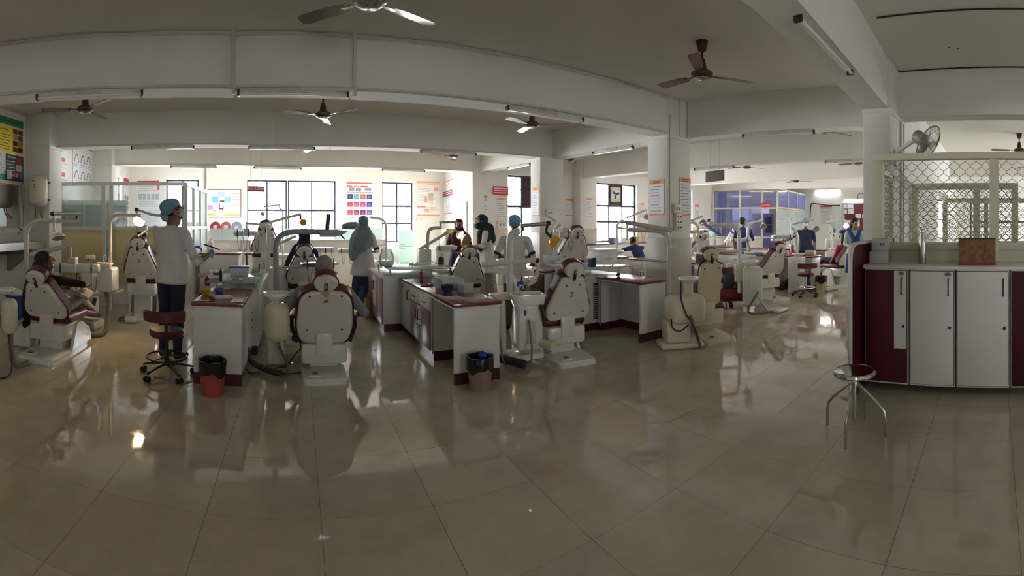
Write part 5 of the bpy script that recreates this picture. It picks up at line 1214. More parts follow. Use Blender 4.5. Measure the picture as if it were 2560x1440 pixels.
# ---- front centre unit
r = 4.85
u = Unit('dental unit with the big grey arched pole, front centre', pxr(690, 4.8))
u.tube('pole', [pxr(690, r, 0.2)] + PW([(690, 745), (690, 650), (690, 615), (696, 596), (712, 584), (735, 580), (790, 580), (845, 581)], r), 0.030, mat('pole_grey', srgb(150, 150, 152), 0.4))
u.body(pxr(690, r), 0.20, 0.16, 0.0, zat(728, r), 'unit_cream', 0.03, 'pedestal')
u.tube('lamp_post', PW([(818, 580), (819, 560), (822, 537)], r), 0.024, 'dark_metal'); u.body(W(821, 541, r), 0.05, 0.05, zat(546, r), zat(535, r), 'dark_metal', 0.006, 'lamp_joint')
MB().prism([(-0.10, -0.03), (0.06, -0.03), (0.16, 0.0), (0.20, 0.03), (0.02, 0.05), (-0.10, 0.03)], u.L(W(822, 585, r)) + Vector((0, 0.06, 0)), (1, 0, 0), (0, 0, 1), 0.13).build('lamp_head', 'pole_grey', u.e)
u.tube('lamp_handle', PW([(835, 583), (850, 586), (861, 598)], r - 0.05), 0.008, 'dark_metal')
rb = 4.42; c = pxr(693, rb); u.barrel(c, 0.125, zat(850, rb), zat(757, rb)); u.bowl(pxr(691, rb), 0.132, zat(730, rb))
u.tube('neck', [pxr(692, rb, zat(762, rb)), pxr(692, rb, zat(745, rb))], 0.05, 'unit_cream', False)
u.tube('support_arm', [pxr(693, rb, zat(846, rb) + 0.06), pxr(690, r, 0.42), pxr(700, r, 0.3)], 0.03, 'unit_cream', False)
u.body(pxr(731, 4.75), 0.15, 0.14, zat(858, 4.75), zat(836, 4.75), 'arm_grey', 0.006, 'control_box'); u.body(pxr(737, 4.67), 0.06, 0.02, zat(852, 4.67), zat(840, 4.67), 'black', 0.002, 'control_panel')
u.tube('tray_bar', PW([(704, 668), (800, 664)], 5.2), 0.012, 'alu', False); t_ = u.tray(W(798, 659, 5.25), 0.1, 0.44, 0.2, 0.02, 'steel', inst=3)
u.tube('tray_link', PW([(690, 668), (704, 668)], 5.0), 0.02, 'arm_grey', False)
u.hose([W(618, 870, 4.75), W(622, 892, 4.72), pxr(640, 4.65, 0.05), pxr(680, 4.45, 0.045), pxr(702, 4.38, 0.05)], 0.032, mat('dark_hose', srgb(62, 60, 58), 0.6, var=0.1))
u.hose([W(694, 850, rb), W(700, 872, rb), W(714, 900, rb), W(720, 925, rb), pxr(716, rb - 0.02, 0.02), pxr(700, 4.4, 0.02)], 0.014, mat('brown_hose', srgb(110, 88, 70), 0.6))
u.hose([W(745, 838, 4.7), W(752, 868, 4.7), W(738, 885, 4.65), pxr(718, 4.6, 0.06), pxr(690, 4.65, 0.012), pxr(705, 4.5, 0.012), pxr(745, 4.5, 0.015), pxr(775, 4.5, 0.06)], 0.006, 'black')
u.hose([pxr(622, 4.75, 0.1), pxr(606, 4.7, 0.015), pxr(618, 4.6, 0.012), pxr(625, 4.5, 0.012), pxr(650, 4.5, 0.012)], 0.006, 'black')
# ---- unit beside the woman in navy (slim pole)
r = 7.0
u = Unit('slim dental unit with a yellow lamp before the wide window', pxr(671, 7.0))
u.tube('pole', [pxr(671, r, 0.0)] + PW([(671, 700), (671, 575), (670, 562)], r), 0.030, 'unit_white'); u.tube('lamp_arm', PW([(673, 556), (753, 535)], r), 0.022, 'unit_white', False)
u.tube('lamp_drop', PW([(752, 536), (752, 550)], r), 0.012, 'dark_metal', False); u.lamp(W(758, 556, r), (0.1, -0.95, -0.2), 0.055, amber=True)
u.tube('tray_arm', PW([(670, 563), (614, 558)], r), 0.018, 'unit_white', False); u.tube('tray_drop', PW([(616, 558), (616, 574)], r), 0.014, 'unit_white', False)
u.tray(W(615, 584, r), 0.1, 0.38, 0.2, 0.07, inst=4); u.body(W(616, 575, r), 0.1, 0.08, zat(578, r), zat(571, r), 'unit_cream', 0.01, 'control_box')
u.tube('tray_arm', PW([(690, 612), (740, 590)], r), 0.022, 'unit_white', False); u.body(pxr(700, r), 0.26, 0.28, 0.05, zat(668, r), 'unit_white', 0.03); u.bowl(pxr(692, r), 0.12, zat(668, r))
u.hose([W(650, 660, r), W(645, 690, r), W(652, 715, r), W(648, 745, r)], 0.008, 'dark_metal'); u.hose([W(660, 655, r), W(662, 700, r), W(655, 740, r)], 0.008, 'dark_metal')
u.body(pxr(660, r), 0.4, 0.35, 0.0, 0.08, 'dark_metal', 0.01, 'floor_box')
# ---- far unit at the back
r = 10.0
u = Unit('far dental unit with a small lamp against the wide window', pxr(707, 10.0))
u.tube('pole', [pxr(707, r, 0.0)] + PW([(707, 640), (707, 560), (707, 527)], r), 0.022, 'unit_white'); u.tube('lamp_arm', PW([(660, 517), (700, 512)], r), 0.020, 'unit_white', False); u.tube('pivot', PW([(698, 513), (698, 520), (706, 524)], r), 0.014, 'unit_white')
u.tube('lamp_drop', PW([(661, 518), (661, 530)], r), 0.012, 'unit_white', False); u.lamp(W(656, 535, r), (-0.4, -0.6, -0.6), 0.05)
u.body(pxr(745, r), 0.5, 0.4, 0.0, 0.75, 'unit_white', 0.03); u.tray(W(700, 640, r), 0.0, 0.5, 0.3, 0.08, inst=0)
# ---- unit behind the woman in the grey scarf
r = 9.2
u = Unit('thin white arched dental unit right of the woman in the grey scarf', pxr(965, 9.2))
u.tube('pole', [pxr(965, r, 0.0)] + PW([(965, 640), (965, 570), (961, 554), (950, 547), (925, 543)], r), 0.024, 'unit_white')
u.body(pxr(955, r), 0.3, 0.3, 0.0, zat(650, r), 'unit_white', 0.03); u.tray(W(870, 627, r), 0.0, 0.42, 0.25, 0.08, inst=3); u.tube('tray_arm', PW([(965, 610), (920, 620), (890, 625)], r), 0.018, 'unit_white')
u.tray(W(806, 625, r), 0.0, 0.5, 0.25, 0.1, inst=4); u.tube('tray_arm', PW([(850, 625), (880, 625)], r), 0.018, 'unit_white', False)
# ---- unit beside the bald man
r = 7.7
u = Unit('dental unit with the warm glowing lamp over the bald man', pxr(1069, 7.75))
u.tube('pole', [pxr(1069, r, 0.0)] + PW([(1069, 660), (1069, 600), (1071, 580), (1080, 571), (1104, 569)], r), 0.030, 'arm_grey')
u.tube('lamp_arm', PW([(1098, 556), (1139, 555)], r), 0.020, 'alu', False); u.tube('pivot', PW([(1102, 558), (1102, 568)], r), 0.012, 'dark_metal', False)
u.tube('lamp_drop', PW([(1138, 556), (1138, 572), (1145, 580)], r), 0.014, 'lamp_glow_orange'); u.lamp(W(1150, 587, r), (0.45, -0.65, -0.5), 0.078, on=True)
u.tube('tray_arm', PW([(1045, 626), (1119, 581)], r), 0.026, 'arm_grey', False); u.tray(W(1115, 619, r), -0.2, 0.36, 0.24, 0.07, inst=2)
u.body(pxr(1060, r), 0.22, 0.2, 0.0, zat(622, r), 'unit_white', 0.03); u.bowl(pxr(1105, r - 0.1), 0.14, zat(672, r)); u.tube('support_arm', PW([(1069, 676), (1100, 678)], r), 0.03, 'unit_white', False)
# ---- unit of chair 2
r = 5.05
u = Unit('dental unit with ceramic basin and blue badge beside chair 2', pxr(1285, 5.0))
u.tube('pole', [pxr(1275, r, 0.75)] + PW([(1275, 720), (1275, 650), (1275, 605), (1278, 588), (1288, 580), (1300, 578)], r), 0.040, 'unit_white')
u.tube('lamp_arm', PW([(1302, 564), (1370, 559)], r), 0.022, 'alu', False); u.knob(W(1371, 558, r), 0.03); u.tube('pivot', PW([(1307, 566), (1307, 578)], r), 0.016, 'dark_metal', False)
u.tube('lamp_drop', PW([(1368, 562), (1366, 580), (1378, 592)], r), 0.017, 'dark_metal'); u.lamp(W(1386, 605, r), (0.3, -0.75, -0.55), 0.075, amber=True)
u.tube('tray_arm', PW([(1205, 662), (1342, 650)], r), 0.032, 'unit_white', False); u.tube('tray_drop', PW([(1342, 650), (1343, 680), (1338, 700), (1320, 712)], r), 0.020, 'unit_white'); u.knob(W(1342, 651, r), 0.034, 'dark_metal')
u.tray(W(1305, 702, r + 0.2), 0.2, 0.32, 0.22, 0.08, inst=3); u.body(W(1322, 680, r), 0.12, 0.06, zat(690, r), zat(674, r), 'unit_cream', 0.01, 'control_box', 0.4); u.body(W(1300, 712, r), 0.08, 0.02, zat(716, r), zat(704, r), flat(28, 84, 140), 0.002, 'control_panel')
u.tube('side_arm', PW([(1222, 676), (1268, 682), (1288, 705), (1292, 728)], r), 0.030, 'unit_white')
rb = 4.85
u.body(pxr(1318, rb), 0.27, 0.30, zat(868, rb), zat(755, rb), 'unit_white', 0.025, rz=-0.25)
mb = MB(); z1_ = zat(733, rb); R_ = Matrix.Rotation(-0.25, 3, 'Z'); base_ = round_poly([(-0.18, -0.15), (0.18, -0.15), (0.18, 0.15), (-0.18, 0.15)], 0.08, 5)
def ringp(k, z): return [u.L(pxr(1318, rb, z)) + R_ @ Vector((x * k, y * k, 0)) for (x, y) in base_]
rings = [ringp(0.78, z1_ - 0.16), ringp(0.95, z1_ - 0.10), ringp(1.0, z1_ - 0.02), ringp(0.98, z1_), ringp(0.9, z1_), ringp(0.75, z1_ - 0.07), ringp(0.3, z1_ - 0.09)]
N_ = len(base_); vs_ = [p for q in rings for p in q]
fs_ = [(j * N_ + i, j * N_ + (i + 1) % N_, (j + 1) * N_ + (i + 1) % N_, (j + 1) * N_ + i) for j in range(len(rings) - 1) for i in range(N_)] + [[(len(rings) - 1) * N_ + i for i in range(N_)]]
mb.add(vs_, fs_, 0, True); mb.build('basin', 'ceramic', u.e)
q = u.L(pxr(1313, rb - 0.165, zat(782, rb - 0.16))); MB().ell(q, (0.016, 0.006, 0.032), R=Matrix.Rotation(-0.5, 3, 'Z')).build('badge', flat(30, 96, 160), u.e)
u.body(pxr(1330, rb - 0.15), 0.09, 0.02, zat(850, rb), zat(795, rb), 'arm_grey', 0.004, 'side_recess', -0.4)
u.tube('faucet', [pxr(1300, rb, z1_), pxr(1300, rb, z1_ + 0.07), pxr(1306, rb - 0.03, z1_ + 0.09), pxr(1310, rb - 0.05, z1_ + 0.05)], 0.007, 'chrome')
u.tube('stand_post', [pxr(1258, 4.9, 0.05), pxr(1258, 4.9, 0.3), pxr(1256, 4.95, zat(745, 4.95))], 0.035, 'unit_white', False); u.body(pxr(1262, 4.95), 0.34, 0.16, zat(748, 4.95), zat(732, 4.95), 'unit_cream', 0.02, 'side_tray')
u.body(pxr(1305, 4.9), 0.40, 0.30, 0.05, 0.12, 'unit_white', 0.02, 'floor_plate')
u.tube('floor_strut', [pxr(1240, 4.75, 0.10), pxr(1290, 4.6, 0.09), pxr(1312, 4.55, 0.08)], 0.045, 'dark_metal', False)
u.hose([W(1322, 800, 4.65), W(1328, 850, 4.6), W(1330, 880, 4.55), pxr(1322, 4.5, 0.03), pxr(1290, 4.5, 0.02), pxr(1262, 4.6, 0.06), W(1250, 850, 4.75), W(1246, 800, 4.8)], 0.010, 'rubber_hose')
u.tube('link_arm', [pxr(1345, 4.8, 0.25), pxr(1385, 4.6, 0.25)], 0.05, 'unit_cream', False)
u.tube('suction_handle', PW([(1352, 762), (1358, 790), (1362, 815)], 4.7), 0.02, 'black')
# ---- unit before the nearest column
r = 5.75
u = Unit('cream dental unit with round bowl before the nearest column', pxr(1700, 5.6))
u.tube('pole', [pxr(1673, r, 0.5)] + PW([(1673, 720), (1673, 650), (1673, 612), (1668, 592), (1650, 579), (1625, 576), (1572, 574)], r), 0.030, 'arm_grey')
u.tube('lamp_arm', PW([(1565, 556), (1680, 576)], r - 0.1), 0.028, 'arm_grey', False); u.tube('lamp_drop', PW([(1568, 557), (1568, 600)], r - 0.1), 0.013, 'unit_white', False); u.tube('tray_bar', PW([(1596, 648), (1671, 655)], r), 0.014, 'alu', False)
u.tube('pivot', PW([(1671, 576), (1671, 600)], r), 0.012, 'alu', False); u.lamp(W(1684, 617, r), (0.9, -0.3, -0.3), 0.06); u.tube('tool_rod', PW([(1677, 655), (1677, 700)], r), 0.008, 'alu', False)
rb = 5.55; u.body(pxr(1712, rb), 0.48, 0.34, zat(806, rb), zat(735, rb), 'unit_cream', 0.09, rz=-0.45); u.bowl(pxr(1721, rb - 0.08), 0.128, zat(690, rb)); u.tube('neck', [pxr(1721, rb - 0.05, zat(740, rb)), pxr(1721, rb - 0.05, zat(708, rb))], 0.06, 'unit_cream', False)
u.body(pxr(1690, rb), 0.30, 0.30, 0.07, zat(800, rb), 'unit_cream', 0.03, 'pedestal', -0.6); u.body(pxr(1700, rb), 0.55, 0.34, 0.0, 0.07, 'unit_cream', 0.03, 'floor_plate', -0.6)
u.hose([W(1702, 705, 5.35), W(1703, 745, 5.35), W(1715, 785, 5.32), W(1735, 815, 5.3), pxr(1752, 5.4, 0.02)], 0.010, 'dark_metal'); u.tube('floor_strut', [W(1726, 790, 5.3), pxr(1752, 5.4, 0.02)], 0.02, 'rubber_hose', False)
u.hose([W(1678, 798, 5.35), W(1682, 820, 5.35), W(1700, 828, 5.33), W(1722, 812, 5.3)], 0.008, 'black')
# ---- unit of the reclined chair
r = 7.9
u = Unit('dental unit with a lilac tilted tray left of the reclined chair', pxr(1860, 8.0))
u.tube('pole', [pxr(1849, r, 0.3)] + PW([(1849, 690), (1849, 640), (1847, 585), (1840, 568), (1828, 562), (1772, 562)], r), 0.036, 'unit_white')
u.tube('lamp_arm', PW([(1772, 551), (1803, 569)], r), 0.024, 'unit_white', False); u.knob(W(1772, 551, r), 0.03); u.tube('lamp_drop', PW([(1803, 569), (1803, 585)], r), 0.014, 'arm_grey', False)
mat('lilac_tray', srgb(118, 112, 170), 0.4)
MB().box(u.L(W(1777, 571, r)), (0.36, 0.16, 0.035), R=Matrix.Rotation(-0.6, 3, 'Z') @ Matrix.Rotation(0.55, 3, 'Y'), bev=0.008).build('tilted_tray', 'lilac_tray', u.e)
u.tube('tray_arm', PW([(1735, 597), (1760, 615), (1758, 640)], r), 0.022, 'unit_white'); u.tube('tray_arm', PW([(1765, 630), (1842, 628)], r), 0.028, 'unit_white', False)
u.body(pxr(1880, r), 0.34, 0.3, 0.1, zat(668, r), 'unit_white', 0.03, rz=-0.9); u.bowl(pxr(1876, r - 0.05), 0.15, zat(650, r)); u.body(pxr(1848, r), 0.16, 0.16, 0.5, zat(660, r), 'unit_cream', 0.02, 'pedestal', -0.9)
u.tube('stand_post', PW([(1872, 665), (1872, 715), (1880, 724), (1888, 722)], 7.7), 0.014, 'unit_white'); u.tube('floor_strut', [pxr(1893, 7.6, 0.3), pxr(1922, 7.55, 0.02)], 0.02, 'arm_grey', False)
u.hose([pxr(1895, 7.7, 0.35), pxr(1870, 7.5, 0.06), pxr(1900, 7.45, 0.03), pxr(1930, 7.6, 0.03)], 0.02)
u.body(pxr(1945, 7.75), 0.36, 0.24, 0.0, 0.06, 'unit_white', 0.025, 'foot_control')
# ---- farther units of the right bay: poles and arms
def far_unit(label, x, ytop, xend, r, arm=None, lamp=None, on=False, tray=None, bodyx=None):
    u = Unit(label, pxr(x, r))
    s = 1 if xend > x else -1
    u.tube('pole', [pxr(x, r, 0.0)] + PW([(x, 660), (x, ytop + 22), (x + s * 3, ytop + 8), (x + s * 10, ytop + 1), (xend, ytop)], r), 0.032, 'unit_white')
    if arm: u.tube('lamp_arm', PW(arm, r), 0.024, 'unit_white', False)
    if lamp: u.tube('lamp_drop', [W(arm[1][0], arm[1][1], r), W(lamp[0], lamp[1] - 3, r)], 0.014, 'unit_white', False); u.lamp(W(lamp[0], lamp[1], r), (-0.6, -0.6, -0.4), 0.08, on)
    if tray: u.tray(W(tray[0], tray[1], r), -0.9, 0.45, 0.25, 0.07, inst=3); u.tube('tray_arm', [W(x, tray[1] - 6, r), W(tray[0], tray[1], r)], 0.024, 'unit_white', False)
    u.body(pxr(bodyx or x, r), 0.3, 0.3, 0.0, 0.8, 'unit_white', 0.03); u.bowl(pxr((bodyx or x) + 4, r), 0.14, 0.88)
    return u
far_unit('dental unit with arm and lamp before the lilac cabinet', 1870, 558, 1885, 10.5, ((1869, 560), (1905, 551)), (1909, 566), tray=(1850, 600))
far_unit('dental unit with a bright white pole beside the man in navy scrubs', 1992, 570, 1977, 9.9, ((1977, 561), (2033, 549)), (2040, 572), tray=(1955, 592))
far_unit('dental unit with the lit lamp under the notice board', 2080, 562, 2066, 12.2, ((2066, 556), (2112, 548)), (2115, 564), True, tray=(2135, 590))
far_unit('dental unit with a thin arm right behind the nearest column', 1745, 556, 1728, 10.2, ((1725, 552), (1757, 540)), (1757, 556), tray=(1735, 580))
far_unit('dental unit before the exhaust window, left of the nearest column', 1542, 552, 1562, 10.9, ((1566, 545), (1616, 524)), (1617, 542), tray=(1590, 575))
far_unit('dental unit right of the second column', 1388, 560, 1402, 7.95, ((1372, 540), (1390, 553)), None, tray=(1405, 588))
far_unit('dental unit with a white boom in front of the grey glazed side', 1978, 545, 1947, 14.3, ((1947, 548), (1978, 545)), None, tray=(1945, 600))
# ---- doctor's stools
def doctor_stool(label, loc, rz, chrome=False, seat_z=0.47, back=True):
    e = T('doctor_stool', label, 'stool', (loc[0], loc[1], 0), rz, 'maroon wheeled stools'); bm = 'chrome' if chrome else 'black'
    MB().lathe([(0.0, seat_z - 0.075), (0.16, seat_z - 0.07), (0.175, seat_z - 0.05), (0.178, seat_z - 0.02), (0.16, seat_z), (0.0, seat_z + 0.004)], n=32).build('seat', 'vinyl', e)
    MB().cyl((0, 0, 0.10), (0, 0, seat_z - 0.07), 0.026, 0.020, n=14).build('gas_lift', bm, e)
    for k in range(5):
        a = 2 * pi * k / 5 + 0.3; d = Vector((cos(a), sin(a), 0))
        l = MB().tube([d * 0.02 + Vector((0, 0, 0.125)), d * 0.14 + Vector((0, 0, 0.11)), d * 0.27 + Vector((0, 0, 0.075))], [0.026, 0.022, 0.015], 8, flat=0.7).build('base_leg', 'black' if not chrome else 'dark_metal', e)
        q = d * 0.27; n = Vector((-d.y, d.x, 0))
        for s in (-1, 1): MB().cyl(q + n * (s * 0.012) + Vector((0, 0, 0.027)), q + n * (s * 0.030) + Vector((0, 0, 0.027)), 0.027, n=14).build('caster_wheel', 'black', l)
    MB().tube([Vector((0.20 * cos(t * pi / 16), 0.20 * sin(t * pi / 16), 0.19)) for t in range(33)], 0.0095, 8, caps=False).build('foot_ring', bm, e)
    for k in range(3): a = k * 2 * pi / 3; MB().tube([(0.02 * cos(a), 0.02 * sin(a), 0.2), (0.2 * cos(a), 0.2 * sin(a), 0.19)], 0.007, 6).build('ring_spoke', bm, e)
    if back:
        MB().tube(smooth_path([(0.03, 0.0, seat_z - 0.07), (0.03, -0.2, seat_z - 0.08), (0.03, -0.235, seat_z), (0.03, -0.24, seat_z + 0.2)], 5), 0.018, 8, flat=0.5).build('back_bar', 'black', e)
        mb = MB(); n = 14; vs = []; 
        for k in range(n + 1):
            a = radians(-90 - 52 + 104 * k / n); d = Vector((cos(a), sin(a), 0))
            for (rr, z) in ((0.235, 0.10), (0.262, 0.115), (0.265, 0.20), (0.24, 0.215)): vs.append(d * rr + Vector((0, 0, seat_z + z)))
        fs = [(k * 4 + j, k * 4 + (j + 1) % 4, (k + 1) * 4 + (j + 1) % 4, (k + 1) * 4 + j) for k in range(n) for j in range(4)] + [(3, 2, 1, 0), tuple(n * 4 + j for j in range(4))]
        mb.add(vs, fs, 0, True); mb.build('back_pad', 'vinyl', e)
    return e
doctor_stool('maroon wheeled stool with curved back beside the front desk', (-1.30, 4.28), 0.15)
doctor_stool('maroon wheeled stool on a chrome base in the right bay', pxr(2014, 9.4)[:2], -0.9, True, seat_z=0.5)
doctor_stool('maroon stool half hidden behind the upright chair', pxr(1798, 8.3)[:2], -0.6, True, seat_z=0.52)
# ---- bins
def bin_(label, p, r0, r1, h, m, liner):
    e = T('waste_bin', label, 'bin', p, 0.3, 'lined waste bins')
    MB().lathe([(0.0, 0.0), (r0, 0.0), (r0 + (r1 - r0) * 0.9, h * 0.92), (r1, h * 0.95), (r1, h), (r1 - 0.008, h), (r0 - 0.01, 0.01), (0.0, 0.01)], n=28).build('body', m, e)
    mb = MB(); n = 36; vs = []
    for j, (k, z) in enumerate(((1.02, 0.62), (1.03, 0.80), (1.06, 0.98), (1.05, 1.03), (0.90, 1.02), (0.78, 0.7), (0.68, 0.5))):
        for i in range(n):
            a = 2 * pi * i / n; rr = r1 * k * (1 + 0.025 * sin(5 * a + j)); zz = h * (z + (0.07 * sin(3 * a + 1) + 0.03 * sin(7 * a) if j == 0 else 0.01 * sin(6 * a + j)))
            if j < 2: rr = max(rr, (r0 + (r1 - r0) * zz / h) * 1.03)
            vs.append((rr * cos(a), rr * sin(a), zz))
    mb.add(vs, [(j * n + i, j * n + (i + 1) % n, (j + 1) * n + (i + 1) % n, (j + 1) * n + i) for j in range(6) for i in range(n)], 0, True)
    mb.build('bin_liner', liner, e); return e
bin_('red bin with a black liner in front of the front desk', FL(531, 984), 0.098, 0.122, 0.30, mat('red_plastic', srgb(164, 66, 60), 0.45), 'black_shiny')
b_ = bin_('brown bin with a black liner beside the centre desk', FL(1200, 973), 0.095, 0.122, 0.30, mat('brown_plastic', srgb(142, 122, 102), 0.5), 'black_shiny')
MB().box((0.03, 0.0, 0.31), (0.07, 0.05, 0.06), R=Matrix.Rotation(0.6, 3, 'Y'), bev=0.015).build('crumpled_glove', flat(40, 60, 180), b_)
bin_('cream bin with a black liner in the right bay', FL(2053, 728), 0.105, 0.135, 0.34, mat('cream_plastic', srgb(204, 190, 156), 0.5), 'black_shiny')
# ---- air compressor
cp = T('air_compressor', 'red air compressor with two black motors behind the upright chair', 'compressor', FL(1837, 768), -0.7)
mat('compressor_red', srgb(112, 24, 34), 0.35)
MB().lathe([(0.0, -0.3), (0.08, -0.285), (0.135, -0.22), (0.135, 0.22), (0.08, 0.285), (0.0, 0.3)], (0, 0, 0.24), n=24, R=Matrix.Rotation(pi / 2, 3, 'Y')).build('tank', 'compressor_red', cp)
for s in (-1, 1):
    MB().lathe([(0.0, 0.0), (0.10, 0.0), (0.105, 0.02), (0.105, 0.25), (0.09, 0.28), (0.0, 0.285)], (s * 0.12, 0, 0.36), n=20).build('motor_cover', mat('compressor_green', srgb(40, 56, 54), 0.4) if s < 0 else 'compressor_green', cp)
    MB().tube([(s * 0.2, -0.15, 0.0), (s * 0.2, -0.12, 0.14), (s * 0.2, 0.12, 0.14), (s * 0.2, 0.15, 0.0), (s * 0.2, -0.15, 0.0)], 0.012, 8).build('foot_frame', 'compressor_red', cp)
MB().box((0, 0, 0.365), (0.36, 0.18, 0.02)).build('motor_plate', 'compressor_red', cp)
# ================================================================== PEOPLE
import numpy as np
def capsule(mb, a, b, ra, rb, n=12):
    a, b = Vector(a), Vector(b); d = b - a
    if d.length < 1e-5: mb.ell(a, (ra, ra, ra), nu=n, nv=8); return
    t = d.normalized(); P = []; R = []
    for k in range(5): w_ = pi / 2 * (1 - k / 4); P.append(a - t * (ra * sin(w_))); R.append(max(ra * cos(w_), 1e-4))
    for k in range(5): w_ = pi / 2 * k / 4; P.append(b + t * (rb * sin(w_))); R.append(max(rb * cos(w_), 1e-4))
    up = Vector((0, 0, 1)) if abs(t.z) < 0.9 else Vector((1, 0, 0)); u = t.cross(up).normalized(); v = t.cross(u); vs = []
    for p, r in zip(P, R):
        for k in range(n): q = 2 * pi * k / n; vs.append(p + u * (r * cos(q)) + v * (r * sin(q)))
    fs = [(i * n + k, i * n + (k + 1) % n, (i + 1) * n + (k + 1) % n, (i + 1) * n + k) for i in range(len(P) - 1) for k in range(n)]
    fs += [list(reversed(range(n))), [(len(P) - 1) * n + k for k in range(n)]]
    mb.add(vs, fs, 0, True)
def blend_mesh(name, prims, voxel, mats, parent, smooth=4):
    """prims: (a, b, ra, rb, label, flat); one continuous surface grown around all of them; faces take the material of the nearest limb"""
    mb = MB()
    for p in prims:
        if p[0] == 'frustum':
            _, c0, c1, rx0, ry0, rx1, ry1, lab, Rm = p; vs = []; n = 28; J = 8
            for j in range(J + 1):
                t = j / J; c = Vector(c0).lerp(Vector(c1), t)
                for k in range(n):
                    q = 2 * pi * k / n; w_ = 1 + 0.05 * sin(7 * q + 1) * t
                    vs.append(c + Rm @ Vector(((rx0 + (rx1 - rx0) * t) * cos(q) * w_, (ry0 + (ry1 - ry0) * t) * sin(q) * w_, 0)))
            mb.add(vs, [(j * n + k, (j + 1) * n + k, (j + 1) * n + (k + 1) % n, j * n + (k + 1) % n) for j in range(J) for k in range(n)] + [list(range(n)), [J * n + k for k in reversed(range(n))]], 0, True)
        elif p[0] == 'loft':
            _, o0, Xa, Fa, Ua, secs, lab = p; n = 28; vs = []
            for sec in secs:
                u_, rx, ry, f_ = sec[:4]; xs_ = sec[4] if len(sec) > 4 else 0.0
                for k in range(n): q = 2 * pi * k / n; w_ = 1 + (0.04 * sin(9 * q) if len(sec) > 4 else 0); vs.append(o0 + Ua * u_ + Fa * (f_ + ry * w_ * sin(q)) + Xa * (xs_ + rx * w_ * cos(q)))
            J = len(secs) - 1
            mb.add(vs, [(j * n + k, j * n + (k + 1) % n, (j + 1) * n + (k + 1) % n, (j + 1) * n + k) for j in range(J) for k in range(n)] + [list(reversed(range(n))), [J * n + k for k in range(n)]], 0, True)
        elif p[0] == 'ell':
            _, c, d, lab, Rm = p; mb.ell(c, d, R=Rm, nu=20, nv=14)
        else: capsule(mb, p[0], p[1], p[2], p[3])
    me = mb.mesh(name, 'paper'); o = bpy.data.objects.new(name, me); COL.objects.link(o)
    md = o.modifiers.new('join', 'REMESH'); md.mode = 'VOXEL'; md.voxel_size = voxel; md.use_smooth_shade = True
    if smooth: sm = o.modifiers.new('soften', 'SMOOTH'); sm.factor = 0.5; sm.iterations = smooth
    bpy.context.view_layer.update()
    ev = o.evaluated_get(bpy.context.evaluated_depsgraph_get()); nm = bpy.data.meshes.new_from_object(ev); nm.name = name
    bpy.data.objects.remove(o); bpy.data.meshes.remove(me)
    nm.materials.clear(); keys = list(mats.keys())
    for k in keys: nm.materials.append(M[mats[k]] if isinstance(mats[k], str) else mats[k])
    n = len(nm.polygons); C = np.zeros(n * 3); nm.polygons.foreach_get('center', C); C = C.reshape(-1, 3)
    best = np.full(n, 1e9); lab = np.zeros(n, dtype=np.int32)
    for p in prims:
        if p[0] == 'frustum':
            _, c0, c1, rx0, ry0, rx1, ry1, L_, Rm = p; a = np.array(c0); d = np.array(c1) - a; t = np.clip(((C - a) @ d) / (d @ d), 0, 1)
            q = (C - a - t[:, None] * d) @ np.array(Rm); rx = rx0 + (rx1 - rx0) * t; ry = ry0 + (ry1 - ry0) * t
            s = np.sqrt((q[:, 0] / rx) ** 2 + (q[:, 1] / ry) ** 2); dist = (s - 1) * np.minimum(rx, ry) + np.abs(q[:, 2])
        elif p[0] == 'loft':
            _, o0, Xa, Fa, Ua, secs, L_ = p; q = C - np.array(o0); uu = q @ np.array(Ua); us = [z_[0] for z_ in secs]
            rx = np.interp(uu, us, [z_[1] for z_ in secs]); ry = np.interp(uu, us, [z_[2] for z_ in secs]); ff = np.interp(uu, us, [z_[3] for z_ in secs])
            s = np.sqrt(((q @ np.array(Xa)) / rx) ** 2 + ((q @ np.array(Fa) - ff) / ry) ** 2); dist = (s - 1) * np.minimum(rx, ry) + np.maximum(0, us[0] - uu) + np.maximum(0, uu - us[-1])
        elif p[0] == 'ell':
            _, c, dd, L_, Rm = p; q = (C - np.array(c)) @ (np.array(Rm) if Rm is not None else np.eye(3)); s = np.sqrt(((q / np.array(dd)) ** 2).sum(1)); dist = (s - 1) * min(dd)
        else:
            a = np.array(p[0]); d = np.array(p[1]) - a; L2 = max(d @ d, 1e-12); t = np.clip(((C - a) @ d) / L2, 0, 1); dist = np.linalg.norm(C - a - t[:, None] * d, axis=1) - (p[2] + (p[3] - p[2]) * t); L_ = p[4]
        m = dist < best; best[m] = dist[m]; lab[m] = keys.index(L_)
    nm.polygons.foreach_set('material_index', lab); nm.polygons.foreach_set('use_smooth', np.ones(n, dtype=bool)); nm.update()
    ob = bpy.data.objects.new(name, nm); COL.objects.link(ob); ob.parent = parent
    return ob
mat('skin', srgb(128, 84, 62), 0.5, var=0.06, scale=10); mat('skin_light', srgb(160, 112, 86), 0.5, var=0.05, scale=10)
mat('hair_black', srgb(17, 14, 15), 0.6, var=0.2, scale=40); mat('hair_grey', srgb(138, 136, 132), 0.7, var=0.25, scale=60, bump=0.3, bscale=120)
mat('hair_shorn', srgb(150, 128, 116), 0.7, var=0.1, scale=60)
mat('cloth_white', srgb(214, 212, 210), 0.85, var=0.05, scale=5, bump=0.25, bscale=14); mat('cloth_lilac', srgb(206, 196, 200), 0.85, var=0.05, scale=5, bump=0.25, bscale=14)
mat('cloth_navy', srgb(30, 36, 62), 0.85, var=0.12, scale=6, bump=0.3, bscale=14); mat('cloth_black', srgb(22, 20, 24), 0.85, var=0.15, bump=0.3, bscale=16)
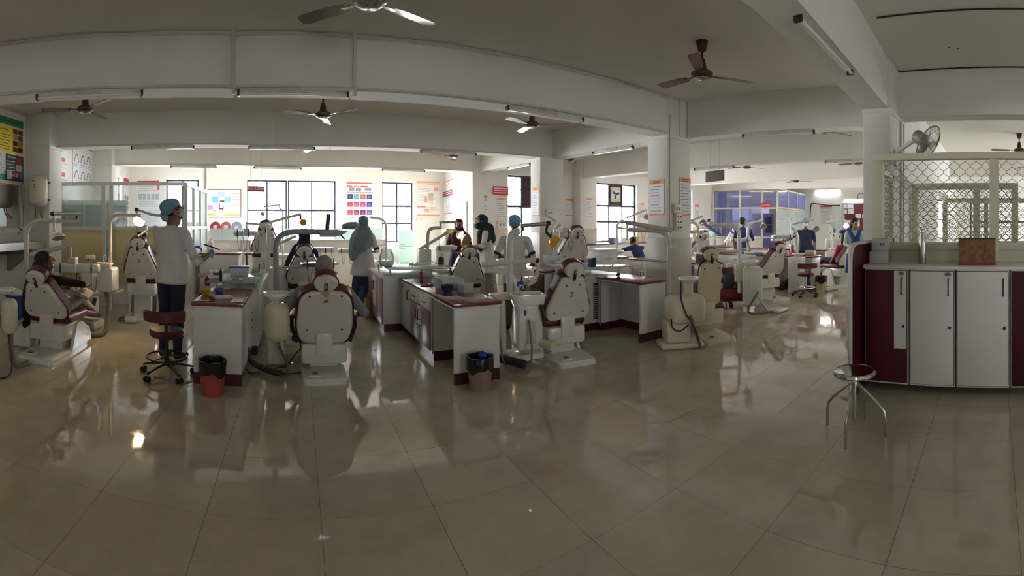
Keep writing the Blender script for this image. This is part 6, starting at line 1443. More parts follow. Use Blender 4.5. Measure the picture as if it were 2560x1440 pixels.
mat('cloth_grey', srgb(140, 142, 144), 0.85, var=0.1, scale=7, bump=0.25, bscale=16); mat('cloth_cream', srgb(206, 190, 168), 0.85, var=0.06, bump=0.3, bscale=14)
mat('cloth_blue', srgb(34, 66, 112), 0.85, var=0.1, bump=0.3, bscale=14); mat('cloth_pink', srgb(214, 84, 128), 0.85, var=0.08, bump=0.3, bscale=14)
mat('cloth_teal', srgb(24, 52, 56), 0.85, var=0.12, bump=0.3, bscale=12); mat('cloth_scarf', srgb(120, 138, 140), 0.8, var=0.16, scale=5, bump=0.5, bscale=9)
mat('cloth_maroon', srgb(70, 26, 34), 0.85, var=0.12, bump=0.3, bscale=12); mat('cloth_mint', srgb(186, 206, 184), 0.85, var=0.05, bump=0.25, bscale=14)
mat('cloth_khaki', srgb(116, 102, 86), 0.85, var=0.1, bump=0.3, bscale=14); mat('print_cloth', srgb(170, 166, 150), 0.85, var=0.35, scale=30, bump=0.2, bscale=14)
mat('check_cloth', srgb(182, 184, 190), 0.85, var=0.35, scale=70); mat('glove_blue', srgb(58, 118, 178), 0.45, var=0.06); mat('cap_blue', srgb(110, 154, 178), 0.8, var=0.12, scale=14, bump=0.4, bscale=22)
mat('scrub_blue', srgb(38, 46, 96), 0.85, var=0.1, bump=0.3, bscale=14); mat('mask_white', srgb(206, 214, 218), 0.85, var=0.04, bump=0.2, bscale=30); mat('mask_blue', srgb(142, 182, 206), 0.85, var=0.04)
mat('dupatta', srgb(40, 62, 122), 0.85, var=0.35, scale=22, bump=0.3, bscale=12); mat('shoe', srgb(32, 28, 28), 0.5); mat('eye_white', srgb(225, 222, 216), 0.3); mat('lip', srgb(118, 62, 58), 0.5)
V3 = Vector
def hand(prims, wrist, d, n, lab, curl=0.5, side=1):
    """palm, four unequal bent fingers, thumb from the side of the palm; d = along the hand, n = palm normal"""
    d = V3(d).normalized(); n = V3(n); n = (n - d * n.dot(d)).normalized(); s = d.cross(n) * side; w0 = V3(wrist)
    for q in (-0.022, -0.006, 0.010, 0.024): prims.append((w0 + d * 0.012 + s * q * 0.6, w0 + d * 0.078 + s * q, 0.015, 0.0125, lab))
    for q, L, in ((-0.030, 0.060), (-0.010, 0.072), (0.011, 0.068), (0.031, 0.052)):
        b = w0 + d * 0.082 + s * q; c1 = b + (d * cos(curl * 0.7) + n * sin(curl * 0.7)).normalized() * (L * 0.5); c2 = c1 + (d * cos(curl * 1.8) + n * sin(curl * 1.8)).normalized() * (L * 0.5)
        prims.append((b, c1, 0.0098, 0.009, lab)); prims.append((c1, c2, 0.009, 0.0078, lab))
    b = w0 + d * 0.026 - s * 0.028; c1 = b + (d * 0.7 - s * 0.6 + n * 0.35).normalized() * 0.04; c2 = c1 + (d * 0.9 - s * 0.1 + n * 0.4).normalized() * 0.032
    prims.append((b, c1, 0.0125, 0.011, lab)); prims.append((c1, c2, 0.011, 0.0085, lab))
def person(label, loc, facing, pose='stand', k=1.0, lean=0.0, seat_z=0.5, recline=25, head=(0, 0, 0), el=None, er=None, wl=None, wr=None, hand_l=None, hand_r=None, colours=None, cover=None, coat=None, skirt=None, forearm='sleeve', voxel=0.011, legs=None, mask=None, glasses=False, fem=False, group='people in the clinic', feet=True, rz=None, hair=None, loc_z=0.0, width=1.0, off=(0, 0, 0), split=None):
    e = T('person', label, 'person', (loc[0], loc[1], loc_z), -facing if rz is None else rz, group)
    col = dict(skin='skin', top='cloth_white', pants='cloth_navy', sleeve='cloth_white', cuff='cloth_white', hand='skin', shoe='shoe', coat='cloth_white', skirt='cloth_navy', hair='hair_black')
    col.update(colours or {})
    pr = []
    if pose == 'stand': pel = V3((0, 0, 0.93 * k)); a = -radians(lean)
    else: pel = V3((off[0], 0.05 + off[1], seat_z + 0.075 + off[2])); a = radians(recline)
    U = V3((0, -sin(a), cos(a))); Fd = V3((0, cos(a), sin(a))); X = V3((1, 0, 0))
    t = lambda x, f, u: pel + X * (x * k * width) + Fd * (f * k) + U * (u * k)
    sw = 0.165 if fem else 0.185
    tw = width; g = (0.93 if fem else 1.0)
    S_lo = [(-.13, .12, .09, 0), (-.10, .155, .115, 0), (-.02, .168, .125, 0), (.05, .16, .12, 0)]
    S_up = [(.03, .160, .120, 0), (.13, .150 * g, .112, 0), (.22, .158 * g, .116, 0), (.32, .168 * g, .118, 0), (.39, .172 * g, .105, -.005), (.44, .150 * g, .085, -.012), (.475, .105, .066, -.016), (.505, .06, .056, -.016)]
    sc = lambda S_: [(u_ * k, rx * k * tw, ry * k, f_ * k) for (u_, rx, ry, f_) in S_]
    pr += [('loft', pel, X, Fd, U, sc(S_lo), 'pants'), ('loft', pel, X, Fd, U, sc(S_up), 'top'), (t(-sw + .03, -.01, .42), t(sw - .03, -.01, .42), .068 * k, .068 * k, 'top'), (t(0, -.015, .47), t(0, .015, .58), .056 * k, .052 * k, 'skin')]
    if fem: pr += [(t(-.06, .085, .33), t(-.06, .085, .33), .062 * k, .062 * k, 'top'), (t(.06, .085, .33), t(.06, .085, .33), .062 * k, .062 * k, 'top')]
    # head
    hc = t(0, .03, .675); Rh = Matrix.Rotation(head[0], 3, 'Z') @ Matrix.Rotation(-head[1] + (0 if pose == 'stand' else a * 0.6), 3, 'X') @ Matrix.Rotation(head[2], 3, 'Y')
    h = lambda x, y, z: hc + Rh @ (V3((x, y, z)) * k)
    skull = 'skin' if hair is None else 'hair'
    pr += [('ell', h(0, -.012, .028), (.078 * k, .096 * k, .088 * k), skull, Rh), ('ell', h(0, .028, -.025), (.066 * k, .070 * k, .092 * k), 'skin', Rh), (h(-.02, .055, -.085), h(.02, .055, -.085), .032 * k, .032 * k, 'skin'),
           (h(0, .098, .012), h(0, .112, -.022), .011 * k, .016 * k, 'skin'), (h(-.04, .07, .026), h(.04, .07, .026), .022 * k, .022 * k, 'skin'), (h(0, .0, -.08), h(0, -.01, -.13), .052 * k, .054 * k, 'skin')]
    for s in (-1, 1): pr.append(('ell', h(s * .077, -.01, -.012), (.013 * k, .022 * k, .034 * k), 'skin', Rh))
    # arms
    SL, SR = t(-sw, -.01, .425), t(sw, -.01, .425)
    dflt = lambda s: (t(s * .23, -.03, .15), t(s * .24, .05, -.09))
    for s, S_, E_, W_, hd in ((-1, SL, el, wl, hand_l), (1, SR, er, wr, hand_r)):
        E0_, W0_ = dflt(s); E_ = V3(E_) if E_ is not None else E0_; W_ = V3(W_) if W_ is not None else W0_
        pr += [(S_, S_.lerp(E_, .5), .062 * k, .054 * k, 'sleeve'), (S_.lerp(E_, .5), E_, .054 * k, .047 * k, 'sleeve')]
        f = forearm
        if f == 'cuff': pr += [(E_.lerp(S_, .18), E_.lerp(W_, .16), .054 * k, .050 * k, 'cuff'), (E_.lerp(W_, .2), W_, .041 * k, .029 * k, 'skin')]
        else: pr.append((E_, W_, .045 * k, .030 * k, f))
        dv = (W_ - E_).normalized(); hd = hd or (dv, V3((-s, 0, 0)), 0.6)
        hand(pr, W_, hd[0], hd[1], 'hand', hd[2], s)
    # legs
    if pose == 'stand':
        LG = legs or [((-.095, 0, .5), (-.10, -.02, .09), (-.11, .12, .03)), ((.095, 0, .5), (.10, -.02, .09), (.11, .12, .03))]
    else:
        LG = legs or [((-.12, .46, seat_z + .10), (-.12, .86, seat_z - .10), (-.13, .95, seat_z + .02)), ((.12, .46, seat_z + .10), (.12, .86, seat_z - .10), (.13, .95, seat_z + .02))]
    for s, (K_, A_, To_) in zip((-1, 1), LG):
        K_, A_, To_ = [V3(q) * (k if pose == 'stand' else 1) for q in (K_, A_, To_)]; Hp = t(s * .09, 0, -.02)
        pr += [(Hp, Hp.lerp(K_, .5), .098 * k, .082 * k, 'pants'), (Hp.lerp(K_, .5), K_, .082 * k, .062 * k, 'pants'), (K_, K_.lerp(A_, .4), .064 * k, .062 * k, 'pants'), (K_.lerp(A_, .4), A_, .062 * k, .048 * k, 'pants')]
        if feet: pr += [(A_ + V3((0, -.02, -.045)) if pose == 'stand' else A_, To_, .038 * k, .03 * k, 'shoe')]
    if coat is not None:   # (hem height, half width, half depth)
        z, rx, ry = coat; c0 = t(0, 0, .18); c1 = V3((0, 0.0 if pose == 'stand' else 0.3, z)) if pose == 'stand' else None
        if c1 is not None: pr.append(('frustum', c0, c1, .160 * k * width, .118 * k, rx, ry, 'coat', Matrix.Identity(3)))
    if skirt is not None:
        z, rx, ry = skirt; pr.append(('frustum', t(0, 0, .06), V3((0, 0, z)), .155 * k, .115 * k, rx, ry, 'skirt', Matrix.Identity(3)))
    body = blend_mesh('body', pr, voxel, col, e, 5)
    ks = list(col.keys()); me_ = body.data
    if pose == 'stand' and (coat or skirt):
        ip, ic, isk, it_ = ks.index('pants'), ks.index('coat'), ks.index('skirt'), ks.index('top')
        for f in me_.polygons:
            if f.material_index == ic and f.center.z < coat[0] - .012 if coat else False: f.material_index = isk if skirt else ip
            elif f.material_index in (ip, isk) and coat and f.center.z > coat[0] - .004: f.material_index = ic
            elif f.material_index == ip and skirt and f.center.z > skirt[0]: f.material_index = isk
        if split:
            for f in me_.polygons:
                if f.material_index == ic and f.center.z > split: f.material_index = it_
    # face details
    for s in (-1, 1):
        ey = MB().ell(h(s * .032, .079, .006), (.014 * k, .010 * k, .009 * k), R=Rh, nu=10, nv=8).build('eye', 'eye_white', e)
        MB().ell(h(s * .032, .087, .006), (.006 * k, .005 * k, .006 * k), R=Rh, nu=8, nv=6).build('iris', 'black', ey)
        MB().tube([h(s * .014, .094, .026), h(s * .034, .091, .031), h(s * .052, .074, .024)], 0.0045 * k, 6).build('eyebrow', 'hair_black', e)
    if not mask: MB().ell(h(0, .092, -.062), (.024 * k, .010 * k, .009 * k), R=Rh, nu=12, nv=8).build('lips', 'lip', e)
    if mask:
        m_ = MB(); m_.ell(h(0, .062, -.052), (.064 * k, .064 * k, .056 * k), R=Rh, nu=18, nv=12); mk = m_.build('face_mask', mask, e)
        for s in (-1, 1): MB().tube([h(s * .058, .06, -.03), h(s * .083, -.005, -.005), h(s * .083, -.012, -.03), h(s * .056, .05, -.075)], .002, 5).build('ear_loop', 'mask_white', mk)
    if glasses:
        gb = MB().tube([h(-.01, .11, .008), h(.01, .11, .008)], .0018, 5).build('glasses', 'black', e)
        for s in (-1, 1):
            MB().tube([h(s * .034 + .024 * cos(q * pi / 8), .108, .006 + .018 * sin(q * pi / 8)) for q in range(17)], .0018, 5).build('lens_rim', 'black', gb)
            MB().tube([h(s * .058, .106, .01), h(s * .084, -.02, .012)], .0018, 5).build('temple', 'black', gb)
    # head covers
    if cover:
        kind, cm = cover[0], cover[1]
        if kind == 'bouffant':
            q = [('ell', h(0, -.022, .068), (.098 * k, .118 * k, .075 * k), 'c', Rh), ('ell', h(0, -.05, .035), (.092 * k, .085 * k, .07 * k), 'c', Rh)]
            c_ = blend_mesh('surgical_cap', q, .010, {'c': cm}, e, 2)
            MB().tube([h(.094 * cos(w_ * pi / 12), -.012 + .108 * sin(w_ * pi / 12), .030 + .018 * sin(w_ * pi / 12)) for w_ in range(25)], .006, 6, caps=False).build('elastic_band', cm, c_)
        elif kind == 'kufi':
            MB().lathe([(.088 * k, -.01), (.092 * k, .0), (.088 * k, .075 * k), (.07 * k, .088 * k), (0, .09 * k)], h(0, -.005, .035), n=24, R=Rh @ Matrix.Rotation(0.12, 3, 'X'), sy=1.12).build('cap', cm, e)
        elif kind == 'short':
            q = [('ell', h(0, -.022, .045), (.086 * k, .100 * k, .082 * k), 'c', Rh), ('ell', h(0, -.055, -.01), (.074 * k, .06 * k, .075 * k), 'c', Rh)]
            blend_mesh('hair', q, .010, {'c': cm}, e, 2)
        elif kind == 'long':
            q = [('ell', h(0, -.022, .045), (.096 * k, .110 * k, .090 * k), 'c', Rh), ('ell', h(0, -.058, -.02), (.094 * k, .072 * k, .10 * k), 'c', Rh), (h(-.06, -.02, .0), h(-.07, -.04, -.12), .032, .03, 'c'), (h(.06, -.035, .0), h(.06, -.05, -.10), .028, .03, 'c')]
            for p_ in cover[2]: q.append((t(*p_[0]), t(*p_[1]), p_[2], p_[3], 'c'))
            blend_mesh('hair', q, .010, {'c': cm}, e, 3)
        elif kind == 'hijab':
            q = [('ell', h(0, -.018, .040), (.096 * k, .112 * k, .092 * k), 'c', Rh), ('ell', h(0, -.035, -.05), (.096 * k, .088 * k, .12 * k), 'c', Rh), (h(-.05, .02, -.12), h(.05, .02, -.12), .058, .058, 'c'),
                 ('loft', pel, X, Fd, U, sorted([(u_ * k, rx * k * width, ry * k, f_ * k, x_ * k) for (u_, rx, ry, f_, x_) in (cover[3] if len(cover) > 3 else [(.60, .09, .10, -.01, 0), (.53, .13, .11, -.01, 0), (.46, .185, .125, 0, 0), (.38, .20, .135, .01, 0), (.30, .185, .135, .015, 0), (.25, .15, .12, .02, 0)])]), 'c')]
            for p_ in cover[2] if len(cover) > 2 else (): q.append((t(*p_[0]), t(*p_[1]), p_[2], p_[3], 'c'))
            blend_mesh('headscarf', q, .011, {'c': cm}, e, 3)
    return e, t, h
near = 0.0085
# standing man in white, front left
e, t, h = person('standing man in white shirt, blue cap and blue gloves seen from behind', (-1.42, 4.86), 0.40, k=1.045, head=(-0.62, -0.30, 0), forearm='cuff', voxel=0.0075, mask='mask_blue', glasses=True, coat=(0.86, .20, .16),
    el=(-.24, .10, 1.14), wl=(.06, .32, 1.25), er=(.31, .06, 1.10), wr=(.30, .32, 1.17), hand_l=((.9, .4, .1), (0, 0, -1), 0.9), hand_r=((.1, .9, .25), (-1, 0, -.2), 1.1),
    colours=dict(cuff='check_cloth', hand='glove_blue', pants='cloth_navy'), cover=('bouffant', 'cap_blue'), hair=True)
pen = MB().tube([t(.18, .36, .30), t(.34, .44, .24)], .008, 8).build('handpiece', 'dark_metal'); pen.parent = None
pen.matrix_world = e.matrix_basis.copy() if False else Matrix.LocRotScale(e.location, e.rotation_euler, None); tag(pen, 'dark instrument held in the blue gloves of the standing man', 'instrument')
person('person mostly hidden behind the man in white, only a blue cap showing', (-1.68, 5.66), 0.7, k=1.0, head=(-0.3, -0.3, 0), voxel=0.013, coat=(0.75, .2, .16), colours=dict(hand='glove_blue'), cover=('bouffant', 'cap_blue'), hair=True, mask='mask_blue', el=(-.24, .08, 1.1), wl=(-.06, .3, 1.15), er=(.24, .08, 1.1), wr=(.06, .3, 1.15))
# seated patients
def seated(chair, label, seat_z, recline, **kw):
    return person(label, chair.location[:2], 0, 'sit', rz=chair.rotation_euler[2], seat_z=seat_z - 0.005, recline=recline, **kw)
e, t, h = seated(ch1, 'seated woman in a black top with long dark hair, facing right', 0.46, 27, fem=True, head=(-1.15, 0.0, 0), voxel=0.0075, k=0.96, off=(-0.05, 0.03, -0.03), forearm='skin',
    er=(.30, .10, .80), wr=(.22, .38, .74), el=(-.30, .05, .80), wl=(-.12, .36, .72), hand_r=((-.1, 1, .25), (0, .2, -1), 0.6), colours=dict(top='cloth_black', sleeve='cloth_black', pants='print_cloth'), hair=True,
    cover=('long', 'hair_black', [((0, -.04, .62), (-.08, -.06, .46), .085, .08), ((-.08, -.05, .46), (-.2, -.05, .30), .07, .05), ((-.03, -.07, .66), (-.15, -.15, .48), .09, .08), ((-.15, -.15, .48), (-.25, -.22, .22), .08, .075), ((-.25, -.22, .22), (-.32, -.26, -.05), .075, .06), ((-.32, -.26, -.05), (-.34, -.28, -.28), .06, .03)]))
o_ = MB().box((0.16, 0.42, 0.66), (0.26, 0.34, 0.05), R=Matrix.Rotation(0.5, 3, 'Y') @ Matrix.Rotation(0.2, 3, 'Z'), bev=0.02).build('handbag', 'print_cloth'); o_.matrix_world = Matrix.LocRotScale(e.location, e.rotation_euler, None); tag(o_, 'patterned cloth bag on the lap of the woman in black', 'bag')
seated(ch2, 'seated man in a white cap and cream shirt on chair 5', 0.66, 18, voxel=0.011, k=1.0, width=1.25, el=(-.36, -.02, .86), wl=(-.26, .25, .80), er=(.36, -.02, .86), wr=(.26, .25, .80), head=(-0.3, 0.1, 0), colours=dict(top='cloth_cream', sleeve='cloth_cream', pants='cloth_khaki'), cover=('kufi', 'cloth_white'), hair=True, forearm='skin')
seated(ch3, 'seated grey-haired man in a grey shirt, seen from behind, front centre', 0.40, 24, voxel=0.0085, k=1.04, off=(0, 0, -0.04), width=1.2, head=(0, 0.05, 0), forearm='skin', colours=dict(top='cloth_grey', sleeve='cloth_grey', pants='cloth_navy', hair='hair_grey'), hair=True, cover=('short', 'hair_grey'),
    el=(-.43, -.14, .60), wl=(-.37, .10, .545), er=(.43, -.14, .60), wr=(.37, .10, .545))
seated(ch4, 'seated woman in a navy headscarf, seen from behind', 0.62, 18, voxel=0.011, k=0.98, off=(0, -0.02, 0.0), fem=True, head=(0.25, 0, 0), colours=dict(top='cloth_navy', sleeve='cloth_navy', pants='cloth_navy'), cover=('hijab', 'cloth_navy', [((-.10, -.06, .5), (-.22, -.06, .25), .09, .09), ((-.22, -.06, .25), (-.28, -.04, .0), .09, .07), ((.10, -.06, .45), (.17, -.05, .25), .08, .06)]))
seated(ch6, 'seated man with shorn head in a blue shirt', 0.52, 20, voxel=0.011, k=1.0, head=(0.5, 0.1, 0), colours=dict(top='cloth_blue', sleeve='cloth_blue', pants='cloth_khaki', hair='hair_shorn', skin='skin_light'), hair=True)
seated(ch10, 'seated girl in pink with tied dark hair', 0.55, 20, voxel=0.012, k=0.88, fem=True, colours=dict(top='cloth_pink', sleeve='cloth_pink', pants='cloth_navy'), hair=True, cover=('long', 'hair_black', [((0, -.08, .62), (0, -.10, .45), .06, .04)]), forearm='skin')
# standing women and men
person('standing woman in a grey-green headscarf and pale coat, seen from behind', FL(908, 778)[:2], 0.45, k=0.965, fem=True, voxel=0.009, coat=(0.64, .24, .19), skirt=(0.06, .25, .21), colours=dict(top='cloth_lilac', sleeve='cloth_lilac', coat='cloth_lilac', skirt='cloth_navy', cuff='cloth_navy', hand='skin'), forearm='cuff',
    el=(-.22, .03, 1.08), wl=(-.08, .22, 1.06), er=(.24, .04, 1.06), wr=(.10, .25, 1.04), head=(0, -0.2, 0), cover=('hijab', 'cloth_scarf', [], [(.62, .10, .11, -.03, 0), (.54, .15, .125, -.03, 0), (.46, .205, .14, -.03, -.01), (.36, .225, .15, -.035, -.02), (.26, .215, .15, -.04, -.045), (.16, .17, .14, -.05, -.09), (.07, .11, .11, -.06, -.13), (-.02, .05, .06, -.06, -.165)]))
person('woman in a dark green headscarf, white coat and mask bending over the bald man', (3.50, 7.62), -1.15, k=1.0, fem=True, lean=10, voxel=0.010, coat=(0.62, .24, .19), skirt=(0.1, .2, .17), mask='mask_white', head=(0.3, -0.45, 0), colours=dict(top='cloth_white', sleeve='cloth_white', coat='cloth_white', skirt='print_cloth', cuff='print_cloth', hand='glove_blue', skin='skin_light'), forearm='cuff',
    el=(-.22, .10, 1.12), wl=(-.06, .34, 1.10), er=(.24, .12, 1.08), wr=(.06, .36, 1.06), cover=('hijab', 'cloth_teal', [((-.08, .06, .42), (-.06, .11, .18), .10, .08), ((.08, .06, .42), (.06, .10, .15), .10, .08), ((0, -.08, .5), (0, -.10, .3), .11, .09)]))
person('woman in a dark maroon headscarf lit orange by the lamp', (3.22, 8.45), 3.55, k=0.95, fem=True, lean=6, voxel=0.012, coat=(0.6, .24, .19), head=(0.1, -0.3, 0), colours=dict(top='cloth_maroon', sleeve='cloth_maroon', coat='cloth_maroon', pants='cloth_black', hand='cloth_black'), cover=('hijab', 'cloth_maroon', [((-.08, .06, .42), (-.05, .11, .2), .10, .08), ((.08, .06, .42), (.05, .11, .2), .10, .08)]),
    el=(-.24, .08, 1.06), wl=(-.12, .34, 1.04), er=(.24, .08, 1.06), wr=(.12, .34, 1.04))
person('standing man in a white short-sleeved coat and blue cap, seen from behind', (3.02, 5.68), 0.47, k=0.955, voxel=0.009, coat=(0.68, .21, .17), head=(0, -0.25, 0), colours=dict(top='cloth_white', sleeve='cloth_white', coat='cloth_white', pants='cloth_khaki', cuff='cloth_navy', hand='skin'), forearm='cuff',
    el=(-.27, .0, 1.07), wl=(-.12, .22, 1.04), er=(.27, .0, 1.07), wr=(.12, .22, 1.04), cover=('bouffant', 'cap_blue'), hair=True)
person('standing man in navy scrubs, mask and white cap behind the far desk', (11.0, 5.0), 4.35, k=0.97, voxel=0.012, width=1.12, head=(0.1, -0.1, 0), coat=(0.75, .24, .18), mask='mask_white', colours=dict(top='cloth_navy', sleeve='cloth_navy', coat='cloth_navy', pants='cloth_navy'), cover=('bouffant', 'cap_blue'), forearm='skin', er=(.42, .10, 1.12), wr=(.55, .32, 1.08))
e, t, h = person('woman in a mint kurta and blue printed scarf walking past the far desks', FL(2136, 727)[:2], 4.25, k=0.97, fem=True, voxel=0.010, head=(0.45, 0.05, 0), coat=(0.42, .21, .17), split=0.86, colours=dict(top='cloth_mint', sleeve='cloth_mint', coat='dupatta', pants='cloth_mint', hand='skin_light', skin='skin_light', shoe='cloth_khaki'),
    er=(.22, .02, 1.08), wr=(.06, .2, .98), el=(-.22, .02, 1.08), wl=(-.06, .2, .96), cover=('long', 'hair_black', [((-.04, -.08, .62), (-.06, -.1, .5), .05, .06)]), hair=True, legs=[((-.10, .06, .5), (-.11, -.04, .10), (-.12, .10, .05)), ((.10, .08, .5), (.10, .10, .09), (.11, .24, .03))])
q = [(t(-.12, .05, .47), t(-.05, .15, .32), .05, .06, 'c'), (t(-.05, .15, .32), t(-.04, .155, -.05), .062, .07, 'c'), (t(-.04, .155, -.05), t(-.05, .16, -.32), .07, .06, 'c'), (t(.12, .05, .47), t(.05, .15, .32), .05, .055, 'c'), (t(.05, .15, .32), t(.03, .16, .0), .055, .05, 'c'), (t(-.14, -.06, .47), t(.14, -.06, .47), .05, .05, 'c')]
blend_mesh('scarf', q, .012, {'c': 'dupatta'}, e, 3)
person('man in navy scrubs and white cap bending forward under the lit lamp', pxr(2114, 14.6)[:2], 4.2, k=0.98, lean=28, voxel=0.013, head=(0.2, -0.3, 0), mask='mask_white', colours=dict(top='scrub_blue', sleeve='scrub_blue', coat='scrub_blue', pants='scrub_blue'), cover=('bouffant', 'cloth_white'), forearm='skin', er=(.25, .42, 1.02), wr=(.08, .6, 1.0), el=(-.25, .42, 1.02), wl=(-.08, .6, 1.0))
person('person in white with a blue cap sitting beside the lit lamp, seen from behind', pxr(2084, 13.6)[:2], 1.0, 'sit', k=0.98, seat_z=0.55, recline=-8, voxel=0.013, colours=dict(top='cloth_white', sleeve='cloth_white', pants='cloth_navy'), cover=('bouffant', 'cap_blue'), hair=True)
person('man in dark blue scrubs seen from behind near the lilac cabinet', pxr(1857, 12.3)[:2], 1.15, k=1.0, voxel=0.013, head=(-0.5, -0.1, 0), coat=(0.75, .22, .17), colours=dict(top='scrub_blue', sleeve='scrub_blue', coat='scrub_blue', pants='scrub_blue'), cover=('short', 'hair_black'), hair=True, forearm='skin', er=(.28, .05, 1.1), wr=(.2, .3, 1.12))
person('person in dark blue bent over a desk below the exhaust window', pxr(1606, 11.3)[:2], 0.2, 'sit', k=0.98, seat_z=0.5, recline=-38, voxel=0.013, head=(0, -0.4, 0), colours=dict(top='scrub_blue', sleeve='scrub_blue', pants='scrub_blue'), cover=('short', 'hair_black'), hair=True, el=(-.28, .5, .86), wl=(-.1, .7, .86), er=(.28, .5, .86), wr=(.1, .7, .86))
# ================================================================== SMALL THINGS
def bowl(label, p, r, h, m):
    e = T('mixing_bowl', label, 'bowl', p, 0, 'rubber mixing bowls')
    MB().lathe([(0.0, 0.0), (r * 0.5, 0.0), (r * 0.8, h * 0.35), (r, h), (r * 0.93, h), (r * 0.7, h * 0.4), (0.0, h * 0.12)], n=24).build('body', m, e)
    MB().tube([Vector((r * 0.97 * cos(q * pi / 12), r * 0.97 * sin(q * pi / 12), h)) for q in range(25)], 0.003, 6, caps=False).build('rim', m, e)
    return e
bowl('yellow mixing bowl on the front desk', FL(514, 738, .78), .056, .062, mat('yellow_rubber', srgb(196, 160, 50), .5))
bowl('blue mixing bowl on the front desk', FL(547, 735, .78), .052, .055, mat('blue_rubber', srgb(70, 96, 168), .5))
bowl('dark blue mixing bowl on the centre desk', FL(1118, 731, .77), .075, .08, mat('navy_rubber', srgb(38, 48, 80), .5))
bowl('black mixing bowl on the far desk beside the red bottle', Vector((9.36, 4.36, .79)), .10, .12, 'black')
def bottle(label, p, r, h, m, cap='unit_white', group='squeeze bottles'):
    e = T('squeeze_bottle', label, 'bottle', p, 0, group)
    MB().lathe([(0, 0), (r, 0), (r, h * .72), (r * .8, h * .8), (r * .35, h * .86), (r * .35, h * .9)], n=18).build('body', m, e)
    MB().lathe([(r * .4, h * .88), (r * .4, h * .96), (r * .15, h), (0, h)], n=14).build('cap', cap, e)
    return e
mat('bottle_red', srgb(150, 32, 44), .4)
bottle('red bottle standing behind the yellow bowl', FL(518, 715, .78), .03, .12, 'bottle_red', 'dark_metal')
bottle('red bottle on the centre desk', FL(1053, 702, .77), .024, .15, 'bottle_red', 'bottle_red')
bottle('red bottle on the far desk beside the black bowl', Vector((9.33, 4.58, .79)), .05, .26, 'bottle_red', 'bottle_red')
bottle('short red bottle further left on the far desk', Vector((9.33, 5.17, .79)), .05, .2, 'bottle_red', 'bottle_red')
bottle('black spray bottle beside the white device on the front cabinet', FL(552, 702, .88), .016, .15, 'black', 'black')
bottle('black flask behind the plastic boxes of the centre desk', W(1102, 668, 7.0), .05, .2, 'black', 'unit_white')
bpy.data.objects['squeeze_bottle.005'].location.z = 0.84
bottle('green bottle on the long counter left of the black bag', Vector((6.55, 10.3, .95)), .05, .32, mat('bottle_green', srgb(70, 190, 130), .3), 'unit_white')
def tub(label, p, rz, w_, d_, h, lid=None, fill=None, tilt=0):
    """clear plastic storage box, tapered, with lid and contents"""
    e = T('plastic_box', label, 'plastic box', p, rz, 'clear plastic boxes')
    def ring(k, z): return [Vector((sx * w_ / 2 * k, sy * d_ / 2 * k, z)) for sx, sy in ((-1, -1), (1, -1), (1, 1), (-1, 1))]
    vs = ring(.88, 0) + ring(1, h) + ring(.96, h) + ring(.85, .004)
    MB().add(vs, [(0, 1, 5, 4), (1, 2, 6, 5), (2, 3, 7, 6), (3, 0, 4, 7), (4, 5, 9, 8), (5, 6, 10, 9), (6, 7, 11, 10), (7, 4, 8, 11), (8, 9, 13, 12), (9, 10, 14, 13), (10, 11, 15, 14), (11, 8, 12, 15), (12, 13, 14, 15), (3, 2, 1, 0)]).build('box', 'clear_plastic', e)
    if lid: MB().box((0, 0, h + .012), (w_ * 1.04, d_ * 1.04, .022), R=Matrix.Rotation(tilt, 3, 'Y'), bev=.008).build('lid', lid, e)
    for k, m in enumerate(fill or ()):
        MB().box((-w_ * .28 + k * w_ * .28, 0, h * .3), (w_ * .24, d_ * .6, h * .5), R=Matrix.Rotation(.4 * k, 3, 'Z'), bev=.012).build('contents', m, e)
    return e
mat('lid_blue', srgb(52, 104, 160), .4)
tub('clear plastic box with blue lid on the front glass-topped cabinet', FL(598, 690, .88), .1, .24, .17, .10, 'lid_blue', ['clear_plastic', flat(120, 150, 165), 'cloth_white'])
tub('clear plastic box heaped with things on the centre desk', FL(1122, 722, .77), .2, .30, .20, .13, 'clear_plastic', ['print_cloth', flat(190, 130, 110), flat(160, 150, 150)], .12)
tub('small clear plastic box right of the heaped one', FL(1164, 731, .77), .35, .14, .12, .08, 'clear_plastic', [flat(120, 150, 130), flat(190, 190, 180)])
tub('clear plastic box with blue lid behind the numbered 2 chair', FL(1380, 662, .80), .2, .26, .2, .17, None, [flat(60, 70, 150), flat(110, 120, 140), flat(190, 190, 195)])
def lump(name, label, cat, p, rz, prims, m, vox=.006, group=None):
    e = T(name, label, cat, p, rz, group); blend_mesh('form', [(*q, 'c') for q in prims], vox, {'c': m}, e, 2); return e
lump('cotton_roll', 'white cotton roll lying on the front desk', 'cotton', FL(556, 749, .78), .3, [((-.06, 0, .022), (.06, 0, .022), .024, .026), ((.06, 0, .022), (.09, .01, .02), .026, .018)], 'cloth_white')
lump('red_ball', 'small red ball beside the cotton roll', 'ball', FL(528, 751, .78), 0, [((0, 0, .022), (.012, 0, .022), .022, .022)], 'bottle_red')
ds = T('desk_sheet', 'glossy maroon sheet spread over the front desk', 'sheet', (-.755, 4.62, .782))
mb = MB(); n = 12
for i in range(n + 1):
    for j in range(n + 1): x, y = -.235 + .47 * i / n, -.46 + .9 * j / n; mb.v.append(Vector((x, y, .003 + .004 * sin(9 * x + 3) * sin(7 * y))))
for i in range(n):
    for j in range(n): a = i * (n + 1) + j; mb.f.append([a, a + n + 1, a + n + 2, a + 1]); mb.m.append(0); mb.sm.append(True)
mb.build('sheet', mat('maroon_sheet', srgb(138, 62, 66), .22, var=.15, coat=.2), ds)
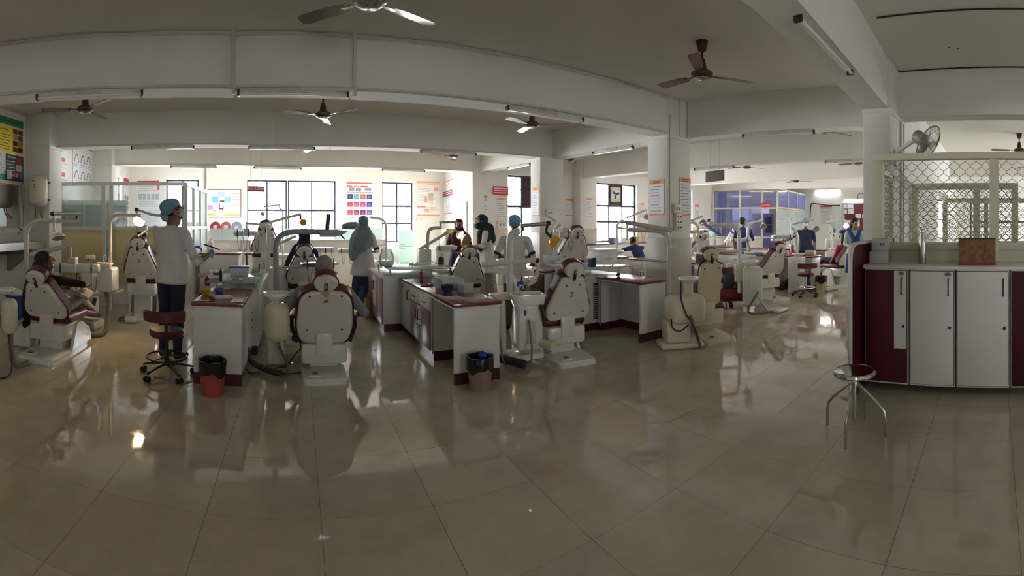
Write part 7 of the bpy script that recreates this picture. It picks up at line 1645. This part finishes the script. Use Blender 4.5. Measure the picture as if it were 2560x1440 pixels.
def device(label, p, rz, w_, d_, h, m='unit_white'):
    e = T('bench_device', label, 'device', p, rz, 'white bench devices'); MB().box((0, 0, h / 2), (w_, d_, h), bev=.008).build('case', m, e)
    MB().box((0, -d_ / 2 - .001, h * .6), (w_ * .5, .004, h * .3)).build('panel', 'dark_metal', e)
    for k in range(4): MB().box((-w_ * .3 + k * w_ * .2, 0, h + .001), (w_ * .1, d_ * .7, .003)).build('vent_slot', 'dark_metal', e)
    return e
device('white vented device on the front glass-topped cabinet', FL(541, 694, .88), .1, .15, .12, .085)
device('white flat case in front of the plastic box with the blue lid', FL(590, 700, .88), .05, .16, .08, .03)
lump('jaw_model', 'plaster jaw model on its articulator on the front desk', 'dental model', FL(568, 725, .78), .5, [((-.03, 0, .03), (.03, 0, .03), .022, .022), ((-.03, .02, .075), (.03, .02, .075), .022, .022), ((.04, .04, .01), (.04, .04, .10), .008, .008), ((-.05, 0, .006), (.05, 0, .006), .008, .008)], flat(206, 196, 180))
lump('jaw_model', 'plaster cast lying on the far left of the front glass-topped cabinet', 'dental model', FL(508, 695, .88), .2, [((-.04, 0, .03), (.04, 0, .035), .024, .024), ((.04, 0, .03), (.06, .03, .05), .018, .014)], flat(190, 176, 156))
lump('instrument_heap', 'tangle of impression trays on the centre desk', 'instruments', FL(1075, 714, .77), .4, [((-.09, 0, .012), (.09, .03, .014), .012, .012), ((-.05, -.05, .012), (.04, .06, .016), .012, .012), ((.05, -.05, .012), (.12, .02, .02), .014, .012), ((-.12, .05, .012), (-.02, .07, .018), .012, .012)], flat(176, 140, 128))
jr_ = T('glass_jar', 'large glass jar with white contents on the centre glass cabinet', 'jar', FL(966, 667, .90))
MB().lathe([(0, 0), (.085, 0), (.105, .03), (.115, .12), (.10, .20), (.075, .235), (.075, .26), (.07, .26), (.07, .235), (.095, .195), (.11, .12), (.10, .035), (0, .01)], n=28).build('glass', 'clear_jar', jr_)
MB().lathe([(0, .012), (.09, .015), (.098, .05), (.07, .085), (0, .09)], n=24).build('contents', flat(226, 216, 180), jr_)
for k, (x, y) in enumerate(((1028, 661), (1042, 661))):
    e = T('plaster_disc', ('left one of two white plaster discs on the centre glass cabinet', 'right one of two white plaster discs on the centre glass cabinet')[k], 'plaster disc', FL(x, y, .90), 0, 'plaster discs'); MB().lathe([(0, 0), (.04, 0), (.045, .012), (.03, .03), (0, .034)], n=20).build('disc', 'ceramic', e); MB().lathe([(.02, .03), (.022, .036), (0, .038)], n=14).build('boss', 'ceramic', e)
nb_ = T('gift_box', 'open navy gift box with white lid on the right glass cabinet', 'box', FL(1480, 667, .90), .15)
MB().box((0, 0, .065), (.09, .09, .13), bev=.003).build('box_body', flat(30, 36, 86), nb_); MB().box((.01, -.02, .14), (.12, .10, .012), R=Matrix.Rotation(-.25, 3, 'X') @ Matrix.Rotation(-.15, 3, 'Y')).build('box_lid', 'paper', nb_)
lump('bench_burner', 'small black burner on the right desk', 'burner', FL(1546, 697, .78), 0, [((-.02, 0, .008), (.02, 0, .008), .02, .02), ((0, 0, .01), (0, 0, .06), .009, .009), ((-.02, 0, .06), (.02, 0, .06), .018, .018)], 'black')
lump('crumpled_tissue', 'crumpled white tissue behind the numbered 2 chair', 'tissue', FL(1412, 662, .80) , 0, [((-.05, 0, .04), (.05, .02, .05), .045, .04), ((0, .03, .08), (.03, 0, .1), .03, .02)], 'cloth_white', .009)
lump('red_pouch', 'red and black pouch on the desk behind the numbered 2 chair', 'pouch', FL(1334, 659, .80), 0, [((-.06, 0, .05), (.06, 0, .05), .05, .05)], flat(120, 40, 44), .009)
bk_ = T('backpack', 'black backpack on the long counter under the tall windows', 'backpack', Vector((7.25, 10.3, .95)), .1); blend_mesh('pack', [((-.14, 0, .14), (.14, 0, .14), .13, .13, 'c'), ((-.12, 0, .26), (.12, 0, .26), .11, .11, 'c')], .012, {'c': mat('bag_slate', srgb(50, 60, 70), .7)}, bk_, 3)
MB().tube(smooth_path([(-.08, 0, .34), (-.04, 0, .42), (.04, 0, .42), (.08, 0, .34)]), .012, 6).build('strap', 'black', bk_); MB().box((0, -.135, .16), (.2, .02, .12), bev=.01).build('pocket', 'bag_slate', bk_)
def bag(name, label, cat, p, rz, w_, d_, h, m, hm='black', group=None):
    e = T(name, label, cat, p, rz, group); vs = []
    for z, k in ((0, 1), (h * .5, 1.02), (h, .96)): vs += [Vector((sx * w_ / 2 * k, sy * d_ / 2 * (1 if z < h else .75), z)) for sx, sy in ((-1, -1), (1, -1), (1, 1), (-1, 1))]
    MB().add(vs, [(3, 2, 1, 0)] + [(j * 4 + i, j * 4 + (i + 1) % 4, (j + 1) * 4 + (i + 1) % 4, (j + 1) * 4 + i) for j in range(2) for i in range(4)]).build('bag_body', m, e)
    for s in (-1, 1): MB().tube(smooth_path([(-w_ * .2, s * d_ * .36, h * .95), (-w_ * .15, s * d_ * .3, h * 1.2), (w_ * .15, s * d_ * .3, h * 1.2), (w_ * .2, s * d_ * .36, h * .95)]), .006, 6).build('bag_handle', hm, e)
    return e
bag('carrier_bag', 'brown paper bag standing beside the mauve cabinet doors', 'bag', FL(924, 797), .2, .16, .1, .34, mat('kraft', srgb(150, 112, 80), .7, var=.15), 'kraft')
bag('carrier_bag', 'blue bag behind the brown paper bag', 'bag', Vector((1.08, 7.34, 0)), .1, .12, .08, .4, mat('bag_blue', srgb(34, 70, 120), .5), 'bag_blue')
bag('carrier_bag', 'bright blue bag under the far desk behind the chrome stool', 'bag', FL(2001, 724), -.9, .36, .2, .42, 'bag_blue', 'bag_blue')
lump('plastic_sack', 'white plastic sack on the floor beyond the cream bin', 'sack', FL(2090, 694), 0, [((-.15, 0, .12), (.1, 0, .12), .13, .14), ((0, .05, .25), (.05, .05, .3), .08, .05)], 'cloth_white', .014)
lump('plastic_sack', 'red and white bundle on the floor beyond the cream bin', 'sack', FL(2076, 697), 0, [((-.08, 0, .07), (.1, 0, .08), .08, .08)], flat(190, 70, 70), .014)
lump('cloth_bundle', 'dark red bundle on the floor under the far desk', 'bundle', FL(1962, 722), 0, [((-.2, 0, .08), (.2, .1, .08), .09, .08), ((.1, 0, .14), (.2, 0, .18), .06, .05)], 'cloth_maroon', .014)
fp = T('foot_pedal', 'white floor pedal with hose beyond the cream bin', 'foot pedal', FL(2072, 726), -.4); MB().box((0, 0, .04), (.34, .22, .07), bev=.03).build('pedal_base', 'unit_white', fp); MB().tube(smooth_path([(.15, 0, .04), (.3, .1, .03), (.2, .3, .03), (-.1, .3, .03)]), .02, 8).build('pedal_hose', 'dark_hose', fp)
fp = T('foot_pedal', 'white floor pedal beside the base of chair 5', 'foot pedal', FL(328, 806), .2); MB().box((0, 0, .035), (.19, .15, .06), bev=.025).build('pedal_base', 'unit_white', fp); MB().tube(smooth_path([(-.09, 0, .03), (-.2, .05, .02), (-.22, .2, .02), (-.1, .36, .02)]), .012, 8).build('pedal_hose', 'rubber_hose', fp)
# right bay clutter: every piece its own thing
items = [('brown_case', 'dark brown case on the desk before the reclined chair', 'case', 6.85, 5.2, .79, (.42, .26, .16), flat(78, 54, 50)), ('maroon_pouch', 'maroon folded cloth on the desk behind the upright chair', 'cloth', 9.45, 6.55, .79, (.34, .26, .05), 'cloth_maroon'),
         ('green_carton', 'green carton on the far desk', 'carton', 9.45, 5.95, .79, (.16, .2, .13), flat(50, 110, 100)), ('white_tray', 'white tray of papers on the far desk', 'tray', 9.5, 5.35, .79, (.3, .3, .05), flat(226, 220, 210)), ('red_tray', 'maroon tray on the far desk beside the bottles', 'tray', 9.48, 4.98, .79, (.22, .3, .07), flat(120, 36, 44)),
         ('red_carton', 'bright red carton on the desk behind the man in navy scrubs', 'carton', 9.55, 4.65, .79, (.16, .2, .12), flat(214, 40, 44)), ('cream_roll_box', 'cream box beside the black bowl', 'box', 9.6, 4.25, .79, (.14, .26, .11), flat(222, 208, 180)),
         ('blue_pad', 'light blue glove heap on the far desk', 'gloves', 9.35, 5.55, .79, (.18, .26, .05), flat(96, 150, 214)), ('paper_stack', 'paper stack on the desk just right of the nearest column', 'papers', 6.75, 5.8, .79, (.34, .4, .04), 'paper'), ('folder', 'green folder on the desk just right of the nearest column', 'folder', 6.8, 6.3, .79, (.3, .34, .03), flat(90, 140, 90)),
         ('carton', 'beige carton on the counter by the far window', 'carton', 12.6, 10.2, 1.05, (.36, .3, .24), flat(214, 186, 150)), ('carton', 'white carton on the counter by the far window', 'carton', 13.2, 10.2, 1.05, (.4, .3, .3), flat(228, 228, 226)), ('carton', 'pale green carton on the counter by the far window', 'carton', 13.8, 10.2, 1.05, (.3, .3, .2), flat(150, 200, 170)),
         ('carton', 'small blue carton on the long counter near the exhaust window', 'carton', 8.9, 10.3, .95, (.22, .2, .16), flat(110, 160, 210)), ('carton', 'white carton on the long counter below the exhaust window', 'carton', 9.3, 10.3, .95, (.3, .25, .14), flat(230, 230, 228)), ('carton', 'yellow carton on the long counter below the exhaust window', 'carton', 9.75, 10.3, .95, (.26, .2, .18), flat(210, 190, 90)),
         ('carton', 'pink carton on the long counter left of the green bottle', 'carton', 6.15, 10.3, .95, (.24, .2, .2), flat(226, 150, 140)), ('carton', 'white bottle crate beside the second column', 'carton', 5.3, 10.3, .98, (.36, .25, .16), flat(214, 222, 230)),
         ('keyboard_tray', 'white tray on the desk behind the nearest column', 'tray', 6.5, 7.7, .80, (.3, .36, .04), flat(200, 216, 200)), ('black_holder', 'black stand on the desk behind the nearest column', 'stand', 6.5, 8.4, .80, (.1, .14, .12), 'dark_metal'),
         ('dish_rack', 'white machine on the pale counter in the left bay', 'machine', 3.5, 9.85, .95, (.34, .3, .34), flat(232, 226, 214)), ('yellow_carton', 'yellow carton stacked on the white machine', 'carton', 3.5, 9.85, 1.295, (.28, .24, .12), flat(232, 214, 140)), ('orange_carton', 'orange carton on the floor beside the refrigerator', 'carton', 3.75, 12.5, 0, (.3, .3, .45), flat(214, 156, 100)),
         ('blue_tray', 'blue sheet on the pale counter in the left bay', 'sheet', 4.0, 9.8, .95, (.4, .3, .03), flat(150, 176, 214))]
for (nm, lab, cat, x, y, z, s, m) in items:
    e = T(nm, lab, cat, (x, y, z), random.uniform(-.25, .25)); MB().box((0, 0, s[2] / 2 + .001), s, bev=min(.012, s[2] * .2)).build('main_body', m, e)
    MB().box((0, 0, s[2] + .002), (s[0] * .92, s[1] * .12, .003)).build('top_strip', flat(200, 196, 186), e)
# back of the left bay: plates on the low partition, jug, thin table, small table
for k, (x, lab, m) in enumerate(((539, 'red round dish leaning on the frosted glass counter', flat(206, 44, 72)), (565, 'pink striped round dish leaning on the frosted glass counter', flat(200, 120, 126)), (592, 'blue and white round dish leaning on the frosted glass counter', flat(150, 170, 205)))):
    p = W(x, 568, 11.35); e = T('round_dish', lab, 'dish', p, -.1, 'dishes before the back windows'); R = Matrix.Rotation(pi / 2 - .2, 3, 'X'); MB().lathe([(0, .01), (.09, .015), (.13, .035), (.14, .035), (.10, 0), (0, 0)], n=24, R=R).build('dish_body', m, e); MB().lathe([(.0, .016), (.06, .018), (.0, .02)], n=18, R=R).build('dish_centre', flat(230, 226, 222), e)
sh = T('wall_shelf', 'narrow pale shelf behind the frosted glass counter', 'shelf', W(566, 579, 11.45), .14); MB().box((0, 0.05, 0), (1.2, .25, .03)).build('board', 'white_lam', sh); MB().box((0, 0.12, -.62), (1.1, .04, 1.24)).build('stand_panel', 'white_lam', sh)
lump('plastic_jug', 'translucent white jug on the pale desk beyond the man in white', 'jug', Vector((-1.86, 9.35, .93)), 0, [((0, 0, .08), (0, 0, .18), .085, .075), ((0, 0, .22), (0, 0, .26), .05, .035)], 'cloth_white', .009)
lump('cloth_heap', 'dark cloth heap on the frosted counter behind the woman in the grey scarf', 'cloth', W(880, 571, 11.2), 0, [((-.2, 0, .05), (.2, 0, .05), .07, .08), ((-.1, 0, .1), (.1, .02, .12), .06, .05)], flat(70, 76, 90), .012)
tb = T('side_table', 'low table with a thin maroon top before the back windows', 'table', pxr(646, 9.95), .05); zt_ = zat(636, 9.7)
MB().box((0, 0, zt_), (.6, .3, .03), bev=.004).build('table_top', 'maroon_lam', tb)
for sx in (-1, 1):
    for sy in (-1, 1): MB().box((sx * .27, sy * .12, zt_ / 2), (.03, .03, zt_ - .02)).build('leg', 'dark_metal', tb)
MB().box((.1, -.1, zt_ - .25), (.36, .02, .45)).build('modesty_panel', 'unit_cream', tb)
def plain_stool(label, p, rz):
    e = doctor_stool(label, p, rz, True, .5, False); return e
plain_stool('backless stool under the bent person in dark blue', pxr(1606, 11.3)[:2], 0)
plain_stool('backless stool under the seated person in white', pxr(2084, 13.6)[:2], 0)
ct = T('cable', 'thin black cable hanging on the end wall above the lined notice', 'cable', (19.66, 8.6, 0)); MB().tube(smooth_path([(0, 0.1, zat(545, 21)), (0, 0.05, zat(512, 21)), (0, -.1, zat(508, 21)), (0, -.8, zat(512, 20.6)), (0, -1.45, zat(512, 20.3))]), .025, 6).build('cable_run', 'black', ct)
